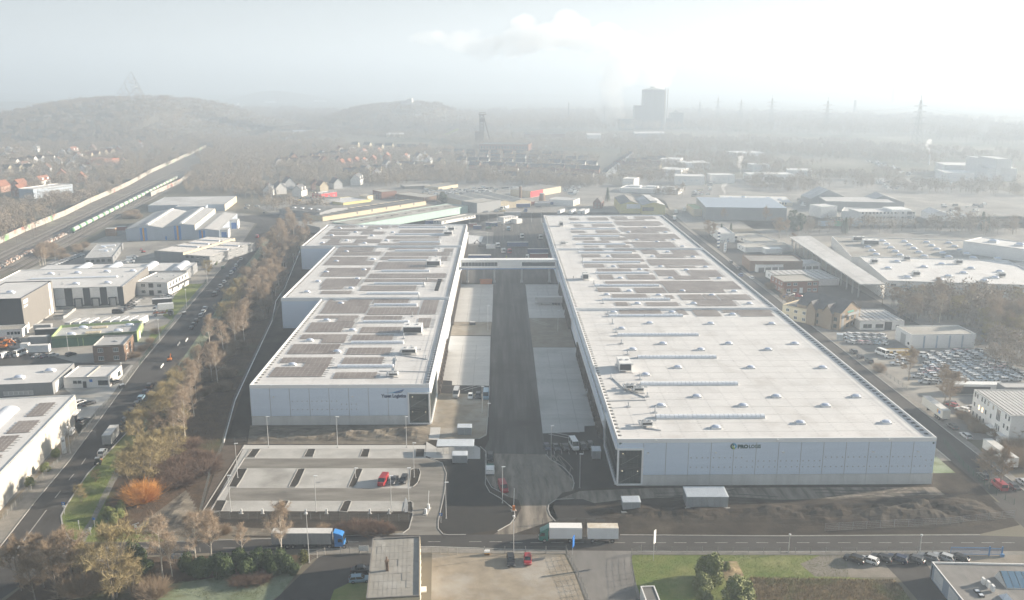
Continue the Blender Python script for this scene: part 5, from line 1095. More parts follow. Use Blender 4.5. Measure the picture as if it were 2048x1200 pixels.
# houses the photograph shows clearly: (x, y of the foot, turn, roof, wall, what it looks like)
D90=math.pi/2
zv=zf(0,280,6.667);zh=zf(520,280,5.389)
GV="houses of the village beyond the railway";GC="houses of the estate behind the works"
CLEAR=[(zv,20,170,0.3,"slate-roofed","cream","small cream gable at the western edge of the village"),(zv,120,180,0.2,"slate-roofed","white","white-gabled slate house second from the western edge of the village"),(zv,225,190,0.2,"brown-tiled","cream","cream gabled house with a chimney beside the twin gables"),(zv,285,190,0.2,"brown-tiled","white","white gabled half of the twin gables in the village"),(zv,80,265,0.2,"slate-roofed","white","white dormered house before the twin gables"),(zv,200,250,0.2,"slate-roofed","brick","pink house below the cream gable of the village"),
  (zv,330,400,0.9,"brown-tiled","white","white low house with an arched gable facing the railway"),(zv,650,250,0.3,"brown-tiled","cream","cream gabled house in the middle of the village"),(zv,830,215,0.3,"slate-roofed","white","white gabled house just above the village hall"),(zv,1050,280,0.15,"brown-tiled","white","bright white A-frame house with an orange-lit gable"),(zv,930,250,1.3,"slate-roofed","grey","grey house with a blue front beside the A-frame"),(zv,780,330,1.35,"brown-tiled","white","long white terrace left of the A-frame"),(zv,950,370,1.35,"slate-roofed","white","white terrace end below the A-frame"),(zv,630,430,1.3,"brown-tiled","grey","grey terraced house with rooflights below the village"),(zv,1110,440,1.3,"slate-roofed","white","white three-window house near the railway"),
  (zv,1650,360,0.3,"brown-tiled","cream","cream gable nearest the noise wall"),(zv,1580,180,0.3,"slate-roofed","brick","small brick gable by the flat white houses"),(zv,1460,180,1.3,"slate-roofed","white","white house north of the long red terrace"),(zv,570,600,0.8,"red-tiled","white","white villa with a bright red hipped roof"),(zv,830,530,0.4,"red-tiled","brick","red gabled house behind the long flat block"),(zv,270,650,0.8,"red-tiled","brick","large red roofed house at the corner of the thicket"),(zv,290,740,0.9,"red-tiled","brick","lowest red roofed house, half hidden by the thicket"),(zv,20,690,0.9,"red-tiled","brick","red roofed house cut by the edge of the view"),(zv,1090,560,0.3,"red-tiled","brick","narrow red gable between the thicket and the railway"),(zv,980,190,0.9,"red-tiled","white","red roofed house behind the A-frame"),(zv,1150,215,0.5,"brown-tiled","cream","cream house beside the blue flat roof"),(zv,1870,100,1.2,"red-tiled","white","small red roofed house at the top of the village"),(zv,1240,150,1.2,"brown-tiled","brick","brown roofed house under the hill"),(zv,480,160,1.2,"slate-roofed","white","long white house east of the twin gables"),
  (zh,100,590,1.1,"slate-roofed","white","white house with a yellow flank at the western end of the old street"),(zh,215,575,0.5,"slate-roofed","white","white gabled house second in the old street"),(zh,310,525,0.5,"slate-roofed","grey","pale grey gabled house behind the steep slate roof"),(zh,430,600,0.8,"slate-roofed","white","steep slate roof with four lit dormers on the old street"),(zh,600,530,0.35,"brown-tiled","brick","house with an orange sunlit gable end"),(zh,670,545,0.6,"brown-tiled","cream","low dormered cottage before the sunlit gable"),(zh,820,520,0.6,"slate-roofed","grey","grey gabled house with a white porch"),(zh,1050,480,0.9,"slate-roofed","white","long white house with a row of dormers"),(zh,1250,430,0.9,"slate-roofed","white","white terrace with black roof and white dormers"),(zh,860,150,0.6,"red-tiled","white","white house with a red hip roof at the top of the estate"),(zh,990,140,0.9,"slate-roofed","white","white flats with dark roof at the top of the estate"),(zh,1120,170,0.9,"red-tiled","white","white house with red roof beside the flats"),(zh,1280,160,0.9,"red-tiled","cream","cream flats with a pink roof"),(zh,1220,250,0.95,"red-tiled","brick","long brick terrace with a red roof"),(zh,1370,225,0.95,"red-tiled","brick","second brick terrace with a red roof"),(zh,850,265,0.4,"slate-roofed","brick","brick gable lit orange, nearest the dark trees"),(zh,960,225,0.4,"slate-roofed","brick","smaller brick gable east of the orange one"),(zh,880,300,0.9,"red-tiled","brick","red roof below the orange gable"),(zh,960,290,0.9,"red-tiled","brick","second red roof below the orange gable"),(zh,1040,280,0.9,"red-tiled","brick","third red roof below the orange gable"),(zh,1120,275,0.9,"red-tiled","white","red roof of the white bungalow"),(zh,1160,380,0.9,"slate-roofed","cream","cream slate-roofed house on the middle street"),(zh,1370,300,0.6,"slate-roofed","white","white gable beside the dark conifer"),(zh,1480,340,0.9,"slate-roofed","cream","dark-roofed house with cream flank by the thicket"),(zh,1570,235,0.9,"red-tiled","white","white villa with red dormers"),(zh,1710,225,0.5,"slate-roofed","white","white gabled villa at the meadow"),(zh,1770,215,0.9,"slate-roofed","cream","cream house beside the gabled villa"),(zh,1950,280,0.4,"slate-roofed","cream","dark steep roof with a lit gable at the end of the estate"),(zh,1810,270,0.9,"slate-roofed","white","white low villa below the gabled one"),(zh,1920,190,0.9,"slate-roofed","cream","small cream house beyond the villa"),(zh,200,280,0.5,"slate-roofed","white","white gable among the poplars"),(zh,360,230,0.5,"slate-roofed","brick","tiny orange gable among the dark trees"),(zh,560,230,0.5,"slate-roofed","brick","brick gable in the dark trees, middle of three"),(zh,670,195,0.5,"slate-roofed","white","white gable in the dark trees"),(zh,690,270,0.5,"red-tiled","brick","brick gable at the edge of the dark trees")]
for Z,x,y,rz,rn,wn_,lb in CLEAR:
 px,py=Z([(x,y)])[0]
 place_house(px,py,rz if rz <0.7 else rz-math.pi/2+0.6,rn,wn_,lb,GV if Z is zv else GC,sc=ru(0.95,1.15),long=1.0 if rz <0.7 else ru(1.2,1.7))
q=Bd("terrace","long red flat-roofed brick terrace of the village","terrace",zv([(1255,265)])[0],zv([(1590,240)])[0],C=zv([(1500,218)])[0],h=6.5,wall=mat("orange_brick",(0.50,0.17,0.09),rough=0.9),roof=m_redtile,par=0.1);q.wins('F',[0.1*i+0.06 for i in range(10)],[1.0,3.8],1.6,1.3,2)
q=Bd("apartment_block","long white flat-roofed block with balconies before the red roofs","apartment block",zv([(440,655)])[0],zv([(965,585)])[0],C=zv([(900,560)])[0],h=9.0,wall=m_bluegrey,roof=m_frost,par=0.5,cope=m_white);q.wins('F',[0.4+0.06*i for i in range(10)],[1.0,4.0,6.8],1.8,1.4,2)
# the far rows of the estate, alike in the haze
def scatter_row(p0,p1,n,rn,wn_,rz,label,group,sc=0.9,long=1.3):
 for i in range(n):
  t=(i+0.5)/n;place_house(p0[0]+(p1[0]-p0[0])*t+ru(-2,2),p0[1]+(p1[1]-p0[1])*t+ru(-0.7,0.7)*(1 if n >8 else 3),rz+ru(-.08,.08)*(1 if n >8 else 4),rn,wn_,label.format(ORD[i]),group,sc,long)
GR="terraces in the haze before the colliery"
ROWS=[((905,318),(1180,326),11,"slate-roofed","grey"),((910,327),(1195,336),12,"slate-roofed","white"),((940,337),(1200,347),11,"slate-roofed","brick"),((960,346),(1190,357),9,"brown-tiled","white"),((1005,357),(1160,364),5,"slate-roofed","cream"),((880,310),(1130,315),10,"slate-roofed","brick"),((790,335),(870,345),4,"slate-roofed","white"),((690,352),(760,345),4,"slate-roofed","cream")]
ROWS +=[((1230,338),(1320,336),5,"brown-tiled","cream"),((1255,330),(1330,326),4,"slate-roofed","white"),((620,318),(700,312),4,"slate-roofed","brick"),((560,330),(640,326),4,"brown-tiled","cream"),((20,330),(110,322),5,"brown-tiled","white"),((150,318),(230,309),5,"red-tiled","cream"),((5,345),(70,342),3,"slate-roofed","cream"),((700,296),(860,300),7,"slate-roofed","cream")]
RN=["second row from the colliery","third row from the colliery","fourth row from the colliery","fifth row from the colliery","sixth, nearest row","row nearest the colliery","short row before the orange gables","short row under the poplars","row east of the lane","row above the lane","row in the dark trees","row beside the poplars","middle row of the village","row under the wooded hill","edge row of the village","row at the meadow"]
for (a,c,n,rn,wn_),rl in zip(ROWS,RN):
 scatter_row(a,c,n,rn,wn_,1.35,rn+" "+wn_+" house, {} from the west, in the hazy "+rl,GR)
for i in range(9):
 t=i/8;place_house(1215+46*t,352-36*t,0.35,"slate-roofed","white",f"white gabled row house climbing the hazy lane, {ORD[i]} from its foot",GR,0.9,1.1)
q=Bd("house","dark brick house with a steep roof beside the conifer at the works","house",(1186,404),(1203,404.5),C=(1214,400),h=5.5,wall=m_redbrick,roof=m_slate,profile=[(0,5.2),(0.5,9.2),(1,5.2)],over=0.5);q.wins('F',[0.3,0.7],[1.0,3.6],1.2,1.3,1)
# --- trees, bushes, woods
m_bark=mat("grey_bark",(0.255,0.217,0.18),(0.165,0.143,0.12),scale=1.5,rough=0.95,space='obj')
m_birch=mat("birch_bark",(0.62,0.57,0.50),(0.30,0.27,0.24),scale=2.5,lo=0.5,hi=0.62,stretch=(1,1,2.5),rough=0.9,space='obj')
m_twig=mat("bare_twigs",(0.28,0.215,0.15),(0.36,0.28,0.20),scale=0.4,rough=1,spec=0.05,space='obj')
m_twig_birch=mat("birch_twigs",(0.34,0.265,0.195),(0.42,0.335,0.25),scale=0.4,rough=1,spec=0.05,space='obj')
m_twig_olive=mat("mossy_twigs",(0.30,0.245,0.13),(0.38,0.315,0.18),scale=0.4,rough=1,spec=0.05,space='obj')
m_twig_orange=mat("willow_twigs",(0.588,0.294,0.077),(0.49,0.238,0.084),scale=0.6,rough=1,spec=0.05,space='obj')
m_twig_red=mat("bramble_stems",(0.15,0.10,0.075),(0.22,0.155,0.115),scale=0.6,rough=1,spec=0.05,space='obj')
m_ever=mat("evergreen_leaves",(0.0408,0.0653,0.0272),(0.0748,0.102,0.0381),scale=0.8,rough=0.8,spec=0.2,space='obj')
m_leaf=mat("laurel_leaves",(0.12,0.15,0.045),(0.20,0.22,0.075),scale=0.9,rough=0.6,spec=0.3,space='obj')
m_thuja=mat("thuja_leaves",(0.13,0.13,0.035),(0.08,0.09,0.03),scale=0.9,rough=0.8,space='obj')

def limb(mbx,p,d,L,r,depth,rng,tips,wob=0.25,n=5,up=0.15):
 """one tapered, slightly crooked limb with children; collects the points where twigs start"""
 segs=3;pts=[p]
 for i in range(segs):
  d=(d+Vector((rng.uniform(-wob,wob),rng.uniform(-wob,wob),rng.uniform(-wob,wob)*0.6+up*0.25))).normalized()
  pts.append(pts[-1]+d*L/segs)
 for i in range(segs):
  r0=r*(1-0.62*i/segs);r1=r*(1-0.62*(i+1)/segs);mbx.tube(pts[i],pts[i+1],r0,r1,n=n if depth >1 else 3,caps=False)
  for t in (0.3,0.65,1.0):tips.append((pts[i].lerp(pts[i+1],t),d,depth))
 if depth >0:
  k=rng.randint(3,4)
  for j in range(k):
   t=rng.uniform(0.4,1.0);i=min(segs-1,int(t*segs));base=pts[i].lerp(pts[i+1],t*segs-i)
   side=Vector((rng.uniform(-1,1),rng.uniform(-1,1),rng.uniform(-0.15,0.6))).normalized()
   limb(mbx,base,(d*0.6+side*0.8).normalized(),L*rng.uniform(0.45,0.7),r*0.5,depth-1,rng,tips,wob,n,up)
def twigs(tips,rng,count,L,w,droop=0.0,up=0.3):
 b=MB();T=[t for t in tips if t[2] <= 1] or tips
 for i in range(count):
  p,d,_=rng.choice(T)
  q=(d*0.5+Vector((rng.gauss(0,0.7),rng.gauss(0,0.7),rng.gauss(up,0.5)-droop))).normalized();l=L*rng.uniform(0.5,1.2)
  s=q.cross(Vector((rng.gauss(0,1),rng.gauss(0,1),rng.gauss(0,1)))).normalized()*w
  e=p+q*l;m=p+q*l*0.45+s*4*rng.uniform(-1,1)
  b.add([p-s,p+s,m+s*0.7,m-s*0.7,e],[(0,1,2,3),(3,2,4)])
 return b
def tree_proto(key,H,spread,seed,bark,twigm,ntw,tw=0.022,trunk_r=0.2,first=0.3,depth=2,stems=1,droop=0.0,twl=1.1,leafy=None):
 rng=random.Random(seed);T=MB();tips=[]
 for s in range(stems):
  a=rng.uniform(0,6.28);lean=0.05 if stems ==1 else rng.uniform(0.1,0.3);off=Vector((math.cos(a),math.sin(a),0))
  p=off*(0 if stems ==1 else 0.4);n=7;pts=[p]
  for i in range(n):pts.append(pts[-1]+Vector((off.x*lean+rng.uniform(-.05,.05),off.y*lean+rng.uniform(-.05,.05),1)).normalized()*H*0.92/n)
  for i in range(n):
   T.tube(pts[i],pts[i+1],trunk_r*(1-0.88*i/n),trunk_r*(1-0.88*(i+1)/n),n=7,caps=False)
  nb=int(14/stems**0.5)
  for j in range(nb):
   t=first+(0.97-first)*(j+rng.random())/nb;i=min(n-1,int(t*n));base=pts[i].lerp(pts[i+1],t*n-i)
   a=j*2.4+rng.uniform(-.4,.4);prof=math.sin(min(1.0,(1.02-t)/(1.02-first)*1.0)*math.pi*0.62+0.25)
   L=spread*max(0.25,prof)*rng.uniform(0.8,1.15);el=rng.uniform(0.35,0.9)+t*0.5
   limb(T,base,Vector((math.cos(a)*math.cos(el),math.sin(a)*math.cos(el),math.sin(el))),L,trunk_r*0.42*(1.1-t),depth-1,rng,tips)
  tips.append((pts[-1],Vector((0,0,1)),0))
 C=twigs(tips,rng,ntw,twl,tw,droop)
 return T.data("trunk",bark),C.data("crown",twigm)
def bush_proto(key,Rr,H,seed,m,n,stem=True,leaf=False):
 rng=random.Random(seed);b=MB()
 if leaf:
  lobes=[(Vector((rng.uniform(-.55,.55)*Rr,rng.uniform(-.55,.55)*Rr,H*rng.uniform(0.25,0.72))),rng.uniform(0.4,0.62)) for _ in range(9)]
  for i in range(n):
   c,k=rng.choice(lobes);v=Vector((rng.gauss(0,1),rng.gauss(0,1),rng.gauss(0,1))).normalized()
   p=c+Vector((v.x*Rr*k,v.y*Rr*k,v.z*H*k*0.6))*rng.uniform(0.75,1.05);p.z=max(0.05,p.z)
   nrm=(v+Vector((rng.gauss(0,.5),rng.gauss(0,.5),rng.gauss(0,.5)))).normalized();s=nrm.cross(Vector((rng.gauss(0,1),rng.gauss(0,1),1))).normalized();t=nrm.cross(s);k2=rng.uniform(0.14,0.3)*leaf
   b.add([p-s*k2,p+t*k2*0.6,p+s*k2,p-t*k2*0.6],[(0,1,2,3)])
 else:
  for i in range(n):
   a=rng.uniform(0,6.28);r0=Rr*0.35*math.sqrt(rng.random());el=rng.gauss(1.05,0.32)
   p=Vector((math.cos(a)*r0,math.sin(a)*r0,0));a2=a+rng.gauss(0,0.5)
   L=H*rng.uniform(0.55,1.1);q=Vector((math.cos(a2)*math.cos(el)*Rr/H*1.3,math.sin(a2)*math.cos(el)*Rr/H*1.3,math.sin(el)));w=0.022+0.014*rng.random()
   s=q.cross(Vector((rng.gauss(0,1),rng.gauss(0,1),.2))).normalized()*w
   m1=p+q*L*0.55+Vector((rng.gauss(0,.12),rng.gauss(0,.12),0));e=p+q*L+Vector((rng.gauss(0,.3),rng.gauss(0,.3),0))
   b.add([p-s,p+s,m1+s*0.8,m1-s*0.8,e],[(0,1,2,3),(3,2,4)])
   for _ in range(2):
    t=rng.uniform(0.4,0.9);o=p.lerp(e,t);f=(q+Vector((rng.gauss(0,.6),rng.gauss(0,.6),rng.gauss(.2,.3)))).normalized()*L*0.35
    b.add([o-s*0.6,o+s*0.6,o+f],[(0,1,2)])
 return b.data("bush",m)
P={}
P['birch']=[tree_proto('birch',15,3.4,11+i,m_birch,m_twig_birch,4600,0.021,0.20,0.28,3,droop=0.35,twl=1.2) for i in range(3)]
P['bare']=[tree_proto('bare',12,4.2,31+i,m_bark,m_twig,5600,0.023,0.24,0.22,3,twl=1.2) for i in range(3)]
P['olive']=[tree_proto('olive',9.5,4.0,51+i,m_bark,m_twig_olive,5600,0.024,0.17,0.12,3,stems=3,twl=1.3) for i in range(2)]
P['poplar']=[tree_proto('poplar',20,1.7,71,m_bark,m_twig_birch,2400,0.04,0.26,0.12,2,twl=1.6)]
P['willow']=[bush_proto('willow',4.0,5.0,81,m_twig_orange,1900)]
P['bramble']=[bush_proto('bramble',3.2,2.4,91+i,m_twig_red,1300) for i in range(2)]
P['scrub']=[bush_proto('scrub',3.4,4.0,95+i,m_twig,1400) for i in range(2)]
P['ever']=[bush_proto('ever',2.6,5.5,101+i,m_ever,4200,leaf=1.0) for i in range(2)]
P['laurel']=[bush_proto('laurel',2.4,4.4,111+i,m_leaf,5200,leaf=0.8) for i in range(2)]
P['thuja']=[bush_proto('thuja',1.1,4.0,121,m_thuja,1500,leaf=0.6)]
def conifer_proto(seed,H=12,Rr=2.8):
 rng=random.Random(seed);T=MB();T.tube((0,0,0),(0,0,H),0.22,0.03,6,caps=False);b=MB()
 for i in range(2600):
  t=rng.random()**0.7;z=H*(0.08+0.92*t);rr=Rr*(1-t)*rng.uniform(0.3,1.0)+0.1;a=rng.uniform(0,6.28)
  p=Vector((math.cos(a)*rr,math.sin(a)*rr,z-0.25*rr));d=Vector((math.cos(a),math.sin(a),-0.3));s=Vector((-math.sin(a),math.cos(a),0))*rng.uniform(0.15,0.3)
  b.add([p-s,p+s,p+d*rng.uniform(0.4,0.8)],[(0,1,2)])
 return T.data("trunk",m_bark),b.data("crown",m_ever)
P['conifer']=[conifer_proto(131)]
SUBJ={'birch':'birch_tree','bare':'bare_tree','olive':'bare_tree','poplar':'poplar_tree','conifer':'conifer_tree','willow':'willow_shrub','bramble':'bramble_bush','scrub':'bare_shrub','ever':'evergreen_shrub','laurel':'evergreen_shrub','thuja':'thuja_shrub'}
def plant(kind,px,py,label,group=None,s=1.0,world=None,rz=None):
 p=world if world is not None else g(px,py);pr=random.choice(P[kind]);rz=ru(0,6.28) if rz is None else rz
 if isinstance(pr,tuple):
  r=thing(SUBJ[kind],label,'tree',p,rz,group);r.scale=(s*ru(.92,1.08),s*ru(.92,1.08),s)
  link("trunk",pr[0],r);link("crown",pr[1],r)
 else:
  r=link(SUBJ[kind],pr,loc=p,rz=rz);r.scale=(s*ru(.9,1.15),s*ru(.9,1.15),s);tag(r,label,'shrub',group)
 return r
# --- the wooded strip between the street and the left hall
GB="bare trees of the strip beside the left street"
zb=zf(0,780,2.858);zq=zf(0,480,3.158)
for i,(Z,x,y,k,s,lb) in enumerate([(zb,1058,300,'birch',1.05,"white birch on the open strip above the red brambles"),(zb,1005,285,'birch',0.7,"thin forked birch beside the white birch of the strip"),(zb,1110,150,'birch',0.9,"leaning birch at the top of the bramble slope"),
  (zq,1165,1190,'birch',0.95,"white birch where the strip turns dark behind"),(zq,1240,1010,'birch',0.9,"slanting birch beside the dark thicket"),(zq,1340,890,'birch',0.95,"tall birch in the cluster half-way up the strip, front one"),(zq,1375,900,'birch',1.0,"tall birch in the cluster half-way up the strip, right one"),(zq,1265,880,'birch',0.85,"pale crooked birch at the edge of the verge"),(zq,1415,720,'birch',0.9,"birch with a dense pink crown near the digger"),(zq,1330,690,'birch',0.95,"broad pinkish birch behind the parked dark cars"),(zq,1485,660,'birch',1.0,"tall birch with a double stem beside the dark track"),(zq,1545,640,'birch',1.0,"tall birch nearest the fence of the left hall"),(zq,1560,560,'birch',0.9,"birch next to the fence, upper one")]):
 plant(k,*Z([(x,y)])[0],lb,GB,s)
for i,(Z,x,y,k,s,lb) in enumerate([(zb,720,520,'olive',1.0,"olive-twigged tree over the end of the footpath"),(zb,800,500,'olive',1.15,"largest olive-twigged tree above the orange willow"),(zb,880,420,'olive',1.05,"olive tree between the footpath and the brambles"),(zb,760,300,'olive',1.1,"olive tree beside the parked lorry trailer"),(zb,860,270,'bare',0.8,"brown bare tree behind the olive trees"),(zb,960,360,'olive',0.9,"small olive tree against the red brambles"),(zb,850,170,'olive',1.05,"olive tree beside the two dark parked cars"),(zb,930,120,'olive',1.0,"olive tree below the first white birch"),(zb,1000,210,'olive',0.9,"olive tree in the middle of the thicket"),
  (zq,1100,1010,'olive',1.1,"dark olive tree at the bend of the strip"),(zq,1010,1080,'olive',1.0,"olive tree next to the silver parked car"),(zq,1150,930,'bare',0.9,"brown tree under the pink birches"),(zq,1390,520,'olive',1.0,"round golden tree beside the street, lowest of three"),(zq,1440,430,'olive',1.05,"round golden tree beside the street, middle of three"),(zq,1480,350,'olive',1.0,"round golden tree beside the street, highest of three"),(zq,1270,190,'olive',0.75,"small round bare tree on the office lawn"),(zq,1540,430,'bare',0.85,"brown tree behind the golden trees"),(zq,1500,520,'bare',0.9,"brown tree amid the birch cluster"),(zq,1450,600,'bare',0.85,"brown tree between two birches")]):
 q_=Z([(x,y)])[0];plant(k,q_[0]+12,q_[1]+(16 if Z is zb else 10),lb,GB,s)
lab_far={"bare":"bare brown tree of the upper wooded strip","birch":"pale birch of the upper wooded strip"};NB={"bare":0,"birch":0}
def lerp2(a,b,t):return (a[0]+(b[0]-a[0])*t,a[1]+(b[1]-a[1])*t)
for i in range(92):     # upper strip, narrowing towards the works
 t=(i+0.5)/92;a=lerp2((478,600),(568,446),t);b_=lerp2((532,640),(632,452),t);u=random.random();p=lerp2(a,b_,u)
 k='birch' if random.random()<0.5 else 'bare'
 NB[k]+=1;plant(k,p[0],p[1],f"{lab_far[k]}, {ordn(NB[k]-1)} of its kind from the lower end",GB,ru(0.6,0.9))
for i in range(26):     # under-storey along the strip
 t=i/26;a=lerp2((330,800),(520,500),t);b_=lerp2((440,800),(560,560),t);p=lerp2(a,b_,random.random())
 plant('scrub',p[0],p[1],"low bare shrub under the birches of the strip","low shrubs under the birches",ru(0.7,1.2))
plant('willow',*zb([(810,640)])[0],"glowing orange willow shrub at the foot of the strip",None,1.05)
for i in range(26):
 x,y=ru(880,1190),ru(330,560)
 if (x-880)*0.75+(y-330)>380:x -=150
 plant('bramble',*zb([(x,y)])[0],"reddish bramble bush on the slope behind the orange willow","red brambles on the slope",ru(0.8,1.35))
for i in range(8):
 x,y=ru(610,800),ru(680,790);plant('laurel',*zb([(x,y)])[0],"dark evergreen bush of the low thicket by the footpath","evergreen thicket by the footpath",ru(0.45,0.65)).data.name
for x,y,s in ((465,640,0.42),(548,525,0.3)):plant('olive',*zb([(x,y)])[0],"young staked tree on the verge, " + ("nearer the junction" if s >.4 else "farther from the junction"),"young trees on the verge",s)
# --- along the near street
for x,y,s,lb in ((932,1075,1.0,"tall white birch with a mossy trunk before the near street"),(985,1065,0.7,"slim birch to the right of the mossy-trunked birch"),(1120,1000,0.85,"white birch behind the near street, third of the row"),(1212,965,0.7,"small birch behind the white street banner"),(1390,950,0.55,"olive sapling at the end of the birch row")):
 plant('birch',*zb([(x,y)])[0],lb,"birches along the near street",s)
plant('birch',*zf(400,820,3.158)([(515,970)])[0],"big pale birch in front of the blue lorry","birches along the near street",1.0)
plant('birch',*zf(400,820,3.158)([(75,950)])[0],"thin birch left of the blue lorry's trailer","birches along the near street",0.75)
for x,y,k,s,lb in ((650,1190,'olive',1.45,"yellow-olive tree spreading above the bottom hedge"),(420,1120,'bare',1.0,"brown crowned tree at the bottom junction"),(250,1130,'bare',0.95,"pinkish-brown tree beside the junction"),(120,1150,'bare',0.9,"brown tree leaning over the street corner"),(330,1190,'bare',0.95,"bare tree at the bottom edge, second from the corner"),(520,1090,'olive',0.8,"golden tree between the brown ones at the bottom"),(200,1200,'bare',0.7,"bare tree at the bottom edge nearest the corner"),(750,1160,'olive',0.75,"small golden tree right of the spreading one"),(880,1180,'scrub',1.0,"russet bush at the bottom hedge end"),(590,1130,'scrub',1.2,"bare bush beneath the golden tree"),(450,1170,'scrub',1.2,"bare bush at the bottom edge")):
 plant(k,*zb([(x,y)])[0],lb,"bare trees in the bottom corner",s)
ec=0
for x,y,s in ((770,1000,1.0),(830,1050,0.8),(720,1010,0.7),(1060,1030,0.75),(1130,1080,0.9),(1190,1060,0.9),(1250,1020,0.8),(1300,1070,1.0),(1370,1020,0.9),(1420,1060,0.85)):
 plant('ever',*zb([(x,y)])[0],f"dark evergreen of the hedge before the near street, {ORD[ec]} from the junction","dark evergreen hedge",s);ec +=1
zk=zf(400,820,3.158)
for x,y,s in ((330,1010,0.85),(400,1000,0.9),(450,1040,0.75),(520,1020,0.9),(580,1040,0.6)):
 plant('ever',*zk([(x,y)])[0],f"dark evergreen of the hedge before the near street, {ORD[ec]} from the junction","dark evergreen hedge",s);ec +=1
plant('thuja',*zk([(655,985)])[0],"golden thuja at the end of the evergreen hedge",None,1.1)
for x,y in ((300,1090),(380,1085),(250,1100)):plant('bramble',*zk([(x,y)])[0],"russet shrub below the evergreen hedge","russet shrubs below the hedge",0.8)
for x,y,s in ((910,770,0.9),(1010,770,1.1),(1070,770,1.0),(1130,770,0.9),(1180,775,0.7)):plant('bramble',*zk([(x,y)])[0],"reddish bush on the bank between car park and street","red bushes on the bank",s)
for x,y in ((40,690),(150,780),(780,780)):plant('scrub',*zk([(x,y)])[0],"thin bare shrub on the bank below the car park","shrubs on the bank",0.6)
for x,y,n in ((320,385,"highest"),(250,465,"middle"),(185,545,"lowest")):plant('laurel',*zb([(x,y)])[0],f"clipped round bush beside the white works wall, {n} of three","clipped bushes by the works wall",0.62)
# --- lawn in front, right
ZL=zf(960,980,3.413)
for x,y,s,lb in ((1550,600,1.55,"tall ivy-green tree on the lawn beside the banner"),(1545,690,1.0,"round evergreen below the tall one on the lawn"),(1800,790,1.5,"broad glossy evergreen at the bottom of the lawn"),(1550,770,0.8,"dark bush at the bottom edge of the lawn"),(1670,545,0.45,"small bush at the edge of the dry mound")):plant('laurel',*ZL([(x,y)])[0],lb,"evergreens on the lawn",s)
# --- beside the right street
zz=zf(1450,420,2.727);zy=zf(1840,760,5)
for Z,x,y,k,s,lb in ((zy,240,260,'bare',0.9,"bare tree behind the first parked trailer"),(zy,290,300,'bare',1.0,"pale twisted tree behind the first parked trailer"),(zy,690,1090,'bare',0.85,"bare street tree before the second trailer, left one"),(zy,800,1090,'bare',0.9,"bare street tree before the second trailer, right one"),(zy,960,650,'bare',0.5,"small frosted tree by the white office wall"),
  (zz,1000,930,'bare',0.9,"ivy-clad tree at the corner of the used-car lot"),(zz,840,880,'scrub',0.8,"bare bush by the used-car lot fence"),(zz,350,560,'bare',0.6,"bare street tree near the red car, lower"),(zz,310,520,'bare',0.6,"bare street tree near the red car, upper"),(zz,250,430,'scrub',0.9,"hedge bush in front of the red brick office"),(zz,1190,960,'bare',0.6,"low tree between the used cars"),(zz,780,580,'ever',0.5,"evergreen beside the gabled office")):
 plant(k,*Z([(x,y)])[0],lb,"trees beside the right street",s)
for x,y,n in ((430,390,"first"),(520,450,"second"),(560,520,"third"),(620,520,"fourth"),(760,560,"fifth")):plant('scrub',*zy([(x,y)])[0],f"clipped bare hedge bush by the white office, {n} from the cars","hedge by the white office",0.7)
for i in range(16):plant('scrub',*zy([(860+random.random()*300,690+random.random()*200)])[0],"bare shrub on the slope beyond the second trailer","shrubs beyond the second trailer",0.9)
GW="bare trees of the wood beyond the white shed"
for i in range(70):
 x,y=ru(900,1640),ru(500,720)
 if x <1380 and y >620:x=ru(1400,1640)
 k=random.choice(('bare','birch','olive'));plant(k,*zz([(x,y)])[0],"bare tree of the small wood between the white hall and the used cars",GW,ru(0.55,0.95))
zx=zf(1400,340,5.689)
for x,y,k,s,lb in ((1080,690,'ever',2.6,"huge round evergreen at the hazy crossroads"),(1650,730,'conifer',1.0,"dark conifer in front of the white three-storey office"),(1620,720,'conifer',0.8,"smaller conifer beside the dark one"),(240,740,'conifer',0.7,"dark cone-shaped conifer by the pale house, left one"),(350,715,'conifer',0.6,"dark cone-shaped conifer by the pale house, right one"),(90,770,'bare',0.9,"bare tree by the filling station"),(140,800,'bare',0.9,"taller bare tree by the filling station"),(900,780,'bare',1.1,"rust-coloured bare tree above the loading canopy"),(980,760,'bare',0.9,"second rust-coloured tree above the loading canopy"),(740,600,'bare',0.9,"bare tree before the blue-grey works"),(260,580,'bare',0.7,"small bare tree at the corner of the blue-grey works"),(1060,880,'bare',0.7,"low bare tree by the canopy's end"),(1700,690,'bare',0.7,"bare tree by the conifers")):
 plant(k,*zx([(x,y)])[0],lb,"trees about the hazy crossroads",s)
zc=zf(1348,100,2.926)
for x,y,k,s in ((1720,1060,'bare',1.0),(1800,1060,'conifer',1.2),(1830,1070,'conifer',1.0),(1980,1080,'bare',1.0),(1650,1010,'bare',0.9)):plant(k,*zc([(x,y)])[0],"tree in the sunlit haze east of the pitched hall","trees in the sunlit haze",s)
plant('conifer',*zm3([(835,345)])[0],"single dark spruce behind the brick house at the works",None,1.1)
plant('ever',*zm2([(890,350)])[0],"dark clump of evergreens beside the teal hall",None,1.6)
plant('conifer',*zm2([(835,355)])[0],"pointed conifer beside the dark clump",None,0.6)
plant('bare',*zm3([(1640,290)])[0],"bare tree at the end of the large white hall",None,1.0)
for x,y in ((240,330),(268,335)):plant('poplar',*zh([(x,y)])[0],"slender pale poplar rising among the estate trees","poplars of the estate",1.0)
for x,y,s in ((1870,440,1.0),(1820,450,0.8)):plant('poplar',*zv([(x,y)])[0],"pale poplar beside the noise wall","poplars by the railway",s)
for i in range(9):plant('scrub',*zf(200,380,6.4)([(300+random.random()*180,290+random.random()*80)])[0],"russet scrub beside the red containers","scrub beside the containers",1.0)
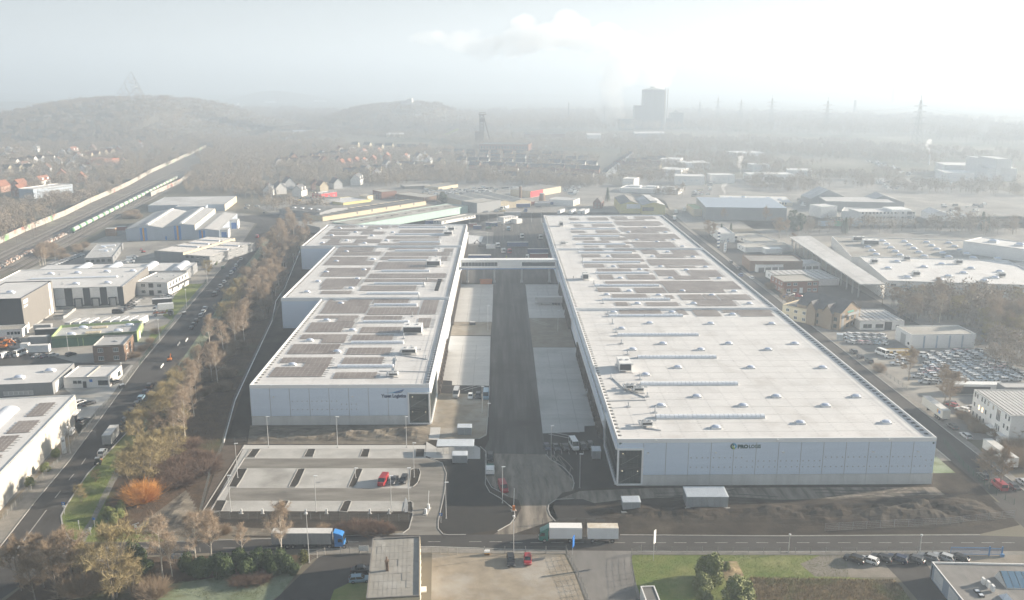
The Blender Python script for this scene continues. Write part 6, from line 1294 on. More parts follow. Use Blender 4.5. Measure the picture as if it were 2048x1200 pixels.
for i in range(14):plant('scrub',*zf(0,480,3.158)([(250+random.random()*340,40+random.random()*90-0)])[0],"russet scrub between the tracks and the workshops","scrub beside the tracks",1.0)
for x,y in ((255,165),(275,165),(290,160)):plant('birch',*zf(0,480,3.158)([(x,y)])[0],"pale birch beside the tracks above the long hall","birches beside the tracks",0.8)
for i in range(12):plant('laurel',*zf(200,380,6.4)([(1480+i*16,960-i*19)])[0],"small green shrub in the bed along the grey works","shrubs along the grey works",0.33)
for x,y in ((985,590),(950,650),(900,700),(860,740),(820,745),(930,690)):plant('scrub',*zq([(x,y)])[0],"frosted bush in the front bed of the brown brick office","frosted bushes by the brick office",0.6)
# --- woods that read as one mass: instanced clumps over the areas the photograph shows wooded
def clump(seed,n,size,H,m,wid):
 """a patch of bare crowns: many small leaf-litter sized facets spread through each crown, gaps between"""
 rng=random.Random(seed);b=MB()
 for i in range(n):
  x,y=rng.uniform(-size,size),rng.uniform(-size,size);h=H*rng.uniform(0.6,1.1);r=h*rng.uniform(0.24,0.36);cz=h*0.62
  b.tube((x,y,0),(x,y,h*0.5),0.16,0.1,3,caps=False)
  for k in range(80):
   v=Vector((rng.gauss(0,1),rng.gauss(0,1),rng.gauss(0,1))).normalized()*rng.random()**0.45
   p=Vector((x+v.x*r,y+v.y*r,cz+v.z*h*0.38));d=Vector((rng.gauss(0,1),rng.gauss(0,1),rng.gauss(0.5,1))).normalized()*wid*rng.uniform(3,7);s=d.cross(Vector((rng.gauss(0,1),rng.gauss(0,1),rng.gauss(0,1)))).normalized()*wid
   b.add([p-s,p+s,p+d],[(0,1,2)])
 return b.data("tree_clump",m)
m_wood1=mat("far_wood_brown",(0.22,0.18,0.135),(0.31,0.255,0.19),scale=0.02,rough=1,spec=0.03);m_wood2=mat("far_wood_grey",(0.32,0.272,0.224),(0.24,0.2,0.16),scale=0.02,rough=1,spec=0.03)
m_wood3=mat("far_wood_frosted",(0.42,0.42,0.41),(0.26,0.25,0.24),scale=0.02,rough=1,spec=0.03)
def clump_objs(cname,ms):
 c=bpy.data.collections.new(cname)
 for i in range(4):
  o=bpy.data.objects.new("tree_clump",clump(200+i,10,11,12,ms[i % len(ms)],0.24));c.objects.link(o)
 return c
CL_A=clump_objs("tree_clumps",[m_wood1,m_wood2]);CL_F=clump_objs("frosted_clumps",[m_wood3,m_wood2])
def wood(name,pts3,col,smin=0.7,smax=1.15):
 me=bpy.data.meshes.new(name);me.from_pydata([tuple(p) for p in pts3],[],[])
 o=link(name,me,kind='stuff');md=o.modifiers.new("scatter",'NODES')
 ng=bpy.data.node_groups.new(name,'GeometryNodeTree');ng.interface.new_socket("Geometry",in_out='INPUT',socket_type='NodeSocketGeometry');ng.interface.new_socket("Geometry",in_out='OUTPUT',socket_type='NodeSocketGeometry')
 N_=ng.nodes.new;gi,go=N_("NodeGroupInput"),N_("NodeGroupOutput");iop=N_("GeometryNodeInstanceOnPoints");ci=N_("GeometryNodeCollectionInfo")
 ci.inputs["Collection"].default_value=col;ci.inputs["Separate Children"].default_value=True;ci.inputs["Reset Children"].default_value=True
 rv=N_("FunctionNodeRandomValue");rv.data_type='FLOAT_VECTOR';rv.inputs[0].default_value=(0,0,0);rv.inputs[1].default_value=(0,0,6.28)
 rs=N_("FunctionNodeRandomValue");rs.data_type='FLOAT';rs.inputs[2].default_value=smin;rs.inputs[3].default_value=smax
 L=ng.links.new;L(gi.outputs[0],iop.inputs["Points"]);L(ci.outputs[0],iop.inputs["Instance"]);iop.inputs["Pick Instance"].default_value=True
 L(rv.outputs[0],iop.inputs["Rotation"]);L(rs.outputs[1],iop.inputs["Scale"]);L(iop.outputs[0],go.inputs[0]);md.node_group=ng
 return o
def inside(p,poly):
 x,y=p;c=False;n=len(poly)
 for i in range(n):
  (x1,y1),(x2,y2)=poly[i],poly[(i+1) % n]
  if (y1 >y) != (y2 >y) and x <(x2-x1)*(y-y1)/(y2-y1)+x1:c=not c
 return c
def fill(poly_px,step,cap=3000,jitter=0.5,Z=None):
 Pw=[g(*p) for p in poly_px];xy=[(p.x,p.y) for p in Pw]
 x0,x1=min(p[0] for p in xy),max(p[0] for p in xy);y0,y1=min(p[1] for p in xy),max(p[1] for p in xy)
 out=[];y=y0
 while y <y1:
  x=x0
  while x <x1:
   q=(x+RNG.uniform(-jitter,jitter)*step,y+RNG.uniform(-jitter,jitter)*step)
   if inside(q,xy):out.append((q[0],q[1],0.0))
   x +=step
  y +=step
 return out
W1=fill([(-60,470),(-60,395),(40,425),(70,400),(150,395),(200,372),(230,352),(290,345),(305,322),(380,300),(392,304),(330,330),(250,368),(150,415),(60,455),(0,478),(-60,510)],17)
W1 +=fill([(385,392),(372,372),(395,345),(412,305),(440,285),(520,285),(560,300),(540,350),(520,385),(540,398),(600,410),(560,425),(515,405),(450,385)],19)
W1 +=fill([(-100,330),(-100,262),(100,275),(230,292),(330,290),(400,285),(392,300),(320,312),(290,305),(180,300),(60,298)],24)
W1 +=fill([(-40,395),(-40,300),(120,296),(290,312),(285,345),(200,370),(100,392)],25)+fill([(560,372),(560,330),(680,300),(905,300),(900,345),(790,368),(700,372)],24)+fill([(905,352),(905,308),(1180,316),(1205,350),(1100,362)],27)+fill([(1240,345),(1245,305),(1480,310),(1640,330),(1480,345)],26)
W1 +=fill([(1790,608),(1900,600),(2060,604),(2060,790),(1975,705),(1960,655),(1810,645)],12)
W1 +=fill([(520,292),(700,285),(690,305),(640,318),(560,325)],22)
W1 +=fill([(560,345),(690,332),(705,345),(620,352),(560,362)],20)
W1 +=fill([(795,345),(880,335),(960,352),(1010,368),(1090,376),(1200,374),(1190,362),(1050,356),(960,346),(1000,372),(925,372),(880,366),(850,368),(790,372),(755,378),(745,365)],18)
W1 +=fill([(1090,376),(1230,376),(1225,362),(1060,356)],18)
W1 +=fill([(1260,352),(1240,366),(1330,366),(1400,368),(1405,345),(1360,345),(1300,350)],20)
W1 +=fill([(1480,380),(1640,384),(1640,362),(1500,360)],20)
W1 +=fill([(1700,375),(2060,400),(2060,372),(1740,360)],26)
W1 +=fill([(-60,258),(400,282),(560,270),(700,262),(900,262),(1000,268),(1300,272),(1700,285),(1900,300),(2080,310),(2080,325),(1870,322),(1700,300),(1360,285),(1000,278),(700,272),(560,282),(400,292),(-60,275)],30)
W1 +=fill([(560,285),(680,270),(900,285),(940,300),(1070,300),(1250,300),(1360,302),(1500,305),(1700,320),(1870,330),(1870,318),(1700,300),(1400,288),(1000,282),(800,272),(620,268)],22)
W1 +=fill([(1480,330),(1560,345),(1740,350),(1860,345),(1880,350),(1720,365),(1560,355)],26)
W1 +=fill([(1910,465),(2060,475),(2060,455),(1900,452)],18)
W1 +=fill([(620,405),(595,420),(600,432),(640,424)],14)
W1 +=fill([(1290,395),(1310,392),(1350,392),(1345,388)],14)
W1 +=fill([(1620,470),(1650,458),(1720,462),(1900,466),(1900,458),(1700,452),(1600,455)],16)
wood("woods",W1,CL_A)
W2=fill([(-300,262),(-300,222),(20,230),(420,232),(560,240),(700,262),(900,262),(1300,262),(1800,272),(2100,300),(2300,290),(1900,240),(1300,225),(900,228),(700,228),(560,222),(300,222)],46)
wood("far_woods",W2,CL_A,1.4,2.4)
# --- vehicles
m_paint=mat("car_paint",(0.5,0.5,0.5),objcol=True,rough=0.28,spec=0.6)
m_cglass=mat("car_glass",(0.015,0.018,0.02),rough=0.06,spec=0.8)
m_tyre=mat("tyre",(0.02,0.02,0.02),rough=0.9)
m_rim=mat("wheel_rim",(0.35,0.35,0.36),rough=0.35,metal=0.6)
m_lamp=mat("headlamp",(0.75,0.77,0.8),rough=0.1,spec=0.8)
m_tail=mat("tail_lamp",(0.35,0.01,0.01),rough=0.2)
m_plate=mat("number_plate",(0.75,0.75,0.72),rough=0.5)
m_frostcar=mat("frosted_paint",(0.5,0.5,0.5),(0.62,0.64,0.66),scale=1.2,lo=0.35,hi=0.6,objcol=True,rough=0.6)
COLS={'black':(0.012,0.012,0.014,1),'dark grey':(0.05,0.053,0.058,1),'silver':(0.42,0.43,0.44,1),'white':(0.75,0.75,0.74,1),'red':(0.30,0.012,0.018,1),'blue':(0.03,0.08,0.25,1),'dark blue':(0.012,0.022,0.06,1),'light blue':(0.22,0.33,0.42,1),'green':(0.02,0.12,0.07,1),'brown':(0.06,0.04,0.03,1),'orange':(0.60,0.18,0.02,1),'teal':(0.01,0.17,0.14,1),'bright blue':(0.03,0.19,0.50,1),'yellow':(0.7,0.45,0.03,1),'grey':(0.20,0.205,0.21,1)}
def wheel_data(r=0.33,w=0.22):
 t=MB();t.tube((0,-w/2,0),(0,w/2,0),r,r,14);k=MB();k.tube((0,-w/2-0.01,0),(0,w/2+0.01,0),r*0.62,r*0.62,10);return t.data("tyre",m_tyre),k.data("rim",m_rim)
W_CAR=wheel_data();W_TRUCK=wheel_data(0.5,0.32)
def car_proto(kind):
 """body lofted from cross sections, a glazed cabin set on it; x is the front"""
 L,Wd,belt,roof,sec,cab={
  'hatch':(4.1,1.76,0.92,1.48,None,(-1.95,1.05,-1.45,0.25)),'saloon':(4.7,1.82,0.92,1.45,None,(-1.55,1.05,-0.95,0.30)),
  'estate':(4.7,1.82,0.93,1.49,None,(-2.28,1.05,-1.80,0.30)),'suv':(4.5,1.88,1.05,1.70,None,(-2.15,1.10,-1.80,0.35)),
  'van':(5.3,2.0,1.25,2.10,None,(-2.58,1.95,-2.5,1.25)),'bus':(6.0,2.05,1.35,2.6,None,(-2.95,2.3,-2.9,1.75))}[kind]
 hw=Wd/2;h=L/2;nose=belt*0.80 if kind not in ('van','bus') else belt*0.92
 st=[(-h,0.42,belt*0.86,hw*0.84),(-h+0.12,0.25,belt*0.98,hw*0.95),(-h*0.6,0.20,belt,hw),(0,0.20,belt,hw),(cab[1]-0.05,0.20,belt,hw),(h*0.78,0.22,belt*0.93 if kind not in ('van','bus') else belt,hw*0.97),(h-0.12,0.25,nose,hw*0.90),(h,0.40,nose*0.85,hw*0.76)]
 b=MB();n=8
 for x,z0,z1,w in st:
  m=(z0+z1)/2
  b.v.extend([(x,-w*0.86,z0),(x,-w,z0+(m-z0)*0.5),(x,-w,m+(z1-m)*0.55),(x,-w*0.90,z1),(x,w*0.90,z1),(x,w,m+(z1-m)*0.55),(x,w,z0+(m-z0)*0.5),(x,w*0.86,z0)])
 for i in range(len(st)-1):
  for k in range(n):j=(k+1) % n;b.f.append((i*n+k,(i+1)*n+k,(i+1)*n+j,i*n+j));b.m.append(0)
 b.f.append(tuple(range(n)));b.m.append(0);e=(len(st)-1)*n;b.f.append(tuple(e+n-1-k for k in range(n)));b.m.append(0)
 xb0,xb1,xt0,xt1=cab;wb,wt=hw*0.90,hw*0.74 if kind not in ('van','bus') else hw*0.84
 # roof, pillars
 rz=roof;b.box(xt0-0.03,xt1+0.03,-wt-0.02,wt+0.02,rz-0.045,rz)
 for sy in (-1,1):
  for (xa,xc) in ((xb1,xt1),(xb0,xt0)):b.bar((xa,sy*wb,belt),(xc,sy*wt,rz-0.02),0.07)
  xm=(xb0+xb1)/2-0.1;xm2=(xt0+xt1)/2-0.1;b.bar((xm,sy*(wb+0.005),belt),(xm2,sy*(wt+0.01),rz-0.02),0.09)
 if kind in ('van','bus'):   # panelled load space
  for sy in (-1,1):b.add([(xb0+0.05,sy*(wb+0.012),belt-0.02),(xm+0.9 if kind =='van' else xb0+0.3,sy*(wb+0.012),belt-0.02),(xm+0.9 if kind =='van' else xb0+0.3,sy*(wt+0.012),rz-0.03),(xt0+0.05,sy*(wt+0.012),rz-0.03)],[(0,1,2,3) if sy <0 else (3,2,1,0)])
 g_=MB();V=[(xb0,-wb,belt-0.03),(xb1,-wb,belt-0.03),(xb1,wb,belt-0.03),(xb0,wb,belt-0.03),(xt0,-wt,rz-0.03),(xt1,-wt,rz-0.03),(xt1,wt,rz-0.03),(xt0,wt,rz-0.03)]
 g_.add(V,[(0,1,5,4),(1,2,6,5),(2,3,7,6),(3,0,4,7)])
 hl=MB();hl.box(h-0.20,h-0.03,-0.22,0.22,-0.09,0.09);tl=MB();tl.box(-h+0.01,-h+0.10,-0.16,0.16,-0.13,0.13)
 return dict(body=b.data("body",m_paint),glass=g_.data("window",m_cglass),hl=hl.data("headlight",m_lamp),tl=tl.data("tail_light",m_tail),h=h,hw=hw,nose=nose,belt=belt,kind=kind,mbs=(b,g_))
CP={k:car_proto(k) for k in ('hatch','saloon','estate','suv','van','bus')}
def simple_car(kind):
 b=MB();bb,gg=CP[kind]['mbs'];b.extend(bb);b.extend(gg,mshift=1);h,hw=CP[kind]['h'],CP[kind]['hw']
 for sx in (-0.6,0.62):
  for sy in (-1,1):b.tube((sx*h,sy*hw-0.1*sy-0.1,0.32),(sx*h,sy*hw-0.1*sy+0.1,0.32),0.32,0.32,8,m=2)
 return b
SIMPLE={k:simple_car(k).data("parked_car",[m_frostcar,m_cglass,m_tyre]) for k in CP}
NAMES={'hatch':'hatchback','saloon':'saloon','estate':'estate car','suv':'off-roader','van':'van','bus':'minibus'}
def car(kind,p,heading,col,label,group=None,name=None,full=True):
 nm=name or ("van" if kind in ('van','bus') else "parked_car");cat="van" if kind in ('van','bus') else "car";c=COLS[col]
 if not full:
  o=link(nm,SIMPLE[kind],loc=p,rz=heading);o.color=c;return tag(o,label,cat,group)
 P_=CP[kind];r=thing(nm,label,cat,p,heading,group);r.color=c
 o=link("body",P_['body'],r);o.color=c;link("window",P_['glass'],r)
 h,hw=P_['h'],P_['hw']
 for sx in (-0.6,0.62):
  for sy in (-1,1):
   w=link("wheel",W_CAR[0],r,loc=(sx*h,sy*(hw-0.10),0.33));link("rim",W_CAR[1],w)
 for sy in (-1,1):link("headlight",P_['hl'],r,loc=(0,sy*hw*0.62,P_['nose']*0.80));link("tail_light",P_['tl'],r,loc=(0,sy*hw*0.72,P_['belt']*0.80))
 return r
def gz(p,z=0.03):return Vector((p.x,p.y,z))
ST=R(97.8)
GS="cars parked along the left street"
def cars(Z,rows,group,heading,full=True):
 for x,y,k,c,lb,*hd in rows:car(k,gz(g(*Z([(x,y)])[0])),(R(hd[0]) if hd else heading)+ru(-.03,.03),c,lb,group,full=full)
cars(zq,[(793,1145,'hatch','dark grey',"dark grey car parked on the left street nearest the lorry trailer"),(838,1085,'estate','black',"black estate parked on the left street ahead of the nearest dark car"),(868,1045,'suv','dark grey',"dark grey off-roader parked on the left street, third from the trailer"),(893,1005,'estate','light blue',"pale blue-silver estate parked on the left street"),(920,968,'hatch','dark blue',"small dark blue car parked ahead of the pale blue estate"),(947,930,'suv','brown',"brownish off-roader parked last before the gap in the left street"),
  (1210,563,'hatch','black',"black car first above the digger on the left street"),(1225,540,'estate','dark grey',"dark grey estate second above the digger"),(1243,517,'suv','brown',"dark red-brown car third above the digger"),(1270,483,'estate','silver',"silver estate behind the white car by the birches"),(1285,460,'hatch','white',"white hatchback parked in the middle of the trio by the birches"),(1297,438,'estate','silver',"silver car at the far end of the trio by the birches"),(1360,350,'van','dark grey',"dark van parked opposite the office lawn"),(1375,325,'hatch','dark grey',"dark car in front of the van opposite the office lawn"),(1395,298,'suv','silver',"silver off-roader opposite the office lawn"),(1418,270,'hatch','white',"white car opposite the grey works, nearest"),(1440,243,'hatch','dark grey',"dark car opposite the grey works, second"),(1462,213,'suv','white',"white off-roader opposite the grey works, third"),(1478,190,'hatch','blue',"blue car opposite the grey works, fourth"),(1492,167,'hatch','white',"white car opposite the grey works, fifth"),(1508,147,'estate','dark grey',"dark car opposite the grey works, sixth"),(1523,126,'hatch','silver',"silver car opposite the grey works, farthest"),(1330,182,'suv','dark grey',"dark car in the yard mouth of the grey works"),(1408,178,'hatch','green',"green car driving on the left street")],GS,ST)
cars(z3,[(1890,790,'hatch','silver',"silver car by the upper strip, lower of two"),(1905,745,'hatch','dark grey',"dark car by the upper strip, upper of two"),(2012,610,'van','red',"small red and dark truck far up the left street"),(2100,300,'hatch','dark grey',"small dark car by the upper birches")],GS,ST)
car('suv',gz(g(*zb([(588,368)])[0])),ST,'white',"white off-roader parked behind the small tractor on the left street",GS)
cars(zq,[(748,465,'van','black',"black van at the loading yard"),(815,440,'estate','dark grey',"dark estate nearest the black van in the yard row",60),(830,422,'hatch','dark grey',"dark hatchback second in the yard row",60),(842,410,'estate','grey',"grey estate third in the yard row",60),(857,397,'hatch','silver',"silver car fourth in the yard row",60),(872,386,'hatch','grey',"grey car fifth in the yard row",60),(888,378,'estate','dark grey',"dark car last in the yard row",60),(1045,362,'estate','silver',"silver estate in front of the white office",20),(1060,355,'hatch','dark grey',"dark car in front of the white office",20),
  (30,740,'van','white',"white pickup van at the edge of the dark yard",80),(133,728,'bus','white',"white minibus in the dark yard",75),(75,738,'hatch','dark grey',"dark trailer-car between the white vans",80),(238,740,'saloon','silver',"silver saloon beside the white box trailer",60),(285,742,'hatch','dark blue',"dark blue car beside the silver saloon",60),(338,735,'hatch','silver',"pale silver hatchback of the dark yard",40),(448,730,'hatch','black',"black car alone by the brick office",50),(735,905,'hatch','dark grey',"dark hatchback beside the white office",50),(510,1038,'suv','white',"white off-roader on the grey forecourt",60),(560,1042,'saloon','black',"black saloon on the grey forecourt",60),(528,1150,'hatch','dark grey',"dark car with white bonnet by the works entrance",70)],"cars in the left yards",R(8))
for i in range(11):
 t=i/10;x,y=640+330*t,190-120*t;car(random.choice(('hatch','estate','suv')),gz(g(*z4([(x,y)])[0])),R(20),('white','white','silver','dark grey','silver','dark grey','grey','silver','dark grey','silver','white')[i],f"{ORD[i]} car of the slanting row behind the black and white hall","cars behind the black and white hall",full=False)
cars(z3,[(400,890,'van','white',"white van before the grey workshop",10),(440,865,'suv','dark grey',"dark pickup before the grey workshop",10),(320,940,'hatch','silver',"silver car behind the barrel rooflights",10),(385,930,'van','white',"white car behind the barrel rooflights",10),(240,930,'hatch','white',"white car by the workshop windows",10),(1885,205,'hatch','white',"white car at the rail end, left",0),(2010,215,'hatch','white',"white car at the rail end, right",0),(1870,240,'hatch','dark grey',"dark car at the rail end",0),(1205,1000,'hatch','light blue',"pale blue car beside the barrel-roofed hall",40)],"cars by the grey works",0,full=False)
# visitors' car park, yard and gate
cars(PK,[(1157,462,'van','red',"red van in the marked car park"),(1222,455,'saloon','dark grey',"dark grey saloon between the red van and the black car"),(1287,450,'estate','black',"black estate beside the planted island")],"cars in the marked car park",R(-98))
cars(YD,[(150,700,'bus','silver',"silver-white van at the western end of the yard row"),(218,710,'hatch','white',"small white car in the yard row"),(255,708,'suv','dark grey',"dark grey car in the yard row"),(293,708,'bus','light blue',"pale blue van at the eastern end of the yard row"),(313,1005,'suv','black',"black car queueing at the gate")],"cars in the yard",R(-92))
cars(YD,[(585,955,'hatch','dark blue',"dark blue car first from the haul road"),(628,955,'saloon','dark grey',"dark grey saloon second from the haul road"),(672,955,'saloon','black',"black saloon third from the haul road"),(715,948,'bus','white',"white van among the dark cars at the right hall"),(760,953,'estate','black',"black estate beside the white van"),(795,945,'hatch','dark grey',"dark car nearest the smoking shelter")],"cars at the right hall",R(-80))
car('van',gz(g(*YD([(375,1150)])[0])),R(-78),'red',"red van leaving over the dusty drive")
# foreground
cars(ZL,[(210,495,'estate','black',"black car on the gravel lot"),(325,490,'hatch','red',"red car on the gravel lot")],"cars on the gravel lot",R(-90))
cars(zk,[(1022,1022,'saloon','black',"black saloon beside the slab-roofed building"),(1010,1082,'estate','light blue',"pale silver-blue estate beside the slab-roofed building")],"cars beside the slab-roofed building",R(5))
cars(Z2,[(155,240,'suv','black',"black off-roader first in the slanting row on the gravel"),(325,250,'hatch','white',"white car in the slanting row on the gravel"),(460,225,'estate','black',"black car right of the white one"),(640,230,'estate','dark blue',"dark estate with roof rails in the slanting row"),(815,235,'estate','dark grey',"dark grey estate fifth in the slanting row"),(985,215,'estate','grey',"grey estate sixth in the slanting row"),(1150,215,'estate','silver',"silver-green estate seventh in the slanting row"),(1310,222,'estate','black',"black estate half hidden by the corner building")],"cars in the slanting row on the gravel",R(140))
# right street
GR_="cars along the right street"
cars(zy,[(320,485,'suv','black',"black off-roader parked behind the first trailer"),(455,572,'estate','silver',"silver estate parked between the two trailers"),(635,985,'saloon','black',"black saloon on the near side of the right street"),(790,1080,'van','red',"red van on the near side of the right street"),(925,1080,'saloon','dark grey',"dark saloon at the street corner"),(1020,1035,'hatch','silver',"silver car at the street corner"),(420,310,'estate','white',"white estate beside the white office",130),(510,300,'suv','silver',"grey off-roader beside the white office",120),(320,268,'hatch','red',"red car half hidden by the bare trees",120),(300,245,'hatch','dark grey',"dark car half hidden by the bare trees",120)],GR_,R(91))
cars(zz,[(700,780,'suv','dark grey',"dark car at the used-car lot fence, first"),(735,806,'hatch','black',"black car at the used-car lot fence, second"),(785,832,'suv','black',"black car at the used-car lot fence, third"),(420,576,'hatch','white',"white car before the gabled office, upper"),(455,602,'hatch','silver',"silver car before the gabled office, middle"),(480,618,'hatch','white',"white car before the gabled office, lower"),(145,374,'hatch','white',"white car opposite the garage row"),(355,465,'estate','silver',"silver car by the brick office",20),(400,474,'hatch','red',"red car by the brick office",20),(335,475,'hatch','blue',"blue car by the brick office",20),(75,325,'suv','dark grey',"dark car far up the right street"),(85,360,'hatch','blue',"blue car far up the right street"),(30,290,'suv','dark grey',"dark car opposite the farthest workshop")],GR_,R(91))
car('bus',gz(g(*zz([(855,790)])[0])),R(110),'white',"white minibus beside the yellow kiosk")
SHADES=['silver','silver','grey','white','light blue','dark grey','silver','grey','light blue','dark blue','silver','white','red','black','grey']
k=0
for r_ in range(3):
 for i in range(5):
  x,y=672+i*44+r_*7,680+r_*21+i*1.5;c=SHADES[(k*7+3) % len(SHADES)] if not (r_ ==2 and i ==1) else 'red'
  car(random.choice(('hatch','estate','saloon')),gz(g(*zz([(x,y+4)])[0])),R(128)+ru(-.1,.1),c,f"{c} car, {ORD[i]} in the {('rear','middle','front')[r_]} row of the small lot by the gabled office","cars in the small lot",full=False);k +=1
lot=[g(*zz([q])[0]) for q in ((1062,790),(1360,768),(1520,840),(1650,930),(1300,945),(1060,915),(1095,850))];lxy=[(p.x,p.y) for p in lot]
y=min(p[1] for p in lxy);row=0;nu=0;dirs=R(172);EXTRA=[]
while y <max(p[1] for p in lxy):
 x=min(p[0] for p in lxy);i=0
 while x <max(p[0] for p in lxy):
  if inside((x,y),lxy) and random.random()<0.91:
   c=random.choice(SHADES);kd=random.choice(('hatch','saloon','estate','suv'));i +=1
   if nu >= 120:EXTRA.append((x,y,kd));x +=4.7;continue
   car(kd,Vector((x+ru(-.35,.35),y+ru(-.2,.2),0.03)),dirs+ru(-.13,.13)+(math.pi if random.random()<.3 else 0),c,f"{c} used {NAMES[kd]}, {ordn(i)} from the street in the dealer's {ordn(row)} row","used cars on the dealer's lot",full=False);nu +=1
  x +=4.7
 y +=2.45;row +=1
cars(zz,[(900,808,'hatch','silver',"silver car first in the dealer's front row",160),(925,800,'saloon','dark grey',"dark car second in the dealer's front row",160),(938,845,'saloon','white',"white saloon at the corner of the dealer's lot",160),(960,828,'hatch','silver',"silver saloon beside the white one at the dealer's",160),(990,835,'hatch','silver',"frosted hatchback third at the dealer's corner",160),(1090,945,'suv','black',"black car at the near edge of the dealer's lot",160),(1050,915,'suv','dark grey',"dark car at the near edge of the dealer's lot",160),(1130,945,'hatch','dark grey',"dark hatchback second at the near edge of the dealer's lot",160),(1200,940,'estate','dark grey',"dark estate third at the near edge of the dealer's lot",160)],"used cars on the dealer's lot",R(160),full=False)
# works yards behind the halls: cars, vans and scrap
TAKEN=[]
def yard(Z,poly,n,label,group,vans=0.2):
 xs=[p[0] for p in poly];ys=[p[1] for p in poly];m=0;tries=0
 while m <n and tries <4000:
  tries +=1;p=(ru(min(xs),max(xs)),ru(min(ys),max(ys)))
  w_=g(*Z([p])[0])
  if inside(p,poly) and all((w_-u_).length >4.5 for u_ in TAKEN):
   TAKEN.append(w_);kd=random.choice(('van','bus')) if random.random()<vans else random.choice(('hatch','estate','suv'));car(kd,gz(g(*Z([p])[0])),random.choice((0.2,1.8,0.25,3.3))+ru(-.1,.1),random.choice(SHADES+['white','white','red','yellow']),label,group,full=False);m +=1
yard(zm2,[(620,215),(1060,215),(1340,190),(1700,195),(1480,230),(1230,265),(960,300),(860,290),(620,240)],46,"small car or van in the crowded scrapyard behind the teal hall","vehicles in the scrapyard",0.3)
yard(zm2,[(1210,420),(1560,420),(1560,450),(1250,460)],12,"vehicle parked before the white works front","vehicles before the works",0.3)
yard(zm3,[(340,200),(540,190),(560,260),(480,275),(340,240)],14,"pale vehicle in the lorry park beside the white gabled hall","vehicles in the lorry park",0.5)
yard(zm3,[(1750,200),(1860,200),(2010,100),(2040,90),(1900,310),(1740,330)],12,"vehicle on the busy street fading into the haze","vehicles on the hazy street",0.3)
yard(zx,[(1480,540),(1620,560),(1640,600),(1560,600)],6,"pale car before the white three-storey office","cars before the three-storey office",0.2)
yard(zx,[(220,790),(400,780),(390,830),(220,830)],8,"white van for sale at the corner with the striped pole sign","vans at the pole sign",0.9)
b=MB()
def mass(Z,poly,n):
 xs=[p[0] for p in poly];ys=[p[1] for p in poly];m=0
 while m <n:
  p=(ru(min(xs),max(xs)),ru(min(ys),max(ys)))
  if inside(p,poly):
   q_=g(*Z([p])[0]);m +=1;kd=random.choice(('hatch','estate','van'));B_=CP[kd]['mbs'];rz=random.choice((0.3,1.9,3.4));b.extend(B_[0],(q_.x,q_.y,0.03),rz,mshift=random.choice((0,1,2)));b.extend(B_[1],(q_.x,q_.y,0.03),rz,mshift=3)
mass(zc,[(1560,910),(1900,900),(1640,1010),(1440,1000)],30);mass(zc,[(1100,650),(1180,650),(1400,720),(1360,740)],40);mass(zc,[(1160,770),(1300,760),(1400,800),(1280,830)],40);mass(zc,[(1440,740),(1560,740),(1660,790),(1620,800)],26);mass(zm2,[(620,300),(1000,240),(1700,190),(1720,200),(1300,260)],40);mass(zx,[(1100,330),(1250,300),(1300,420),(1200,440)],16)
for x,y,kd in EXTRA:
 B_=CP[kd]['mbs'];rz=dirs+ru(-.06,.06);b.extend(B_[0],(x,y,0.03),rz,mshift=random.choice((0,0,1,2)));b.extend(B_[1],(x,y,0.03),rz,mshift=3)
o=b.obj("parked_cars",[mat("pale_far_paint",(0.55,0.56,0.57),rough=0.4),mat("grey_far_paint",(0.2,0.2,0.21),rough=0.4),mat("white_far_paint",(0.75,0.75,0.74),rough=0.4),m_cglass],kind='stuff')
# ---- lorries
def wheels(root,xs,w=1.05,data=None):
 d=data or W_TRUCK
 for x in xs:
  for sy in (-1,1):q_=link("wheel",d[0],root,loc=(x,sy*w,0.5));link("rim",d[1],q_)
def box_body(mbx,x0,x1,z0,z1,w=1.26,m=0,top=1):mbx.box(x0,x1,-w,w,z0,z1,m,top)
m_tarp=mat("grey_tarpaulin",(0.30,0.31,0.32),(0.26,0.27,0.28),scale=0.5,stretch=(4,1,0.3),rough=0.6)
m_tarpw=mat("white_box_body",(0.72,0.73,0.74),(0.66,0.67,0.68),scale=0.3,rough=0.5)
m_tarpb=mat("blue_tarpaulin",(0.035,0.075,0.20),(0.03,0.065,0.17),scale=0.5,rough=0.6)
m_tarpr=mat("red_brown_box",(0.28,0.10,0.07),(0.24,0.09,0.065),scale=0.5,rough=0.7)
m_truckroof=mat("trailer_roof",(0.62,0.61,0.59),(0.52,0.51,0.49),scale=0.3,rough=0.7)
def trailer(p,heading,m_,label,group=None,L=13.6,z0=1.15,z1=3.95,parts=True,roof=None):
 t=thing("lorry_trailer",label,"trailer",p,heading,group);b=MB();box_body(b,-L/2,L/2,z0,z1);b.obj("box_body",[m_,roof or m_truckroof],t)
 b=MB();b.box(-L/2,L/2,-0.45,0.45,0.75,z0-0.01);b.box(L/2-3.2,L/2-3.0,-0.9,0.9,0.05,0.75);b.obj("chassis",m_dframe,t)
 if parts:wheels(t,(-L/2+2.2,-L/2+3.5,-L/2+4.8))
 b=MB();[b.box(-L/2-0.03,-L/2,s*0.63-0.6,s*0.63+0.6,z0+0.1,z1-0.1) for s in (-1,1)];b.obj("rear_door",m_,t)
 b=MB()
 for z in (z0+0.03,z1-0.09):[b.box(-L/2-0.02,L/2+0.02,s*1.265-0.02,s*1.265+0.02,z,z+0.08) for s in (-1,1)]
 b.obj("edge_rail",m_grey,t);return t
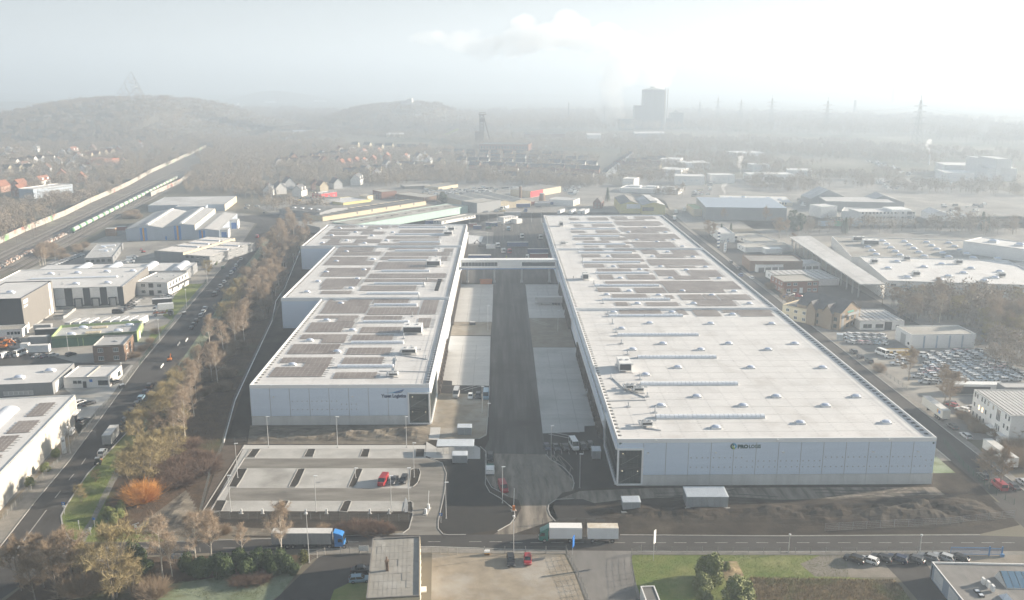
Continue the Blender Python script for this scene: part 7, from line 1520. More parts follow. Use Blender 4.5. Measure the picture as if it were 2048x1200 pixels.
def cab(root,x,col,name_="cab",h=3.3):
 b=MB();b.add([(x,-1.22,0.55),(x+2.0,-1.22,0.55),(x+2.15,-1.1,0.6),(x+2.15,-1.1,1.6),(x+1.9,-1.12,h-0.35),(x+1.2,-1.1,h),(x,-1.15,h),(x,1.22,0.55),(x+2.0,1.22,0.55),(x+2.15,1.1,0.6),(x+2.15,1.1,1.6),(x+1.9,1.12,h-0.35),(x+1.2,1.1,h),(x,1.15,h)],
 [(0,1,2,3,4,5,6),(13,12,11,10,9,8,7),(1,8,9,2),(2,9,10,3),(3,10,11,4),(4,11,12,5),(5,12,13,6),(6,13,7,0),(0,7,8,1)]);o=b.obj(name_,m_paint,root);o.color=COLS[col]
 b=MB();b.add([(x+2.17,-1.0,1.7),(x+2.17,1.0,1.7),(x+1.94,0.98,h-0.5),(x+1.94,-0.98,h-0.5)],[(0,1,2,3)]);b.quad((x+0.8,-1.235,1.7),(x+1.8,-1.235,1.7),(x+1.65,-1.19,2.5),(x+0.8,-1.19,2.5));b.quad((x+1.8,1.235,1.7),(x+0.8,1.235,1.7),(x+0.8,1.19,2.5),(x+1.65,1.19,2.5));b.obj("window",m_cglass,o)
 b=MB();b.box(x+2.1,x+2.22,-1.15,1.15,0.35,0.65);b.obj("bumper",m_dframe,o)
 for s in (-1,1):
  b=MB();b.box(x+2.15,x+2.24,s*0.85-0.2,s*0.85+0.2,0.72,0.95);b.obj("headlight",m_lamp,o);b=MB();b.box(x+1.75,x+1.9,s*1.42-0.12,s*1.42+0.12,1.7,2.4);b.obj("mirror",m_dframe,o)
 return o
p0,p1=g(545,1092.5),g(708,1092.5);cx=(p0+p1)/2;a=math.atan2((p1-p0).y,(p1-p0).x)
t=thing("articulated_lorry","blue articulated lorry with a grey curtain trailer passing the bare birch","lorry",(cx.x,cx.y,0.03),a)
b=MB();box_body(b,-9.2,4.4,1.15,3.95);b.obj("trailer_body",[m_tarp,m_truckroof],t);b=MB();b.box(-9.2,6.0,-0.45,0.45,0.7,1.14);b.box(-2,1.5,-1.2,1.2,0.4,1.0);b.obj("chassis",m_dframe,t)
wheels(t,(-7.0,-5.7,-4.4,4.0,7.4));cab(t,5.2,'bright blue',h=3.55);b=MB();b.add([(5.0,-1.1,3.2),(5.0,1.1,3.2),(5.0,1.1,3.95),(5.0,-1.1,3.95),(6.6,1.0,3.5),(6.6,-1.0,3.5)],[(0,1,2,3),(3,2,4,5),(0,3,5),(1,4,2)]);o=b.obj("wind_deflector",m_paint,t);o.color=COLS['bright blue']
p0,p1=g(1076,1080.5),g(1235,1081.5);cx=(p0+p1)/2;a=math.atan2((p0-p1).y,(p0-p1).x)
t=thing("drawbar_lorry","green drawbar lorry with two white boxes on the near street","lorry",(cx.x,cx.y,0.03),a)
b=MB();box_body(b,-0.9,6.7,1.1,3.85);b.obj("box_body",[m_tarpw,mat("white_box_roof",(0.74,0.73,0.71),rough=0.6)],t);b=MB();box_body(b,-9.35,-2.2,1.1,3.85);b.obj("trailer_box",[m_tarpw,mat("rusty_box_roof",(0.66,0.62,0.55),(0.5,0.43,0.33),scale=0.6,rough=0.7)],t)
b=MB();b.box(-0.9,8.6,-0.45,0.45,0.6,1.09);b.box(-9.3,-2.3,-0.45,0.45,0.6,1.09);b.bar((-2.4,0,0.75),(-0.8,0,0.75),0.15);b.obj("chassis",m_dframe,t);wheels(t,(7.8,1.9,-3.4,-8.0));cab(t,6.95,'teal',h=3.0)
b=MB();b.add([(6.8,-1.1,3.0),(6.8,1.1,3.0),(6.8,1.1,3.8),(6.8,-1.1,3.8),(8.1,1.0,3.05),(8.1,-1.0,3.05)],[(0,1,2,3),(3,2,4,5),(0,3,5),(1,4,2)]);o=b.obj("wind_deflector",m_paint,t);o.color=COLS['teal']
def put(Z,x,y,z=0.03):p=g(*Z([(x,y)])[0]);return Vector((p.x,p.y,z))
trailer(put(zb,638,300),ST,m_tarp,"grey lorry trailer with dirty roof parked on the left street",L=8.5)
trailer(put(zy,150,345),R(90.5),mat("cream_curtain",(0.55,0.52,0.46),rough=0.6),"cream curtain trailer with a small logo, parked behind the black off-roader")
trailer(put(zy,790,810),R(90.5),mat("white_curtain",(0.66,0.64,0.60),rough=0.6),"white curtain trailer parked nearer the corner of the right street")
for tr,nm in ((bpy.data.objects["lorry_trailer.001"],1),(bpy.data.objects["lorry_trailer.002"],2)):
 b=MB();b.box(-5.4,-4.1,1.262,1.275,2.2,3.2,0);b.box(-4.0,-3.4,1.262,1.275,2.2,3.4,1);b.obj("curtain_logo",[m_logo_mid,mat("logo_orange",(0.6,0.28,0.05),rough=0.5)],tr)
trailer(put(YD,596,262),R(180),mat("silver_curtain",(0.42,0.42,0.42),(0.38,0.38,0.38),scale=0.4,rough=0.5),"silver trailer docked at the right hall")
t=trailer(put(zm2,1700,842),R(0),m_tarpb,"dark blue trailer in the rear yard beside the white cab",L=13.6)
trailer(put(zm2,1925,915),R(0),m_tarpb,"dark blue trailer docked behind the red box trailer");trailer(put(zm2,1290,985),R(180),m_tarpb,"dark blue trailer below the grab excavator")
t=trailer(put(zm2,1930,968),R(180),m_tarpr,"red-brown box trailer with a white cab in the rear yard",L=11);cab(t,6.2,'white')
for x,y,L_,m_,lb,h_ in ((1640,505,13.6,m_tarp,"grey trailer beside the white site office",0),(1965,402,13.6,m_tarp,"grey trailer before the white gabled hall",0),(2000,385,13.6,m_tarpb,"blue trailer behind the grey one at the gabled hall",0),(1760,412,12,m_tarpb,"blue-fronted trailer near the brick chimney",15),(1830,385,9,m_tarpr,"orange-red trailer beside the brick chimney",20)):trailer(put(zm2,x,y),R(h_),m_,lb,"trailers in the rear yards",L_)
for i,x in enumerate((335,455,550,600)):trailer(put(zm3,x,478),R(70),m_tarpw,f"white trailer roof, {ORD[i]} in the rank beyond the right hall","trailers ranked beyond the right hall")
for x,y,c,lb in ((1480,835,'white',"white tractor unit in the rear yard, western"),(1540,895,'white',"white tractor unit in the rear yard, beside the red one"),(1605,900,'red',"red tractor unit in the rear yard"),(1740,735,'white',"white tractor unit near the hall wall"),(1940,745,'white',"white tractor unit with a cable drum frame"),(1780,455,'blue',"blue lorry cab on the open yard"),(1595,655,'light blue',"small blue dumper on the yard")):
 t=thing("tractor_unit",lb,"lorry",put(zm2,x,y),R(-75),"tractor units in the rear yard");cab(t,0.5,c);b=MB();b.box(-3.5,0.5,-0.45,0.45,0.6,1.0);b.obj("chassis",m_dframe,t);wheels(t,(1.5,-2.5))
for x,y,c,lb in ((1555,540,'green',"green and white lorry on the busy far street"),(1572,470,'red',"red lorry on the busy far street"),(1662,450,'light blue',"white and green lorry beside the filling station"),(1940,220,'white',"white coach far up the busy street")):
 t=thing("box_lorry",lb,"lorry",put(zm3,x,y),R(80),"lorries on the far street");cab(t,2.5,c,h=2.8);b=MB();box_body(b,-4.0,2.2,1.0,3.5);b.obj("box_body",[m_tarpw,m_truckroof],t);wheels(t,(3.4,-2.5))
t=thing("box_lorry","white box lorry beside the black box lorry in the office yard","lorry",put(zq,1038,448),R(200));b=MB();box_body(b,-4.2,2.6,1.0,3.6);b.obj("box_body",[m_tarpw,m_tarpw],t);cab(t,2.8,'white',h=2.6);wheels(t,(3.9,-2.6))
t=thing("box_lorry","black box lorry with a white roof in the office yard","lorry",put(zq,1030,412),R(195));b=MB();box_body(b,-4.2,4.6,1.0,3.4);b.obj("box_body",[m_dframe,m_tarpw],t);wheels(t,(3.2,-2.6))
t=thing("flatbed_lorry","flatbed lorry with an orange load beside the lawn","lorry",put(zq,1020,478),R(10));b=MB();b.box(-4,3,-1.2,1.2,1.0,1.2);b.obj("flatbed",m_grey,t);b=MB();[b.box(-3.5+i*1.2,-2.6+i*1.2,-0.9,0.9,1.2,1.5+0.3*(i%2)) for i in range(5)];b.obj("load",mat("rust_load",(0.30,0.12,0.06),rough=0.9),t);cab(t,3.1,'dark grey',h=2.5);wheels(t,(4.2,-2.5))
for x,y,L_,m_,lb in ((252,665,7.5,m_tarp,"weathered grey container trailer with a red post"),(255,722,7.5,m_tarpw,"white box trailer in the dark yard"),(165,712,3.0,m_tarpw,"small white box beside the box trailer"),(305,615,9,mat("black_curtain",(0.03,0.032,0.035),rough=0.6),"black trailer behind the weathered container"),(278,588,7,m_tarp,"silver trailer behind the black one")):trailer(put(zq,x,y),R(8),m_,lb,"trailers in the dark yard",L_)
for i in range(8):trailer(put(z4,915+i*112-(30 if i <3 else 0),950-i*6),R(83),m_tarpw if i not in (0,3) else mat("dirty_white_roof",(0.55,0.53,0.49),rough=0.7),f"white-roofed trailer, {ORD[i]} in the rank behind the green workshop","trailers ranked behind the green workshop",8.0,roof=m_frost)
t=thing("pickup_truck","white pickup with a green load bed standing at the gate","pickup",put(YD,313,1068),R(-91));b=MB();b.box(-2.9,0.2,-1.0,1.0,0.8,0.95);[b.box(-2.9,0.2,s*1.0-0.04,s*1.0+0.04,0.95,1.4) for s in (-1,1)];b.obj("load_bed",m_dframe,t);b=MB();b.box(-2.7,0.0,-0.9,0.9,0.96,1.5);b.obj("load",mat("green_tarp",(0.03,0.10,0.08),rough=0.7),t);cab(t,0.4,'white',h=2.3);wheels(t,(1.8,-1.9),0.9,W_CAR)
# machines
def excavator(p,rz,col,label):
 t=thing("excavator",label,"excavator",p,rz);b=MB()
 for s in (-1,1):b.box(-1.9,1.9,s*1.1-0.3,s*1.1+0.3,0,0.85)
 b.obj("track",m_tyre,t);b=MB();b.box(-1.9,1.3,-1.2,1.2,1.0,1.9);b.tube((0,0,0.8),(0,0,1.02),0.7,0.7,12);o=b.obj("body",m_paint,t);o.color=COLS[col]
 b=MB();b.box(0.1,1.4,0.2,1.2,1.9,2.9);o=b.obj("cabin",m_cglass,t);b=MB();b.bar((1.0,-0.3,1.7),(3.2,-0.3,4.2),0.4);b.bar((3.2,-0.3,4.2),(5.0,-0.3,2.4),0.32);o=b.obj("boom",m_paint,t);o.color=COLS[col];b=MB();b.box(4.5,5.4,-0.9,0.3,1.5,2.4);b.obj("bucket",m_dframe,t);return t
excavator(put(zq,30,660),R(200),'orange',"orange excavator by the low office wing, larger one");excavator(put(zq,20,690),R(10),'orange',"orange excavator in front of the larger one");excavator(put(zq,1072,765),R(100),'orange',"orange mini digger at the roadworks on the left street").scale=(0.6,0.6,0.6)
excavator(put(zq,905,80),R(150),'red',"red machine in the yard of the grey workshop").scale=(0.6,0.6,0.6);excavator(put(zm2,1310,825),R(160),'dark grey',"dark grab excavator beside the frosted pond");excavator(put(zm2,1385,640),R(20),'green',"green telehandler among the coloured containers");excavator(put(zm1,820,430),R(10),'yellow',"yellow digger by the red house")
t=thing("compact_tractor","small grey-orange tractor parked on the verge","tractor",put(zb,562,425),ST+0.1);b=MB();b.box(0.2,1.5,-0.4,0.4,0.6,1.2);o=b.obj("bonnet",m_paint,t);o.color=COLS['grey'];b=MB();b.box(-0.9,0.2,-0.55,0.55,1.0,2.1);b.obj("cabin",m_cglass,t);b=MB();b.box(-1.0,0.3,-0.6,0.6,2.1,2.2);b.obj("roof",m_grey,t);b=MB();b.box(1.6,2.3,-0.6,0.6,0.2,0.7);o=b.obj("bucket",m_paint,t);o.color=COLS['orange']
for x,r_,w in ((-0.5,0.65,0.65),(1.2,0.42,0.55)):
 for s in (-1,1):b=MB();b.tube((x,s*w-0.13,r_),(x,s*w+0.13,r_),r_,r_,12);b.obj("wheel",m_tyre,t)
b=MB()
for i in range(60):
 a,r_=ru(0,6.28),random.random()**.5;q_=put(zq,60+math.cos(a)*r_*70,640+math.sin(a)*r_*25);s=ru(.3,.9);b.box(q_.x-s,q_.x+s,q_.y-s*.6,q_.y+s*.6,0,ru(.3,1.2),random.choice((0,1,2)))
o=b.obj("scrap_heap",[MATS["rust_load"],m_dframe,m_grey],kind='stuff')
# --- railway
m_rail=mat("rail_steel",(0.42,0.40,0.38),rough=0.4,metal=0.5)
NW=[(-70,517),(0,487),(51,463),(96,445),(130.5,431),(180,406),(222,387.5),(259.5,370),(300,346.5),(369,315),(412,295.5)]
RB=NW+[(418,297),(395,330),(365,362),(300,400),(240,437),(170,477),(80,517),(0,552),(-80,590)]
sheet("railway_ballast",RB,m_ballast,2)
m_nw=mat("noise_panel",(0.44,0.42,0.385),(0.38,0.355,0.32),scale=0.25,c3=(0.50,0.22,0.17),scale3=0.09,lo3=0.60,hi3=0.66,rough=0.9)
m_graf=mat("graffiti_panel",(0.43,0.41,0.37),(0.20,0.38,0.18),scale=0.12,lo=0.5,hi=0.56,c3=(0.60,0.45,0.10),scale3=0.16,lo3=0.58,hi3=0.62,rough=0.9)
def barrier(pts,H,seg,label,ms,name="noise_barrier"):
 Pw=[g(*p) for p in pts];r=thing(name,label,"barrier",Pw[0]);base=Pw[0];k=0
 post=MB();post.box(-0.15,0.15,-0.18,0.18,0,H+0.2);pd=post.data("post",m_grey);C_={}
 for a,c in zip(Pw,Pw[1:]):
  d=c-a;n=max(1,round(d.length/seg));w=d.length/n;rz=math.atan2(d.y,d.x)
  for i in range(n):
   q_=a+d*(i+0.5)/n-base;key=(round(w,1),k % len(ms))
   if key not in C_:b=MB();b.box(-w/2+0.16,w/2-0.16,-0.09,0.09,0,H);C_[key]=b.data("wall_panel",ms[k % len(ms)])
   link("wall_panel",C_[key],r,loc=(q_.x,q_.y,0),rz=rz);p_=a+d*i/n-base;link("post",pd,r,loc=(p_.x,p_.y,0),rz=rz);k +=1
 return r
barrier(NW,4.2,9.0,"long pale noise wall with red streaks and graffiti along the tracks",[m_nw,m_nw,m_graf,m_nw,m_nw])
barrier([(302,393),(361,366),(383,349)],4.2,9.0,"shorter white and red noise wall behind the blue-grey hall",[m_nw])
pa,pb=g(145,468),g(355,359);dr=(pb-pa).normalized();nr=Vector((-dr.y,dr.x,0));rzr=math.atan2(dr.y,dr.x)
b=MB();br_=MB();sl=MB()
for off in (0,5.0,10.0,15.5,21.0,-6.0,-11.0):
 for s in (-0.72,0.72):
  a=pa+nr*(off+s)-dr*130;c=pb+nr*(off+s)+dr*160;b.bar((a.x,a.y,0.16),(c.x,c.y,0.16),0.14,0.16)
 a=pa+nr*off-dr*130;c=pb+nr*off+dr*160;strip(a,c,1.7,0.013,br_)
br_.obj("track_bed",mat("dark_track_bed",(0.075,0.06,0.05),(0.10,0.082,0.068),scale=0.4,rough=1,spec=0.05),kind='structure')
b.obj("railway_rail",m_rail,kind='structure')
for off in (0,5.0,10.0,15.5,21.0):
 for i in range(150):
  q_=pa+nr*off+dr*(-120+i*2.6);d2=nr*1.3;sl.bar((q_.x-d2.x,q_.y-d2.y,0.06),(q_.x+d2.x,q_.y+d2.y,0.06),0.3,0.08)
sl.obj("railway_sleeper",mat("sleeper_concrete",(0.22,0.205,0.19),rough=0.95),kind='stuff')
m_tank=mat("tank_white",(0.60,0.58,0.53),(0.50,0.48,0.44),scale=0.3,rough=0.5);m_tgreen=mat("tank_green",(0.13,0.34,0.17),rough=0.5)
def wagon_meshes():
 L=14.6;b=MB();b.tube((-L/2+0.8,0,2.55),(L/2-0.8,0,2.55),1.42,1.42,14);e=MB()
 for s in (-1,1):e.tube((s*(L/2-0.8),0,2.55),(s*(L/2-0.35),0,2.55),1.42,1.15,14);e.tube((s*(L/2-0.35),0,2.55),(s*(L/2-0.15),0,2.55),1.15,0.5,14);e.tube((s*(L/2-2.2),0,2.55),(s*(L/2-0.8),0,2.55),1.445,1.445,14,caps=False)
 f=MB();f.box(-L/2,L/2,-1.1,1.1,0.85,1.1);f.box(-L/2,-L/2+0.4,-1.3,1.3,0.8,1.3);f.box(L/2-0.4,L/2,-1.3,1.3,0.8,1.3);bg=MB()
 for s in (-1,1):bg.box(s*4.8-1.3,s*4.8+1.3,-0.9,0.9,0.25,0.84)
 w=MB();w.box(-2.5,2.5,-0.35,0.35,3.97,4.05)
 return b.data("tank",m_tank),e.data("tank_end",m_tgreen),f.data("underframe",m_dframe),bg.data("bogie",m_dframe),w.data("walkway",m_grey)
WG=wagon_meshes();n=int((pb-pa).length/15.4)
for i in range(n):
 q_=pa+dr*(i+0.5)*15.4;t=thing("tank_wagon",f"white tank wagon with green ends, {ORD[i]} from the near end of the train" if i else "white tank wagon with a green nose leading the train at its near end","wagon",(q_.x,q_.y,0.24),rzr,"tank wagons of the standing train")
 for nm,d in zip(("tank","tank_end","underframe","bogie","walkway"),WG):link(nm,d,t)
m_mast=mat("mast_grey",(0.20,0.20,0.19),rough=0.6)
def mast_mesh():
 b=MB();[b.bar((s*0.2,0,0),(s*0.13,0,9),0.12) for s in (-1,1)];[b.bar((-0.2,0,i*0.9),(0.2,0,i*0.9+0.8),0.05) for i in range(10)];a=MB();a.bar((0,0,7.6),(0,-3.6,7.9),0.1);a.bar((0,0,6.3),(0,-3.4,7.0),0.08);a.bar((0,-3.3,7.9),(0,-3.3,6.4),0.05);return b.data("mast",m_mast),a.data("bracket",m_mast)
MM=mast_mesh()
for i,(x,y) in enumerate(((36,500),(68,478),(138,476),(152,432),(182,409),(212,437),(265,402),(229,386),(64,462),(300,378),(26,472),(112,527))):
 t=thing("catenary_mast","slim lattice mast carrying the overhead line beside the tracks","mast",g(x,y),rzr,"overhead line masts");link("mast",MM[0],t);link("bracket",MM[1],t)
b=MB()
for i in range(420):
 u=random.random();q_=pa+dr*(-150+u*150)+nr*(5.0+ru(-1.6,1.6));h_=ru(0.3,1.5);s=ru(0.4,0.9);b.box(q_.x-s,q_.x+s,q_.y-s,q_.y+s,0.02,h_,random.choice((0,0,1)))
b.obj("stone_heap",[mat("pink_stone",(0.42,0.31,0.25),(0.33,0.24,0.20),scale=0.5,rough=1),m_kerb],kind='stuff')
for (x,y,m_,lb,st) in ((150,575,mat("timber_crates",(0.36,0.22,0.13),(0.30,0.18,0.11),scale=0.6,rough=0.9),"stack of brown crates at the corner of the striped hall",2),(275,505,m_tarpr,"rust-red container beside the lower rail scrub",1)):
 for k_ in range(st):
  p=put(z3,x,y+8,0.0);b=MB();b.box(-3.2,3.2,-2.2,2.2,0,2.6);b2=MB();[b2.box(-3.1+i*0.8,-2.95+i*0.8,-2.26,-2.21,0.1,2.5) for i in range(8)]
  t=thing("crate" if st >1 else "container",(lb+(", lower layer" if k_ ==0 else ", upper layer")) if st >1 else lb,"crate" if st >1 else "container",(p.x,p.y,k_*2.65),0.12);b.obj("box",m_,t);b2.obj("batten",m_,t);b=MB();b.box(-3.25,3.25,-2.25,2.25,2.6,2.65);b.obj("lid",m_frost2,t)
for x,y,m_,lb,h_ in ((1215,610,m_tarpr,"orange-red container by the hall corner",0.1),(1265,635,m_tarpb,"blue container beside the orange-red one",0.1),(1400,600,m_tarpb,"blue container near the site office, left",0.0),(1440,605,m_tarpb,"blue container near the site office, right",0.0),(1480,595,mat("beige_box",(0.5,0.42,0.33),rough=0.7),"beige container at the site office",0.0),(1410,845,m_white,"white site cabin beside the frosted pond",0.0),(745,580,m_tarpb,"blue container at the low office range",0.3)):
 p=put(zm2,x,y,0);t=thing("container",lb,"container",p,h_);b=MB();b.box(-3,3,-1.2,1.2,0,2.6);b.obj("box",m_,t);b=MB();b.box(-3.04,3.04,-1.24,1.24,2.6,2.68);b.obj("lid",m_frost2,t)
for x,y,lb in ((293,162,"orange skip container under the bridge"),):p=put(YD,x,y,0);t=thing("skip",lb,"skip",p,0.05);t.scale=(0.62,0.8,0.8);b=MB();b.add([(-5,-1.2,0),(5,-1.2,0),(5,1.2,0),(-5,1.2,0),(-5.4,-1.5,3),(5.4,-1.5,3),(5.4,1.5,3),(-5.4,1.5,3)],[(3,2,1,0),(0,1,5,4),(1,2,6,5),(2,3,7,6),(3,0,4,7)]);b.obj("body",mat("orange_skip",(0.50,0.20,0.08),(0.42,0.17,0.08),scale=0.5,rough=0.8),t);b=MB();b.box(-5,5,-1.3,1.3,2.3,2.4);b.obj("load",MATS["rust_load"],t);b=MB();[b.box(-5+i*1.4,-4.85+i*1.4,-1.56,-1.4,0.2,2.9) for i in range(8)];b.obj("rib",MATS["orange_skip"],t)
sheet("frosted_pond",zm2([(1168,700),(1330,715),(1305,785),(1168,795)]),m_frost,5);sheet("embankment",zm2([(1168,640),(1440,670),(1430,800),(1168,805)]),m_dkroof,4)
# --- lamp posts
m_pole=mat("pole_grey",(0.55,0.56,0.57),rough=0.45,metal=0.3);m_lamphead=mat("lamp_head",(0.72,0.73,0.74),rough=0.4)
def lamp_post(px,py,top,label,group,head='flat'):
 p=g(px,py);h=height_at(px,py,px,top);t=thing("street_lamp",label,"street lamp",p,ru(-.2,.2),group);b=MB();b.tube((0,0,0),(0,0,h-0.1),0.10,0.055,8);b.obj("pole",m_pole,t)
 b=MB()
 if head =='flat':b.box(-0.2,0.75,-0.16,0.16,h-0.1,h+0.02)
 else:b.tube((0,0,h-0.1),(0,0,h+0.28),0.14,0.30,10);b.tube((0,0,h+0.28),(0,0,h+0.36),0.30,0.1,10)
 b.obj("lamp_head",m_lamphead,t);b=MB();b.box(-0.2,0.2,-0.2,0.2,0,0.12);b.obj("base",m_kerb,t);return t
GL="tall lamps round the marked car park"
for x,y,ty,lb in ((434,237,42,"lamp before the left hall's front, western"),(870,237,42,"lamp before the left hall's front, middle"),(1305,237,42,"lamp before the left hall's front, eastern"),(238,428,210,"lamp on the western island of the car park"),(195,643,412,"lamp at the car park's lower western corner"),(735,643,415,"lamp at the middle of the car park's lower edge"),(1210,645,415,"lamp at the car park's lower edge below the dark cars"),(1353,425,207,"lamp on the eastern planted island"),(1319,580,365,"lamp at the island by the car park exit"),(1555,685,455,"lamp beside the exit lane barrier"),(983,430,365,"short post on the middle island")):
 q_=PK([(x,y)])[0];lamp_post(q_[0],q_[1],820+ty/3.158,lb,GL)
for x,y,ty,lb in ((372,1215,1040,"lamp by the red van at the gate"),(742,1142,978,"lamp on the dark apron beside the right hall"),(605,1003,843,"lamp between the first two dark cars"),(275,785,655,"lamp in front of the yard vans"),(302,385,265,"lamp at the gravel strip of the yard"),(637,390,290,"lamp on the right gravel strip"),(304,800,735,"low lamp at the gravel kerb")):
 q_=YD([(x,y)])[0];lamp_post(q_[0],q_[1],500+ty/2.4,lb,"lamps of the yard")
for Z,oy,s,x,y,ty,lb in ((zk,820,3.158,690,965,657,"street lamp in front of the blue lorry"),(ZL,980,3.413,230,450,183,"street lamp left of the green lorry"),(zf(1500,760,2.728),760,2.728,210,942,847,"street lamp on the lawn side of the near street"),(zf(1500,760,2.728),760,2.728,925,948,850,"street lamp above the slanting car row"),(zq,480,3.158,1180,428,315,"lamp at the yard fence on the left street"),(zq,480,3.158,1010,640,505,"lamp at the green workshop on the left street"),(zq,480,3.158,778,925,780,"lamp before the white office on the left street"),(zq,480,3.158,1310,272,160,"lamp opposite the golden trees"),(zb,780,2.858,402,362,215,"lamp beside the works entrance"),(zq,480,3.158,432,700,590,"thin lamp before the green workshop")):
 q_=Z([(x,y)])[0];lamp_post(q_[0],q_[1],oy+ty/s,lb,"street lamps of the near streets",'cone')
for i,(x,y,ty) in enumerate(((1285,555,450),(1383,545,450),(1480,545,410),(1183,570,470),(1372,800,670),(1543,735,640),(1730,590,560),(1955,570,440),(1850,560,460),(1640,660,570),(1710,700,600))):q_=zm2([(x,y)])[0];lamp_post(q_[0],q_[1],340+ty/5.389,"thin lamp post in the rear yards between the halls and the works","lamps of the rear yards")
# --- shelters
def shelter(px0,py0,px1,py1,depth,h,label,walls=True,feet=False):
 a,c=g(px0,py0),g(px1,py1);d=c-a;L=d.length;t=thing("shelter",label,"shelter",a,math.atan2(d.y,d.x));b=MB();n=int(L/0.3)
 b.add([(-0.15,-0.15,h),(L+0.15,-0.15,h),(L+0.15,depth+0.15,h+0.3),(-0.15,depth+0.15,h+0.3),(-0.15,-0.15,h+0.1),(L+0.15,-0.15,h+0.1),(L+0.15,depth+0.15,h+0.4),(-0.15,depth+0.15,h+0.4)],[(3,2,1,0),(4,5,6,7),(0,1,5,4),(1,2,6,5),(2,3,7,6),(3,0,4,7)])
 for i in range(n):x=L*i/n;b.add([(x,-0.15,h+0.1),(x+0.12,-0.15,h+0.1),(x+0.12,depth+0.15,h+0.4),(x,depth+0.15,h+0.4),(x+0.02,-0.15,h+0.15),(x+0.10,-0.15,h+0.15),(x+0.10,depth+0.15,h+0.45),(x+0.02,depth+0.15,h+0.45)],[(4,5,6,7),(0,4,7,3),(5,1,2,6),(0,1,5,4)])
 b.obj("roof",mat("shelter_roof",(0.66,0.69,0.72),(0.60,0.63,0.66),scale=1.0,rough=0.45),t)
 np_=max(2,int(L/1.6));b=MB()
 for i in range(np_+1):x=L*i/np_;[b.bar((x,y,0),(x,y,h+0.05),0.09) for y in (0.0,depth)]
 b.obj("post",m_galv,t)
 if walls:
  w=L/np_
  for i in range(np_):
   b=MB();b.box(w*i+0.07,w*(i+1)-0.07,-0.03,0.03,0.15,h-0.1);b.obj("wall_panel",mat("sheet_panel",(0.36,0.38,0.40),(0.32,0.34,0.36),scale=1.5,rough=0.4,metal=0.2),t)
  for x in (0,L):b=MB();b.box(x-0.03,x+0.03,0.06,depth-0.06,0.15,h-0.1);b.obj("side_panel",MATS["sheet_panel"],t)
  b=MB();b.box(0.05,L-0.05,depth-0.03,depth+0.03,0.15,h-0.1);b.obj("back_panel",MATS["sheet_panel"],t)
 else:
  for i in range(int(L/0.8)):
   b=MB();x=0.3+i*0.8
   for k in range(8):a0,a1=math.pi*k/8,math.pi*(k+1)/8;b.bar((x,0.6+math.cos(a0)*0.35,math.sin(a0)*0.8),(x,0.6+math.cos(a1)*0.35,math.sin(a1)*0.8),0.05)
   b.obj("bike_stand",m_galv,t)
 if feet:
  for x in (0.3,L/3,2*L/3,L-0.3):b=MB();b.box(x-0.8,x+0.8,-1.2,-0.2,0,0.25);b.obj("footing",m_kerb,t)
 return t
e=lambda x,y:EP([(x,y)])[0];pk_=lambda x,y:PK([(x,y)])[0];yd_=lambda x,y:YD([(x,y)])[0]
shelter(*pk_(1497,282),*pk_(1727,282),4.2,2.6,"long white-roofed bicycle shelter with hoop stands",walls=False)
shelter(*pk_(1595,338),*pk_(1687,338),2.2,2.4,"small glass-sided shelter beside the bicycle shelter");shelter(*yd_(157,889),*yd_(223,889),2.2,2.4,"small shelter on the gravel bed before the left hall");shelter(*yd_(803,1005),*yd_(842,1005),2.6,2.5,"narrow smoking shelter beside the dark cars at the right hall")
shelter(*e(975,145),*e(1093,143),2.6,2.4,"small corrugated steel shed on the raw soil",feet=True);shelter(*e(1410,122),*e(1690,122),5.0,3.0,"larger corrugated steel shed on the raw soil",feet=True)
shelter(*zz([(608,712)])[0],*zz([(640,715)])[0],1.5,2.6,"small glazed bus stop beside the small lot")
t=thing("inlet_box","grey drain housing on the gravel strip of the yard","box",g(*yd_(228,358)));b=MB();b.box(-1.3,1.3,-0.9,0.9,0,1.3,0,1);b.obj("box",[m_dframe,m_frost2],t)
# --- fences, gates, signs
m_wire=mat("fence_wire",(0.16,0.17,0.165),rough=0.6);m_wire_g=mat("green_fence_wire",(0.03,0.085,0.06),rough=0.6);m_cpost=mat("concrete_post",(0.36,0.35,0.33),(0.30,0.29,0.27),scale=2,rough=0.95)
def fence(pts,label,H=1.8,seg=2.5,mw=None,mp=None,pw=0.07,sheetlike=False):
 Pw=[g(*p) for p in pts];base=Pw[0];r=thing("fence",label,"fence",base);mw=mw or m_wire;mp=mp or m_wire;pp=MB();pp.box(-pw/2,pw/2,-pw/2,pw/2,0,H+0.05);pd=pp.data("post",mp);C_={}
 for a,c in zip(Pw,Pw[1:]):
  d=c-a;n=max(1,round(d.length/seg));w=d.length/n;rz=math.atan2(d.y,d.x);key=round(w,2)
  if key not in C_:
   b=MB();rows=4 if H <2.1 else 5
   for k in range(rows+1):b.bar((-w/2+0.04,0,0.1+(H-0.15)*k/rows),(w/2-0.04,0,0.1+(H-0.15)*k/rows),0.022)
   nv=max(3,int(w/0.22))
   for k in range(nv):b.bar((-w/2+w*(k+0.5)/nv,0,0.05),(-w/2+w*(k+0.5)/nv,0,H),0.012)
   C_[key]=b.data("mesh_panel",mw)
  for i in range(n+1):
   q_=a+d*i/n-base;link("post",pd,r,loc=(q_.x,q_.y,0),rz=rz)
   if i <n:q_=a+d*(i+0.5)/n-base;link("mesh_panel",C_[key],r,loc=(q_.x,q_.y,0),rz=rz)
 return r
fence([e(30,437),e(590,432)],"wire fence with concrete posts along the gravel lot",1.8,4.2,m_wire,m_cpost,0.16);fence([e(593,438),e(640,540),e(690,640),e(745,790)],"pale boarded wire fence between gravel lot and driveway",1.6,2.2,m_cpost,m_cpost,0.12)
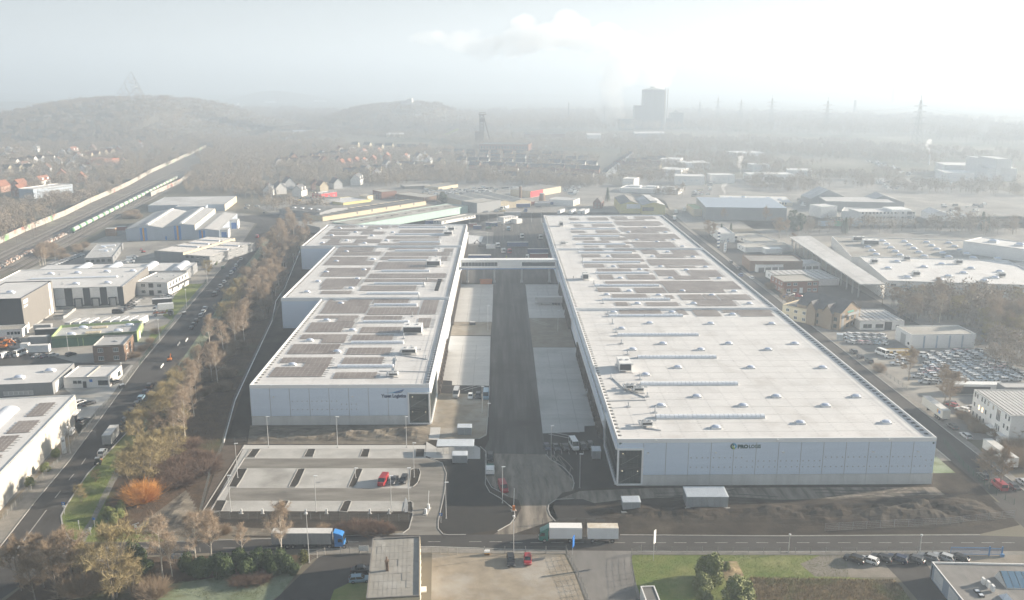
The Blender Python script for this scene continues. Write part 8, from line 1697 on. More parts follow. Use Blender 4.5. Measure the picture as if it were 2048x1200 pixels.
fence([e(1075,790),e(1055,640),e(1035,530),e(1035,450),e(1100,425)],"mesh fence curving along the lawn by the driveway",1.8,2.5,m_wire,m_cpost,0.1);fence([e(1100,425),e(2040,436)],"thin wire fence along the lawn beside the near street",1.5,3.4,m_wire,m_cpost,0.08)
fence([(1560,1107.5),(1895,1106)],"thin wire fence behind the slanting car row",1.5,3.4,m_wire,m_cpost,0.08)
fence([pk_(0,662),pk_(190,690),pk_(420,690),pk_(640,690),pk_(1000,695),pk_(1320,705)],"dark steel fence along the lower edge of the car park",1.8,2.5,m_wire,m_wire,0.08);fence([pk_(5,655),pk_(60,430),pk_(150,225)],"wire fence on the western side of the car park",2.0,2.5);fence([(446,888),(470,800),(500,735),(545,640),(570,575),(600,500)],"long wire fence between the wooded strip and the left hall",2.0,3.0)
b=MB();Pw=[g(*p) for p in ((447,886),(470,802),(500,737),(544,642),(552,602),(569,577),(600,502))]
for a,c in zip(Pw,Pw[1:]):b.bar((a.x,a.y,0.12),(c.x,c.y,0.12),0.35,0.24)
b.obj("kerb",m_trim,kind='structure')
fence([pk_(150,205),pk_(430,190),pk_(1430,190)],"low wire fence between car park and soil bank",1.4,3.0)
fence([e(368,236),e(660,232),e(850,240)],"dark sliding gate fence beside the green lorry",1.6,2.0);fence([(1650,1062),(1760,1056),(1900,1050),(2028,1035)],"temporary mesh fence at the corner of the raw soil",2.0,3.5,m_galv,m_galv,0.06);fence([zy([(240,640)])[0],zy([(430,870)])[0],zy([(640,1060)])[0],zy([(760,1160)])[0],(2028,1010)],"green wire fence along the right street below the right hall",1.8,3.0,m_wire_g,m_wire_g)
fence([zz([(690,775)])[0],zz([(840,880)])[0],zz([(990,980)])[0]],"wire fence along the used-car lot",1.6,3.0);fence([zq([(880,795)])[0],zq([(1000,625)])[0],zq([(1100,510)])[0]],"green fence along the brick office and workshop",1.8,2.5,m_wire_g,m_wire_g);fence([zq([(1090,490)])[0],zq([(1180,425)])[0],zq([(1305,270)])[0]],"green fence along the office lawn",1.8,2.5,m_wire_g,m_wire_g)
fence([zb([(545,165)])[0],zb([(460,260)])[0],zb([(330,420)])[0],zb([(180,570)])[0],zb([(20,740)])[0]],"wire fence in front of the white works wall",1.6,2.5,m_wire,m_cpost,0.07);fence([zq([(595,1125)])[0],zq([(640,1075)])[0],zq([(700,1010)])[0]],"dark fence at the grey forecourt",1.6,2.5);fence([zq([(745,950)])[0],zq([(850,830)])[0]],"grey fence beside the white office",1.6,2.5)
fence([zk([(690,955)])[0],zk([(790,915)])[0]],"brown wooden-framed mesh gate left open at the forecourt",1.8,2.2,m_cpost,m_cpost,0.12);fence([zk([(890,905)])[0],zk([(1120,900)])[0]],"mesh fence left of the slab-roofed building",1.6,2.2,m_cpost,m_cpost,0.12);fence([zk([(1465,905)])[0],zk([(1625,912)])[0]],"mesh fence right of the slab-roofed building",1.6,2.2,m_cpost,m_cpost,0.12)
fence([(215,1098),(330,1100),(400,1104)],"low pale railing along the street before the hedge",1.0,2.5,m_cpost,m_cpost,0.1)
# blue sliding gate
P0,P1=g(*Z2([(1228,165)])[0]),g(*Z2([(1800,175)])[0]);d=P1-P0;m_bgate=mat("blue_gate_steel",(0.10,0.24,0.46),rough=0.5)
t=thing("sliding_gate","light blue steel sliding gate with mesh filling","gate",P0,math.atan2(d.y,d.x));L=d.length;b=MB()
for z in (0.25,1.9):b.bar((0,0,z),(L*0.74,0,z),0.12)
for x in (0,L*0.74):b.bar((x,0,0.2),(x,0,1.95),0.12)
b.obj("frame",m_bgate,t);b=MB();[b.bar((L*0.74*(i+0.5)/60,0,0.25),(L*0.74*(i+0.5)/60,0,1.9),0.03) for i in range(60)];b.obj("bar",m_bgate,t,kind='stuff')
for x in (L*0.745,L*0.99):b=MB();b.box(x-0.12,x+0.12,-0.25,0.05,0,2.3);b.obj("post",m_bgate,t)
b=MB();b.bar((L*0.75,0,0.3),(L*0.98,0,0.3),0.1);b.bar((L*0.75,0,1.8),(L*0.98,0,1.8),0.1);[b.bar((L*(0.75+0.23*i/16),0,0.3),(L*(0.75+0.23*i/16),0,1.8),0.03) for i in range(16)];b.obj("side_leaf",m_bgate,t)
b=MB();b.box(L*0.95,L*1.02,-0.7,-0.26,0,0.7);b.obj("motor_box",m_bgate,t)
def post_sign(p,h,w,ph,m_,label,rz=0.0,name="sign",post=None,d=0.06):
 t=thing(name,label,"sign",p,rz);b=MB();b.tube((0,0,0),(0,0,h),0.05,0.05,6);b.obj("post",post or m_pole,t);b=MB();b.box(-w/2,w/2,-d-0.05,-0.05,h-ph,h);b.obj("panel",m_,t);return t
m_signw=mat("sign_white",(0.78,0.78,0.77),rough=0.5);m_signb=mat("sign_blue",(0.02,0.13,0.42),rough=0.5)
post_sign(g(*e(1183,483)),7.6,0.9,3.2,m_signw,"tall slim white banner sign on a pole at the lawn",0.9,d=0.12);post_sign(g(*e(632,440)),4.6,1.4,2.6,m_signb,"blue and white company sign at the driveway mouth",1.2,d=0.15)
t=post_sign(g(*zb([(370,712)])[0]),3.4,0.75,0.75,m_signb,"blue square traffic sign at the junction with a small plate below");b=MB();b.box(-0.35,0.35,-0.11,-0.05,2.1,2.5);b.obj("lower_plate",m_signw,t);b=MB();b.box(-0.07,0.07,-0.12,-0.11,2.75,3.25);b.box(-0.2,0.2,-0.12,-0.11,3.0,3.12);b.obj("symbol",m_signw,t)
t=post_sign(g(*zb([(542,785)])[0]),2.6,0.55,0.6,m_signb,"small blue path sign beside the footpath");t=post_sign(g(*zb([(520,832)])[0]),2.2,0.5,0.6,m_signw,"small white sign at the path's end",0.3);t=post_sign(g(*zb([(455,800)])[0]),2.6,0.2,0.9,m_signw,"slim post with a white plate on the verge")
t=post_sign(g(*zb([(780,825)])[0]),2.4,0.6,1.2,m_signw,"white wayside cross-shaped sign with a red mark at the thicket",0.2);b=MB();b.bar((-0.7,-0.05,2.5),(0.7,-0.05,2.9),0.15);b.obj("cross_arm",m_signw,t);b=MB();b.box(-0.15,0.15,-0.14,-0.11,1.4,1.7);b.obj("red_mark",m_redwall,t)
t=thing("banner","white printed banner on two posts before the near street","banner",g(*zb([(980,975)])[0]));L=(g(*zb([(1060,972)])[0])-g(*zb([(980,975)])[0])).length;b=MB();b.box(0,L,-0.03,0.03,0.5,1.7);b.obj("panel",mat("printed_banner",(0.72,0.73,0.75),(0.35,0.40,0.50),scale=2.0,lo=0.52,hi=0.56,rough=0.6),t);b=MB();[b.bar((x,0.08,0),(x,0.08,1.8),0.08) for x in (0.1,L-0.1)];b.obj("post",m_pole,t)
t=post_sign(g(*pk_(1522,712)),2.6,0.7,0.7,m_signb,"blue parking sign with a white P beside the exit lane");text_mesh("P",0.62,m_signw,t,(-0.2,-0.14,2.02),FR,bold=0.03)
t=thing("info_totem","white round-topped totem at the car park exit","sign",g(*pk_(1303,650)),0.3);b=MB();b.add([(-0.35,-0.12,0.3),(0.35,-0.12,0.3),(0.5,-0.12,2.0),(0.3,-0.12,3.6),(0,-0.12,4.2),(-0.3,-0.12,3.6),(-0.5,-0.12,2.0),(-0.35,0.12,0.3),(0.35,0.12,0.3),(0.5,0.12,2.0),(0.3,0.12,3.6),(0,0.12,4.2),(-0.3,0.12,3.6),(-0.5,0.12,2.0)],[(0,1,2,3,4,5,6),(13,12,11,10,9,8,7)]+[(i,7+i,7+(i+1)%7,(i+1)%7) for i in range(7)]);b.obj("body",m_signw,t);b=MB();b.box(-0.3,0.3,-0.1,0.1,0,0.3);b.obj("base",m_dframe,t)
t=thing("barrier_column","orange-marked ticket barrier island with its arm raised","barrier",g(*pk_(1435,640)),1.4);b=MB();b.box(-2.2,2.2,-0.5,0.5,0,0.15);b.obj("island",m_kerb,t)
for x in (-1.4,1.2):b=MB();b.box(x-0.25,x+0.25,-0.25,0.25,0.15,1.4,1 if x >0 else 0);b.obj("post",[m_signw,mat("signal_orange",(0.65,0.2,0.03),rough=0.5)],t)
b=MB();b.bar((1.2,0,1.3),(2.1,0,4.6),0.12);b.obj("arm",m_signw,t)
t=thing("barrier_column","orange-based raised gate barrier beside the dusty drive","barrier",g(*e(230,140)),0.2);b=MB();b.box(-0.3,0.3,-0.3,0.3,0,1.3);b.obj("base",MATS["signal_orange"],t);b=MB();b.bar((0,0,1.2),(0.15,0,6.0),0.14);b.obj("arm",m_signw,t);b=MB();b.box(-0.7,0.7,-0.5,0.5,0,0.12);b.obj("footing",m_kerb,t)
for x,y,n_ in ((262,655,"first"),(395,655,"second"),(668,657,"third"),(800,655,"fourth"),(1073,655,"fifth"),(1195,655,"sixth")):t=thing("charging_post",f"low white charging post at the lower car park edge, {n_} from the west","charging post",g(*pk_(x,y)),0,"charging posts");b=MB();b.box(-0.2,0.2,-0.15,0.15,0.1,1.3);b.obj("body",m_signw,t);b=MB();b.box(-0.5,0.5,-0.3,0.3,0,0.1);b.obj("base",m_kerb,t)
t=thing("grit_bin","yellow and white grit bin at the gravel lot fence","bin",g(*e(48,440)));b=MB();b.box(-0.6,0.6,-0.4,0.4,0,0.6);b.obj("body",m_yellow,t);b=MB();b.box(-0.65,0.65,-0.45,0.45,0.6,1.0);b.obj("lid",m_signw,t);b=MB();b.box(-0.6,0.6,-0.43,-0.4,0.1,0.3);b.obj("base_band",m_dframe,t)
t=thing("white_board","white notice board on the mesh fence by the slab-roofed building","sign",g(*zk([(1005,905)])[0]));b=MB();b.box(0,2.2,-0.06,0.0,0.6,1.9);b.obj("panel",m_signw,t);b=MB();[b.bar((x,0.06,0),(x,0.06,2.0),0.09) for x in (0.1,2.1)];b.obj("post",m_cpost,t)
t=thing("totem_sign","slim grey company totem by the works entrance","sign",g(*zb([(368,362)])[0]),0.9);b=MB();b.box(-0.6,0.6,-0.12,0.12,0,5.0);b.obj("body",m_signw,t);b=MB();b.box(-0.4,0.4,-0.14,-0.121,3.6,4.2);b.obj("plate",m_grey,t)
t=thing("pole_sign","tall striped black and white pole sign at the van dealer","sign",g(*zx([(208,890)])[0]),0.3);b=MB();[b.box(-0.8,0.8,-0.25,0.25,0.2+i*1.15,1.2+i*1.15,i%2) for i in range(9)];b.obj("body",[m_logo_blue,m_signw],t);b=MB();b.box(-1,1,-0.4,0.4,0,0.2);b.obj("base",m_kerb,t)
t=thing("totem_sign","pale advertising totem beside the striped pole sign","sign",g(*zx([(283,940)])[0]),0.3);b=MB();b.box(-0.9,0.9,-0.2,0.2,0.8,6.5);b.obj("body",m_signw,t);b=MB();b.box(-0.5,0.5,-0.15,0.15,0,0.8);b.obj("base",m_grey,t);b=MB();[b.box(-0.7,0.7,-0.23,-0.2,1.5+i*1.6,2.5+i*1.6) for i in range(3)];b.obj("plate",m_bluegrey,t)
t=thing("billboard","long blue and green billboard before the three-storey office","billboard",g(*zx([(1340,655)])[0]),0.0);b=MB();b.box(0,12,-0.1,0.1,1,5,0);b.box(12.1,20,-0.1,0.1,1,5,1);b.box(20.1,33,-0.1,0.1,1,5,0);b.obj("panel",[mat("billboard_blue",(0.25,0.38,0.50),(0.5,0.55,0.6),scale=0.3,rough=0.6),mat("billboard_green",(0.15,0.42,0.25),rough=0.6)],t);b=MB();[b.bar((x,0.2,0),(x,0.2,4.5),0.25) for x in (1,8,16,24,32)];b.obj("post",m_grey,t)
for i,(x,y) in enumerate(((1025,805),(1180,640),(1130,665))):t=thing("roadworks_barrier",("white plank barrier below the mini digger","white barrier boards above the mini digger","orange-topped barrier beside the boards")[i],"barrier",put(zq,x,y),ST);b=MB();[b.box(-2.2+k*1.5,-0.8+k*1.5,-0.04,0.04,0.3,1.0) for k in range(3)];b.obj("board",m_signw,t);b=MB();[b.box(-2.2+k*1.5,-1.9+k*1.5,-0.3,0.3,0,0.15) for k in range(4)];b.obj("foot",m_dframe,t)
for x,y,lb,w_ in ((375,498,"grey waste skip on the loading apron, nearer",2.2),(435,455,"silver waste box beside the loading ramp",2.0)):p=put(zq,x,y,0);t=thing("waste_skip",lb,"skip",p,0.1);b=MB();b.box(-w_,w_,-1.1,1.1,0,1.5);b.obj("body",m_galv,t);b=MB();b.box(-w_-0.05,w_+0.05,-1.15,1.15,1.5,1.65);b.obj("lid",m_dframe,t)
b=MB();a,c=put(zq,400,500),put(zq,478,442);b.bar((a.x,a.y,0.5),(c.x,c.y,0.5),0.4,1.0);tag(b.obj("ramp_wall",m_kerb),"low concrete wall of the sloping loading ramp","wall")
for i,(x,y) in enumerate(((1163,472),(770,935))):t=thing("waste_bin",("white-lidded bin box at the yard gate","black and white bin box before the white office")[i],"bin",put(zq,x,y,0),0.8);b=MB();b.box(-0.8,0.8,-0.6,0.6,0,1.3);b.obj("body",m_dframe,t);b=MB();b.box(-0.85,0.85,-0.65,0.65,1.3,1.42);b.obj("lid",m_signw,t)
t=thing("cooling_rack","row of white cooling units by the works entrance","cooling unit",g(*zb([(412,250)])[0]),ST);b=MB();[b.box(-1.5+i*1.1,-0.5+i*1.1,-0.4,0.4,0,1.6) for i in range(3)];b.obj("casing",m_white,t);b=MB();[b.tube((-1.0+i*1.1,-0.42,0.9),(-1.0+i*1.1,-0.40,0.9),0.35,0.35,10) for i in range(3)];b.obj("grille",m_dframe,t)
t=thing("steel_stairs","galvanised steps at a dock of the right hall","stairs",g(*yd_(772,700)),0.0);b=MB();[b.box(-1.6+i*0.3,-1.3+i*0.3,0,1.2,i*0.2,i*0.2+0.06) for i in range(7)];b.obj("tread",m_galv,t);b=MB();[b.bar((-1.6,y_,1.0),(0.6,y_,2.3),0.06) for y_ in (0,1.2)];[b.bar((-1.6+i*1.1,y_,i*0.6),(-1.6+i*1.1,y_,1.0+i*0.65),0.06) for y_ in (0,1.2) for i in range(3)];b.obj("handrail",m_galv,t)
# people: one continuous small figure each
def person(p,rz,label,m_):
 V=[(0,0,0.95),(0,0.0,1.15),(0,0,1.38),(0,0,1.5),(0,0.02,1.62),(0,0.02,1.74),(0.1,0,0.9),(0.11,0.03,0.5),(0.11,-0.02,0.08),(0.12,0.12,0.03),(-0.1,0,0.9),(-0.11,-0.05,0.5),(-0.11,-0.15,0.08),(-0.12,-0.02,0.03),(0.2,0,1.4),(0.25,0,1.12),(0.24,0.12,0.88),(-0.2,0,1.4),(-0.25,0,1.12),(-0.24,0.12,0.88)]
 E=[(0,1),(1,2),(2,3),(3,4),(4,5),(0,6),(6,7),(7,8),(8,9),(0,10),(10,11),(11,12),(12,13),(2,14),(14,15),(15,16),(2,17),(17,18),(18,19)]
 Rr=[.14,.14,.15,.06,.1,.08,.09,.065,.05,.04,.09,.065,.05,.04,.07,.05,.035,.07,.05,.035]
 me=bpy.data.meshes.new("person");me.from_pydata(V,E,[]);o=link("person",me);o.modifiers.new("skin",'SKIN');o.modifiers.new("sub",'SUBSURF').levels=1
 for i,r_ in enumerate(Rr):me.skin_vertices[0].data[i].radius=(r_,r_);me.skin_vertices[0].data[i].use_root=(i ==0)
 bpy.context.view_layer.update();m2=bpy.data.meshes.new_from_object(o.evaluated_get(bpy.context.evaluated_depsgraph_get()));o.modifiers.clear();o.data=m2;m2.materials.clear();m2.materials.append(m_);o.location=p;o.rotation_euler=(0,0,rz);tag(o,label,"person"); 
 h_=MB();h_.tube((0,0.02,1.68),(0,0.02,1.82),0.11,0.05,8);h_.obj("cap",m_signw,o)
q_=ZB([(322,528)])[0];person(g(*q_,rz_),1.0,"person in dark work clothes standing on the roof of the right hall",m_dframe)
person(put(YD,391,40),0.5,"worker in a yellow-green safety jacket walking in the rear yard",mat("hi_vis",(0.45,0.55,0.05),rough=0.8))
# raw soil heaps in front of the right hall: real relief
def heap(name,poly,m_,hmax,seed,step=0.9,ridge=None):
 Pw=[g(*p) for p in poly];xy=[(p.x,p.y) for p in Pw];x0,x1=min(p[0] for p in xy),max(p[0] for p in xy);y0,y1=min(p[1] for p in xy),max(p[1] for p in xy);nx,ny=int((x1-x0)/step)+1,int((y1-y0)/step)+1
 from mathutils import noise as N3
 b=MB()
 def edge(x,y):
  dmin=1e9
  for i in range(len(xy)):
   (ax_,ay_),(bx_,by_)=xy[i],xy[(i+1) % len(xy)];dx,dy=bx_-ax_,by_-ay_;t_=max(0,min(1,((x-ax_)*dx+(y-ay_)*dy)/(dx*dx+dy*dy+1e-9)));dmin=min(dmin,math.hypot(x-ax_-t_*dx,y-ay_-t_*dy))
  return dmin
 for j in range(ny):
  for i in range(nx):
   x,y=x0+i*step,y0+j*step;e_=edge(x,y) if inside((x,y),xy) else 0.0;k_=min(1.0,e_/5.0)
   z=k_*hmax*(0.42+0.75*N3.noise(Vector((x*0.11+seed,y*0.2,seed)))+0.35*N3.noise(Vector((x*0.35,y*0.5,seed)))+0.22*abs(N3.noise(Vector((x*0.9,y*1.1,seed)))));b.v.append((x,y,max(-0.06 if e_ ==0 else 0.015,z)))
 for j in range(ny-1):
  for i in range(nx-1):
   q4=(j*nx+i,j*nx+i+1,(j+1)*nx+i+1,(j+1)*nx+i)
   if any(inside(b.v[k_][:2],xy) for k_ in q4):b.f.append(q4);b.m.append(0)
 b.obj(name,m_,kind='structure')
heap("soil_heap",[(1160,1015),(1240,1005),(1370,1012),(1560,1005),(1700,1000),(1850,990),(1960,1000),(2010,1035),(1960,1052),(1700,1055),(1500,1045),(1240,1050)],m_soil,1.7,3.1)
heap("soil_heap",[(1690,1030),(1760,1000),(1850,988),(1950,1000),(2020,1035),(1940,1054),(1760,1056)],mat("grey_soil",(0.06,0.052,0.043),(0.09,0.078,0.064),scale=0.3,rough=1,spec=0.05,bump=0.6,bscale=1),1.9,9.3)
heap("soil_heap",[(505,853),(860,852),(862,878),(840,887),(500,886)],m_soil_light,1.6,5.7)
heap("soil_heap",[(270,1062),(335,1015),(372,985),(395,1032),(415,1048),(500,1056),(480,1066)],m_soil_light,1.5,7.7)
heap("grass_mound",e and [e(1640,480),e(1760,478),e(1810,580),e(1700,640),e(1640,600)],m_dry,1.8,2.2)
# long dry grass of the meadow
def tufts(name,poly,n,m_,h0,h1,w):
 Pw=[g(*p) for p in poly];xy=[(p.x,p.y) for p in Pw];x0,x1=min(p[0] for p in xy),max(p[0] for p in xy);y0,y1=min(p[1] for p in xy),max(p[1] for p in xy);b=MB();k_=0
 while k_ <n:
  x,y=ru(x0,x1),ru(y0,y1)
  if not inside((x,y),xy):continue
  k_ +=1;a=ru(0,6.28);h_=ru(h0,h1);dx,dy=math.cos(a)*w,math.sin(a)*w;lx,ly=random.gauss(0,.35)*h_,random.gauss(0,.35)*h_
  b.add([(x-dx,y-dy,0),(x+dx,y+dy,0),(x+lx,y+ly,h_)],[(0,1,2)])
 b.obj(name,m_,kind='stuff')
tufts("dry_grass",[(1480,1185),(1500,1155),(1790,1160),(1845,1230),(1460,1235)],14000,m_dry,0.25,0.8,0.06);tufts("lawn_blades",[(1265,1110),(1560,1110),(1690,1111),(1700,1155),(1760,1160),(1480,1170),(1480,1225),(1292,1225),(1270,1160)],16000,m_grass,0.06,0.2,0.05);tufts("verge_grass",[(268,852),(175,950),(133,1013),(128,1057),(142,1077),(330,1083),(300,1060),(230,1056),(215,985),(262,900)],9000,m_grass,0.1,0.3,0.05);tufts("weeds",[(300,1170),(470,1150),(606,1130),(560,1190),(500,1225)],5000,m_frostgrass,0.1,0.3,0.05)
tufts("dead_leaves",[(240,960),(330,790),(450,580),(520,470),(600,440),(560,560),(490,740),(440,880),(300,1040)],22000,mat("dead_stalks",(0.15,0.10,0.065),(0.20,0.15,0.10),scale=0.4,rough=1,spec=0.03),0.2,1.0,0.05)
# --- hills, towers, masts, smoke far off
m_hill=mat("hill_ground",(0.13,0.11,0.085),(0.19,0.17,0.14),scale=0.01,rough=1,spec=0.03)
m_frosthill=mat("frosted_slope",(0.30,0.30,0.29),(0.15,0.135,0.11),scale=0.012,rough=1,spec=0.03)
def hill(name,px,Y,prof,depth,m,woods=None,seed=1,wstep=20):
 """prof: (pixel x, pixel y of the ridge) from left to right at distance Y"""
 rng=random.Random(seed);pts=[]
 def at(px_,py_):
  u,v=px_-1024.0,py_-600.0
  f=FPX*math.cos(PITCH)-v*math.sin(PITCH);d=FPX*math.sin(PITCH)+v*math.cos(PITCH);c,s=math.cos(YAW),math.sin(YAW)
  k=Y/(-u*s+f*c);return (u*c+f*s)*k,CAM_H-d*k
 X=[at(*p) for p in prof];xs=np.array([p[0] for p in X]);hs=np.array([max(0,p[1]) for p in X])
 nx,ny=90,40;gx=np.linspace(xs[0],xs[-1],nx);gy=np.linspace(-1,1,ny);b=MB();H=[]
 for j in range(ny):
  for i in range(nx):
   h=float(np.interp(gx[i],xs,hs));fall=max(0.0,math.cos(gy[j]*math.pi/2))**0.85
   nse=2.0*math.sin(gx[i]*0.021+gy[j]*5)+1.5*math.sin(gx[i]*0.05-gy[j]*9+1)
   z=h*fall+(nse*min(1,h/20)*fall if abs(gy[j])>0.05 else 0);H.append(z);b.v.append((float(gx[i]),Y+gy[j]*depth,z-0.3))
 for j in range(ny-1):
  for i in range(nx-1):b.f.append((j*nx+i,j*nx+i+1,(j+1)*nx+i+1,(j+1)*nx+i));b.m.append(0)
 b.obj(name,m,smooth=True,kind='structure');H=np.array(H).reshape(ny,nx)
 if woods:
  out=[];out2=[]
  for x in np.arange(xs[0],xs[-1],wstep):
   for y in np.arange(-depth,depth*0.45,wstep):
    xx,yy=x+rng.uniform(-.5,.5)*wstep,y+rng.uniform(-.5,.5)*wstep
    h=float(np.interp(xx,xs,hs))
    if h <2:continue
    fall=max(0,math.cos(yy/depth*math.pi/2))**0.85;z=h*fall
    fr=(xx >xs.mean()-0.02*(xs[-1]-xs[0])) and z >h*0.45 and rng.random()<0.75
    (out2 if fr else out).append((xx,Y+yy,z-0.5))
  wood("hill_wood",out,CL_A,0.7,1.05)
  if out2:wood("hill_wood",out2,CL_F,0.4,0.7)
 return at
Y1=2050
AT1=hill("hill",270,Y1,[(-160,250),(-60,246),(20,236),(90,226),(130,212),(170,203),(215,199),(245,197),(300,197),(360,201),(400,209),(430,222),(470,236),(530,248),(560,252)],520,m_hill,True)
Y2=2450
AT2=hill("hill",810,Y2,[(640,243),(670,236),(700,222),(740,214),(775,211),(805,208),(850,207),(880,212),(915,226),(960,240),(1000,245)],420,m_hill,True,3)
Y3=5600
AT3=hill("hill",545,Y3,[(470,199),(490,192),(515,184),(545,182),(580,184),(610,190),(650,198)],400,m_hill,False,5)
hill("hill",1000,7000,[(-200,193),(0,187),(100,189),(200,190),(640,190),(800,189),(1000,187),(1200,190),(1500,188),(1700,184),(1900,190),(2250,196)],500,m_hill,False,6)
hill("hill",30,3900,[(-260,205),(-150,198),(0,203),(60,206),(130,210),(200,214)],300,m_hill,False,8)
# tetrahedron lattice on the first hill
m_steel=mat("pale_steel",(0.45,0.45,0.45),rough=0.5,metal=0.3);m_rust=mat("rust_red_steel",(0.13,0.075,0.06),(0.10,0.06,0.05),scale=0.5,rough=0.8)
x0,z0=AT1(268,196);base=Vector((x0,Y1,z0));S_=60.0
tt=thing("lattice_pyramid","tall open steel tetrahedron standing on the crest of the wooded hill","landmark",base)
A3=[Vector((-S_/2,-S_*0.29,9)),Vector((S_/2,-S_*0.29,9)),Vector((0,S_*0.577,9))];Tp=Vector((0,0,9+S_*0.816))
b=MB();V4=A3+[Tp]
def tetra(V4,lv):
 r=0.42 if lv else 0.3
 for i in range(4):
  for j in range(i+1,4):b.tube(V4[i],V4[j],r,r,5)
 if lv:
  for i in range(4):tetra([(V4[i]+V4[j])/2 for j in range(4)],lv-1)
tetra(V4,2);b.obj("lattice",m_steel,tt)
b=MB()
for p in A3[:2]+[A3[2]]:
 for k in range(4):b.tube((p.x*0.8+ru(-3,3),p.y*0.8,0),(p.x*0.8,p.y*0.8,9.5),0.9,0.8,6)
b.obj("column",m_steel,tt)
b=MB()
for z,r in ((24,7),(32,5.5),(38,4)):
 b.tube((2,0,z),(2,0,z+1.2),r,r,12)
b.bar((-14,-4,3),(10,2,24),1.5,1.5);b.obj("platform",m_steel,tt)
# ski hall and steps on the second hill
x0,z0=AT2(730,214);x1,z1=AT2(818,204);b=MB()
t=thing("ski_hall","pale covered ski slope building climbing the second hill","hall",(x0,Y2-60,0))
b.add([(0,0,z0-12),(x1-x0,0,z1-6),(x1-x0,0,z1+6),(0,0,z0),(0,30,z0-12),(x1-x0,30,z1-6),(x1-x0,30,z1+6),(0,30,z0)],[(0,1,2,3),(1,5,6,2),(5,4,7,6),(4,0,3,7),(3,2,6,7)]);b.obj("tube_hall",m_frost,t)
b=MB();b.box(x1-x0,x1-x0+14,-2,32,z1-10,z1+10);b.obj("summit_station",m_white,t)
x0,z0=AT2(838,252);P0=g(838,256)
t=thing("block_tower","pale square tower block at the foot of the second hill","tower",P0,0.2);b=MB();b.box(-9,9,-9,9,0,30);b.obj("wall",m_cream,t);b=MB();b.box(-9.5,9.5,-9.5,9.5,30,31.2);b.obj("roof",m_frost,t)
P0=g(802,256);t=thing("conveyor","slanting white conveyor frame beside the block tower","conveyor",P0);b=MB();b.bar((-4,0,0),(4,0,28),3.0,3.0);b.bar((6,0,0),(5,0,26),1.2,1.2);b.obj("frame",m_white,t)
P0=g(884,276);t=thing("conveyor_bridge","long green-yellow conveyor bridge on trestles left of the colliery","conveyor",P0);m_lg=mat("yellow_green_sheet",(0.42,0.45,0.22),rough=0.6)
b=MB();b.bar((0,0,4),(32,0,17),4,4);b.obj("gallery",m_lg,t);b=MB();[b.bar((4+i*9,0,0),(4+i*9,0,5+i*3.6),0.8,0.8) for i in range(4)];b.obj("trestle",m_grey,t)
# colliery winding tower
P0=g(964,289);Y_=P0.y;px_m=1760/Y_*0.97;hh=60/px_m
t=thing("winding_tower","dark steel pit winding tower rising above its brick hall","tower",P0)
b=MB();b.box(-12,4,-9,9,0,23);b.obj("machine_house",m_brick,t)
b=MB()
for sx in (-3.5,3.5):
 for sy in (-4,4):b.bar((sx,sy,23),(sx,sy,hh-3),1.1)
for z in np.linspace(23,hh-6,6):
 for sy in (-4,4):b.bar((-3.5,sy,z),(3.5,sy,z+4),0.6);b.bar((3.5,sy,z),(-3.5,sy,z+4),0.6);b.bar((-3.5,sy,z),(3.5,sy,z),0.7)
for sy in (-5,5):b.bar((16,sy,0),(3.5,sy*0.8,hh-8),1.5)
for k in range(5):b.bar((16-2.6*k,-5,4+8*k*0.9),(16-2.6*k,5,4+8*k*0.9),0.8)
b.obj("headframe",m_rust,t)
b=MB();b.box(-5.5,8,-5.5,5.5,hh-4,hh-2.8);b.box(-5,6.5,-5,5,hh-0.8,hh);[b.bar((sx,sy,hh-3),(sx,sy,hh-0.8),0.5) for sx in (-4.5,6) for sy in (-4.5,4.5)];b.box(-3.5,3,-4,4,hh-16,hh-10);b.obj("platform",m_rust,t)
b=MB();w=MB()
for sy in (-2,2):
 for i in range(16):
  a0,a1=2*math.pi*i/16,2*math.pi*(i+1)/16;w.bar((math.cos(a0)*2.6,sy,hh-6+math.sin(a0)*2.6),(math.cos(a1)*2.6,sy,hh-6+math.sin(a1)*2.6),0.4)
w.obj("winding_wheel",m_rust,t)
q=Bd("colliery_hall","long low brick colliery hall joined to the winding tower","hall",(958,288),(1057,289),C=(1055,285),h=10,wall=m_redbrick,roof=m_slate,par=0.1);q.wins('F',[0.05+0.06*i for i in range(16)],[2.5],2.5,4.5,1)
for (px,py,w,h,d,lb,m_) in ((1188,282,26,11,16,"white gabled shed in the haze below the coke works",m_white),(1090,275,80,7,14,"long faint brick shed between colliery and coke works",m_redbrick),(1300,276,60,9,20,"low faint shed at the foot of the coke tower",m_grey),(790,275,34,6,14,"low pale shed before the second hill",m_cream),(606,268,44,5,12,"long frosted shed at the meadow under the hill",m_cream),(540,206,60,9,20,"white works far behind the hills, western one",m_white),(640,204,70,9,20,"white works far behind the hills, eastern one",m_white),(40,228,50,8,16,"white shed far off beside the first hill",m_white)):
 P0=g(px,py);t=thing("shed",lb,"shed",P0,0.1);b=MB();b.box(-w/2,w/2,0,d,0,h);b.obj("wall",m_,t);b=MB();b.add([(-w/2-.5,-.5,h),(w/2+.5,-.5,h),(w/2+.5,d+.5,h),(-w/2-.5,d+.5,h),(-w/2-.5,d/2,h+3),(w/2+.5,d/2,h+3)],[(0,1,5,4),(2,3,4,5),(0,4,3),(1,2,5)]);b.obj("roof",m_frost if m_ is not m_redbrick else m_slate,t)
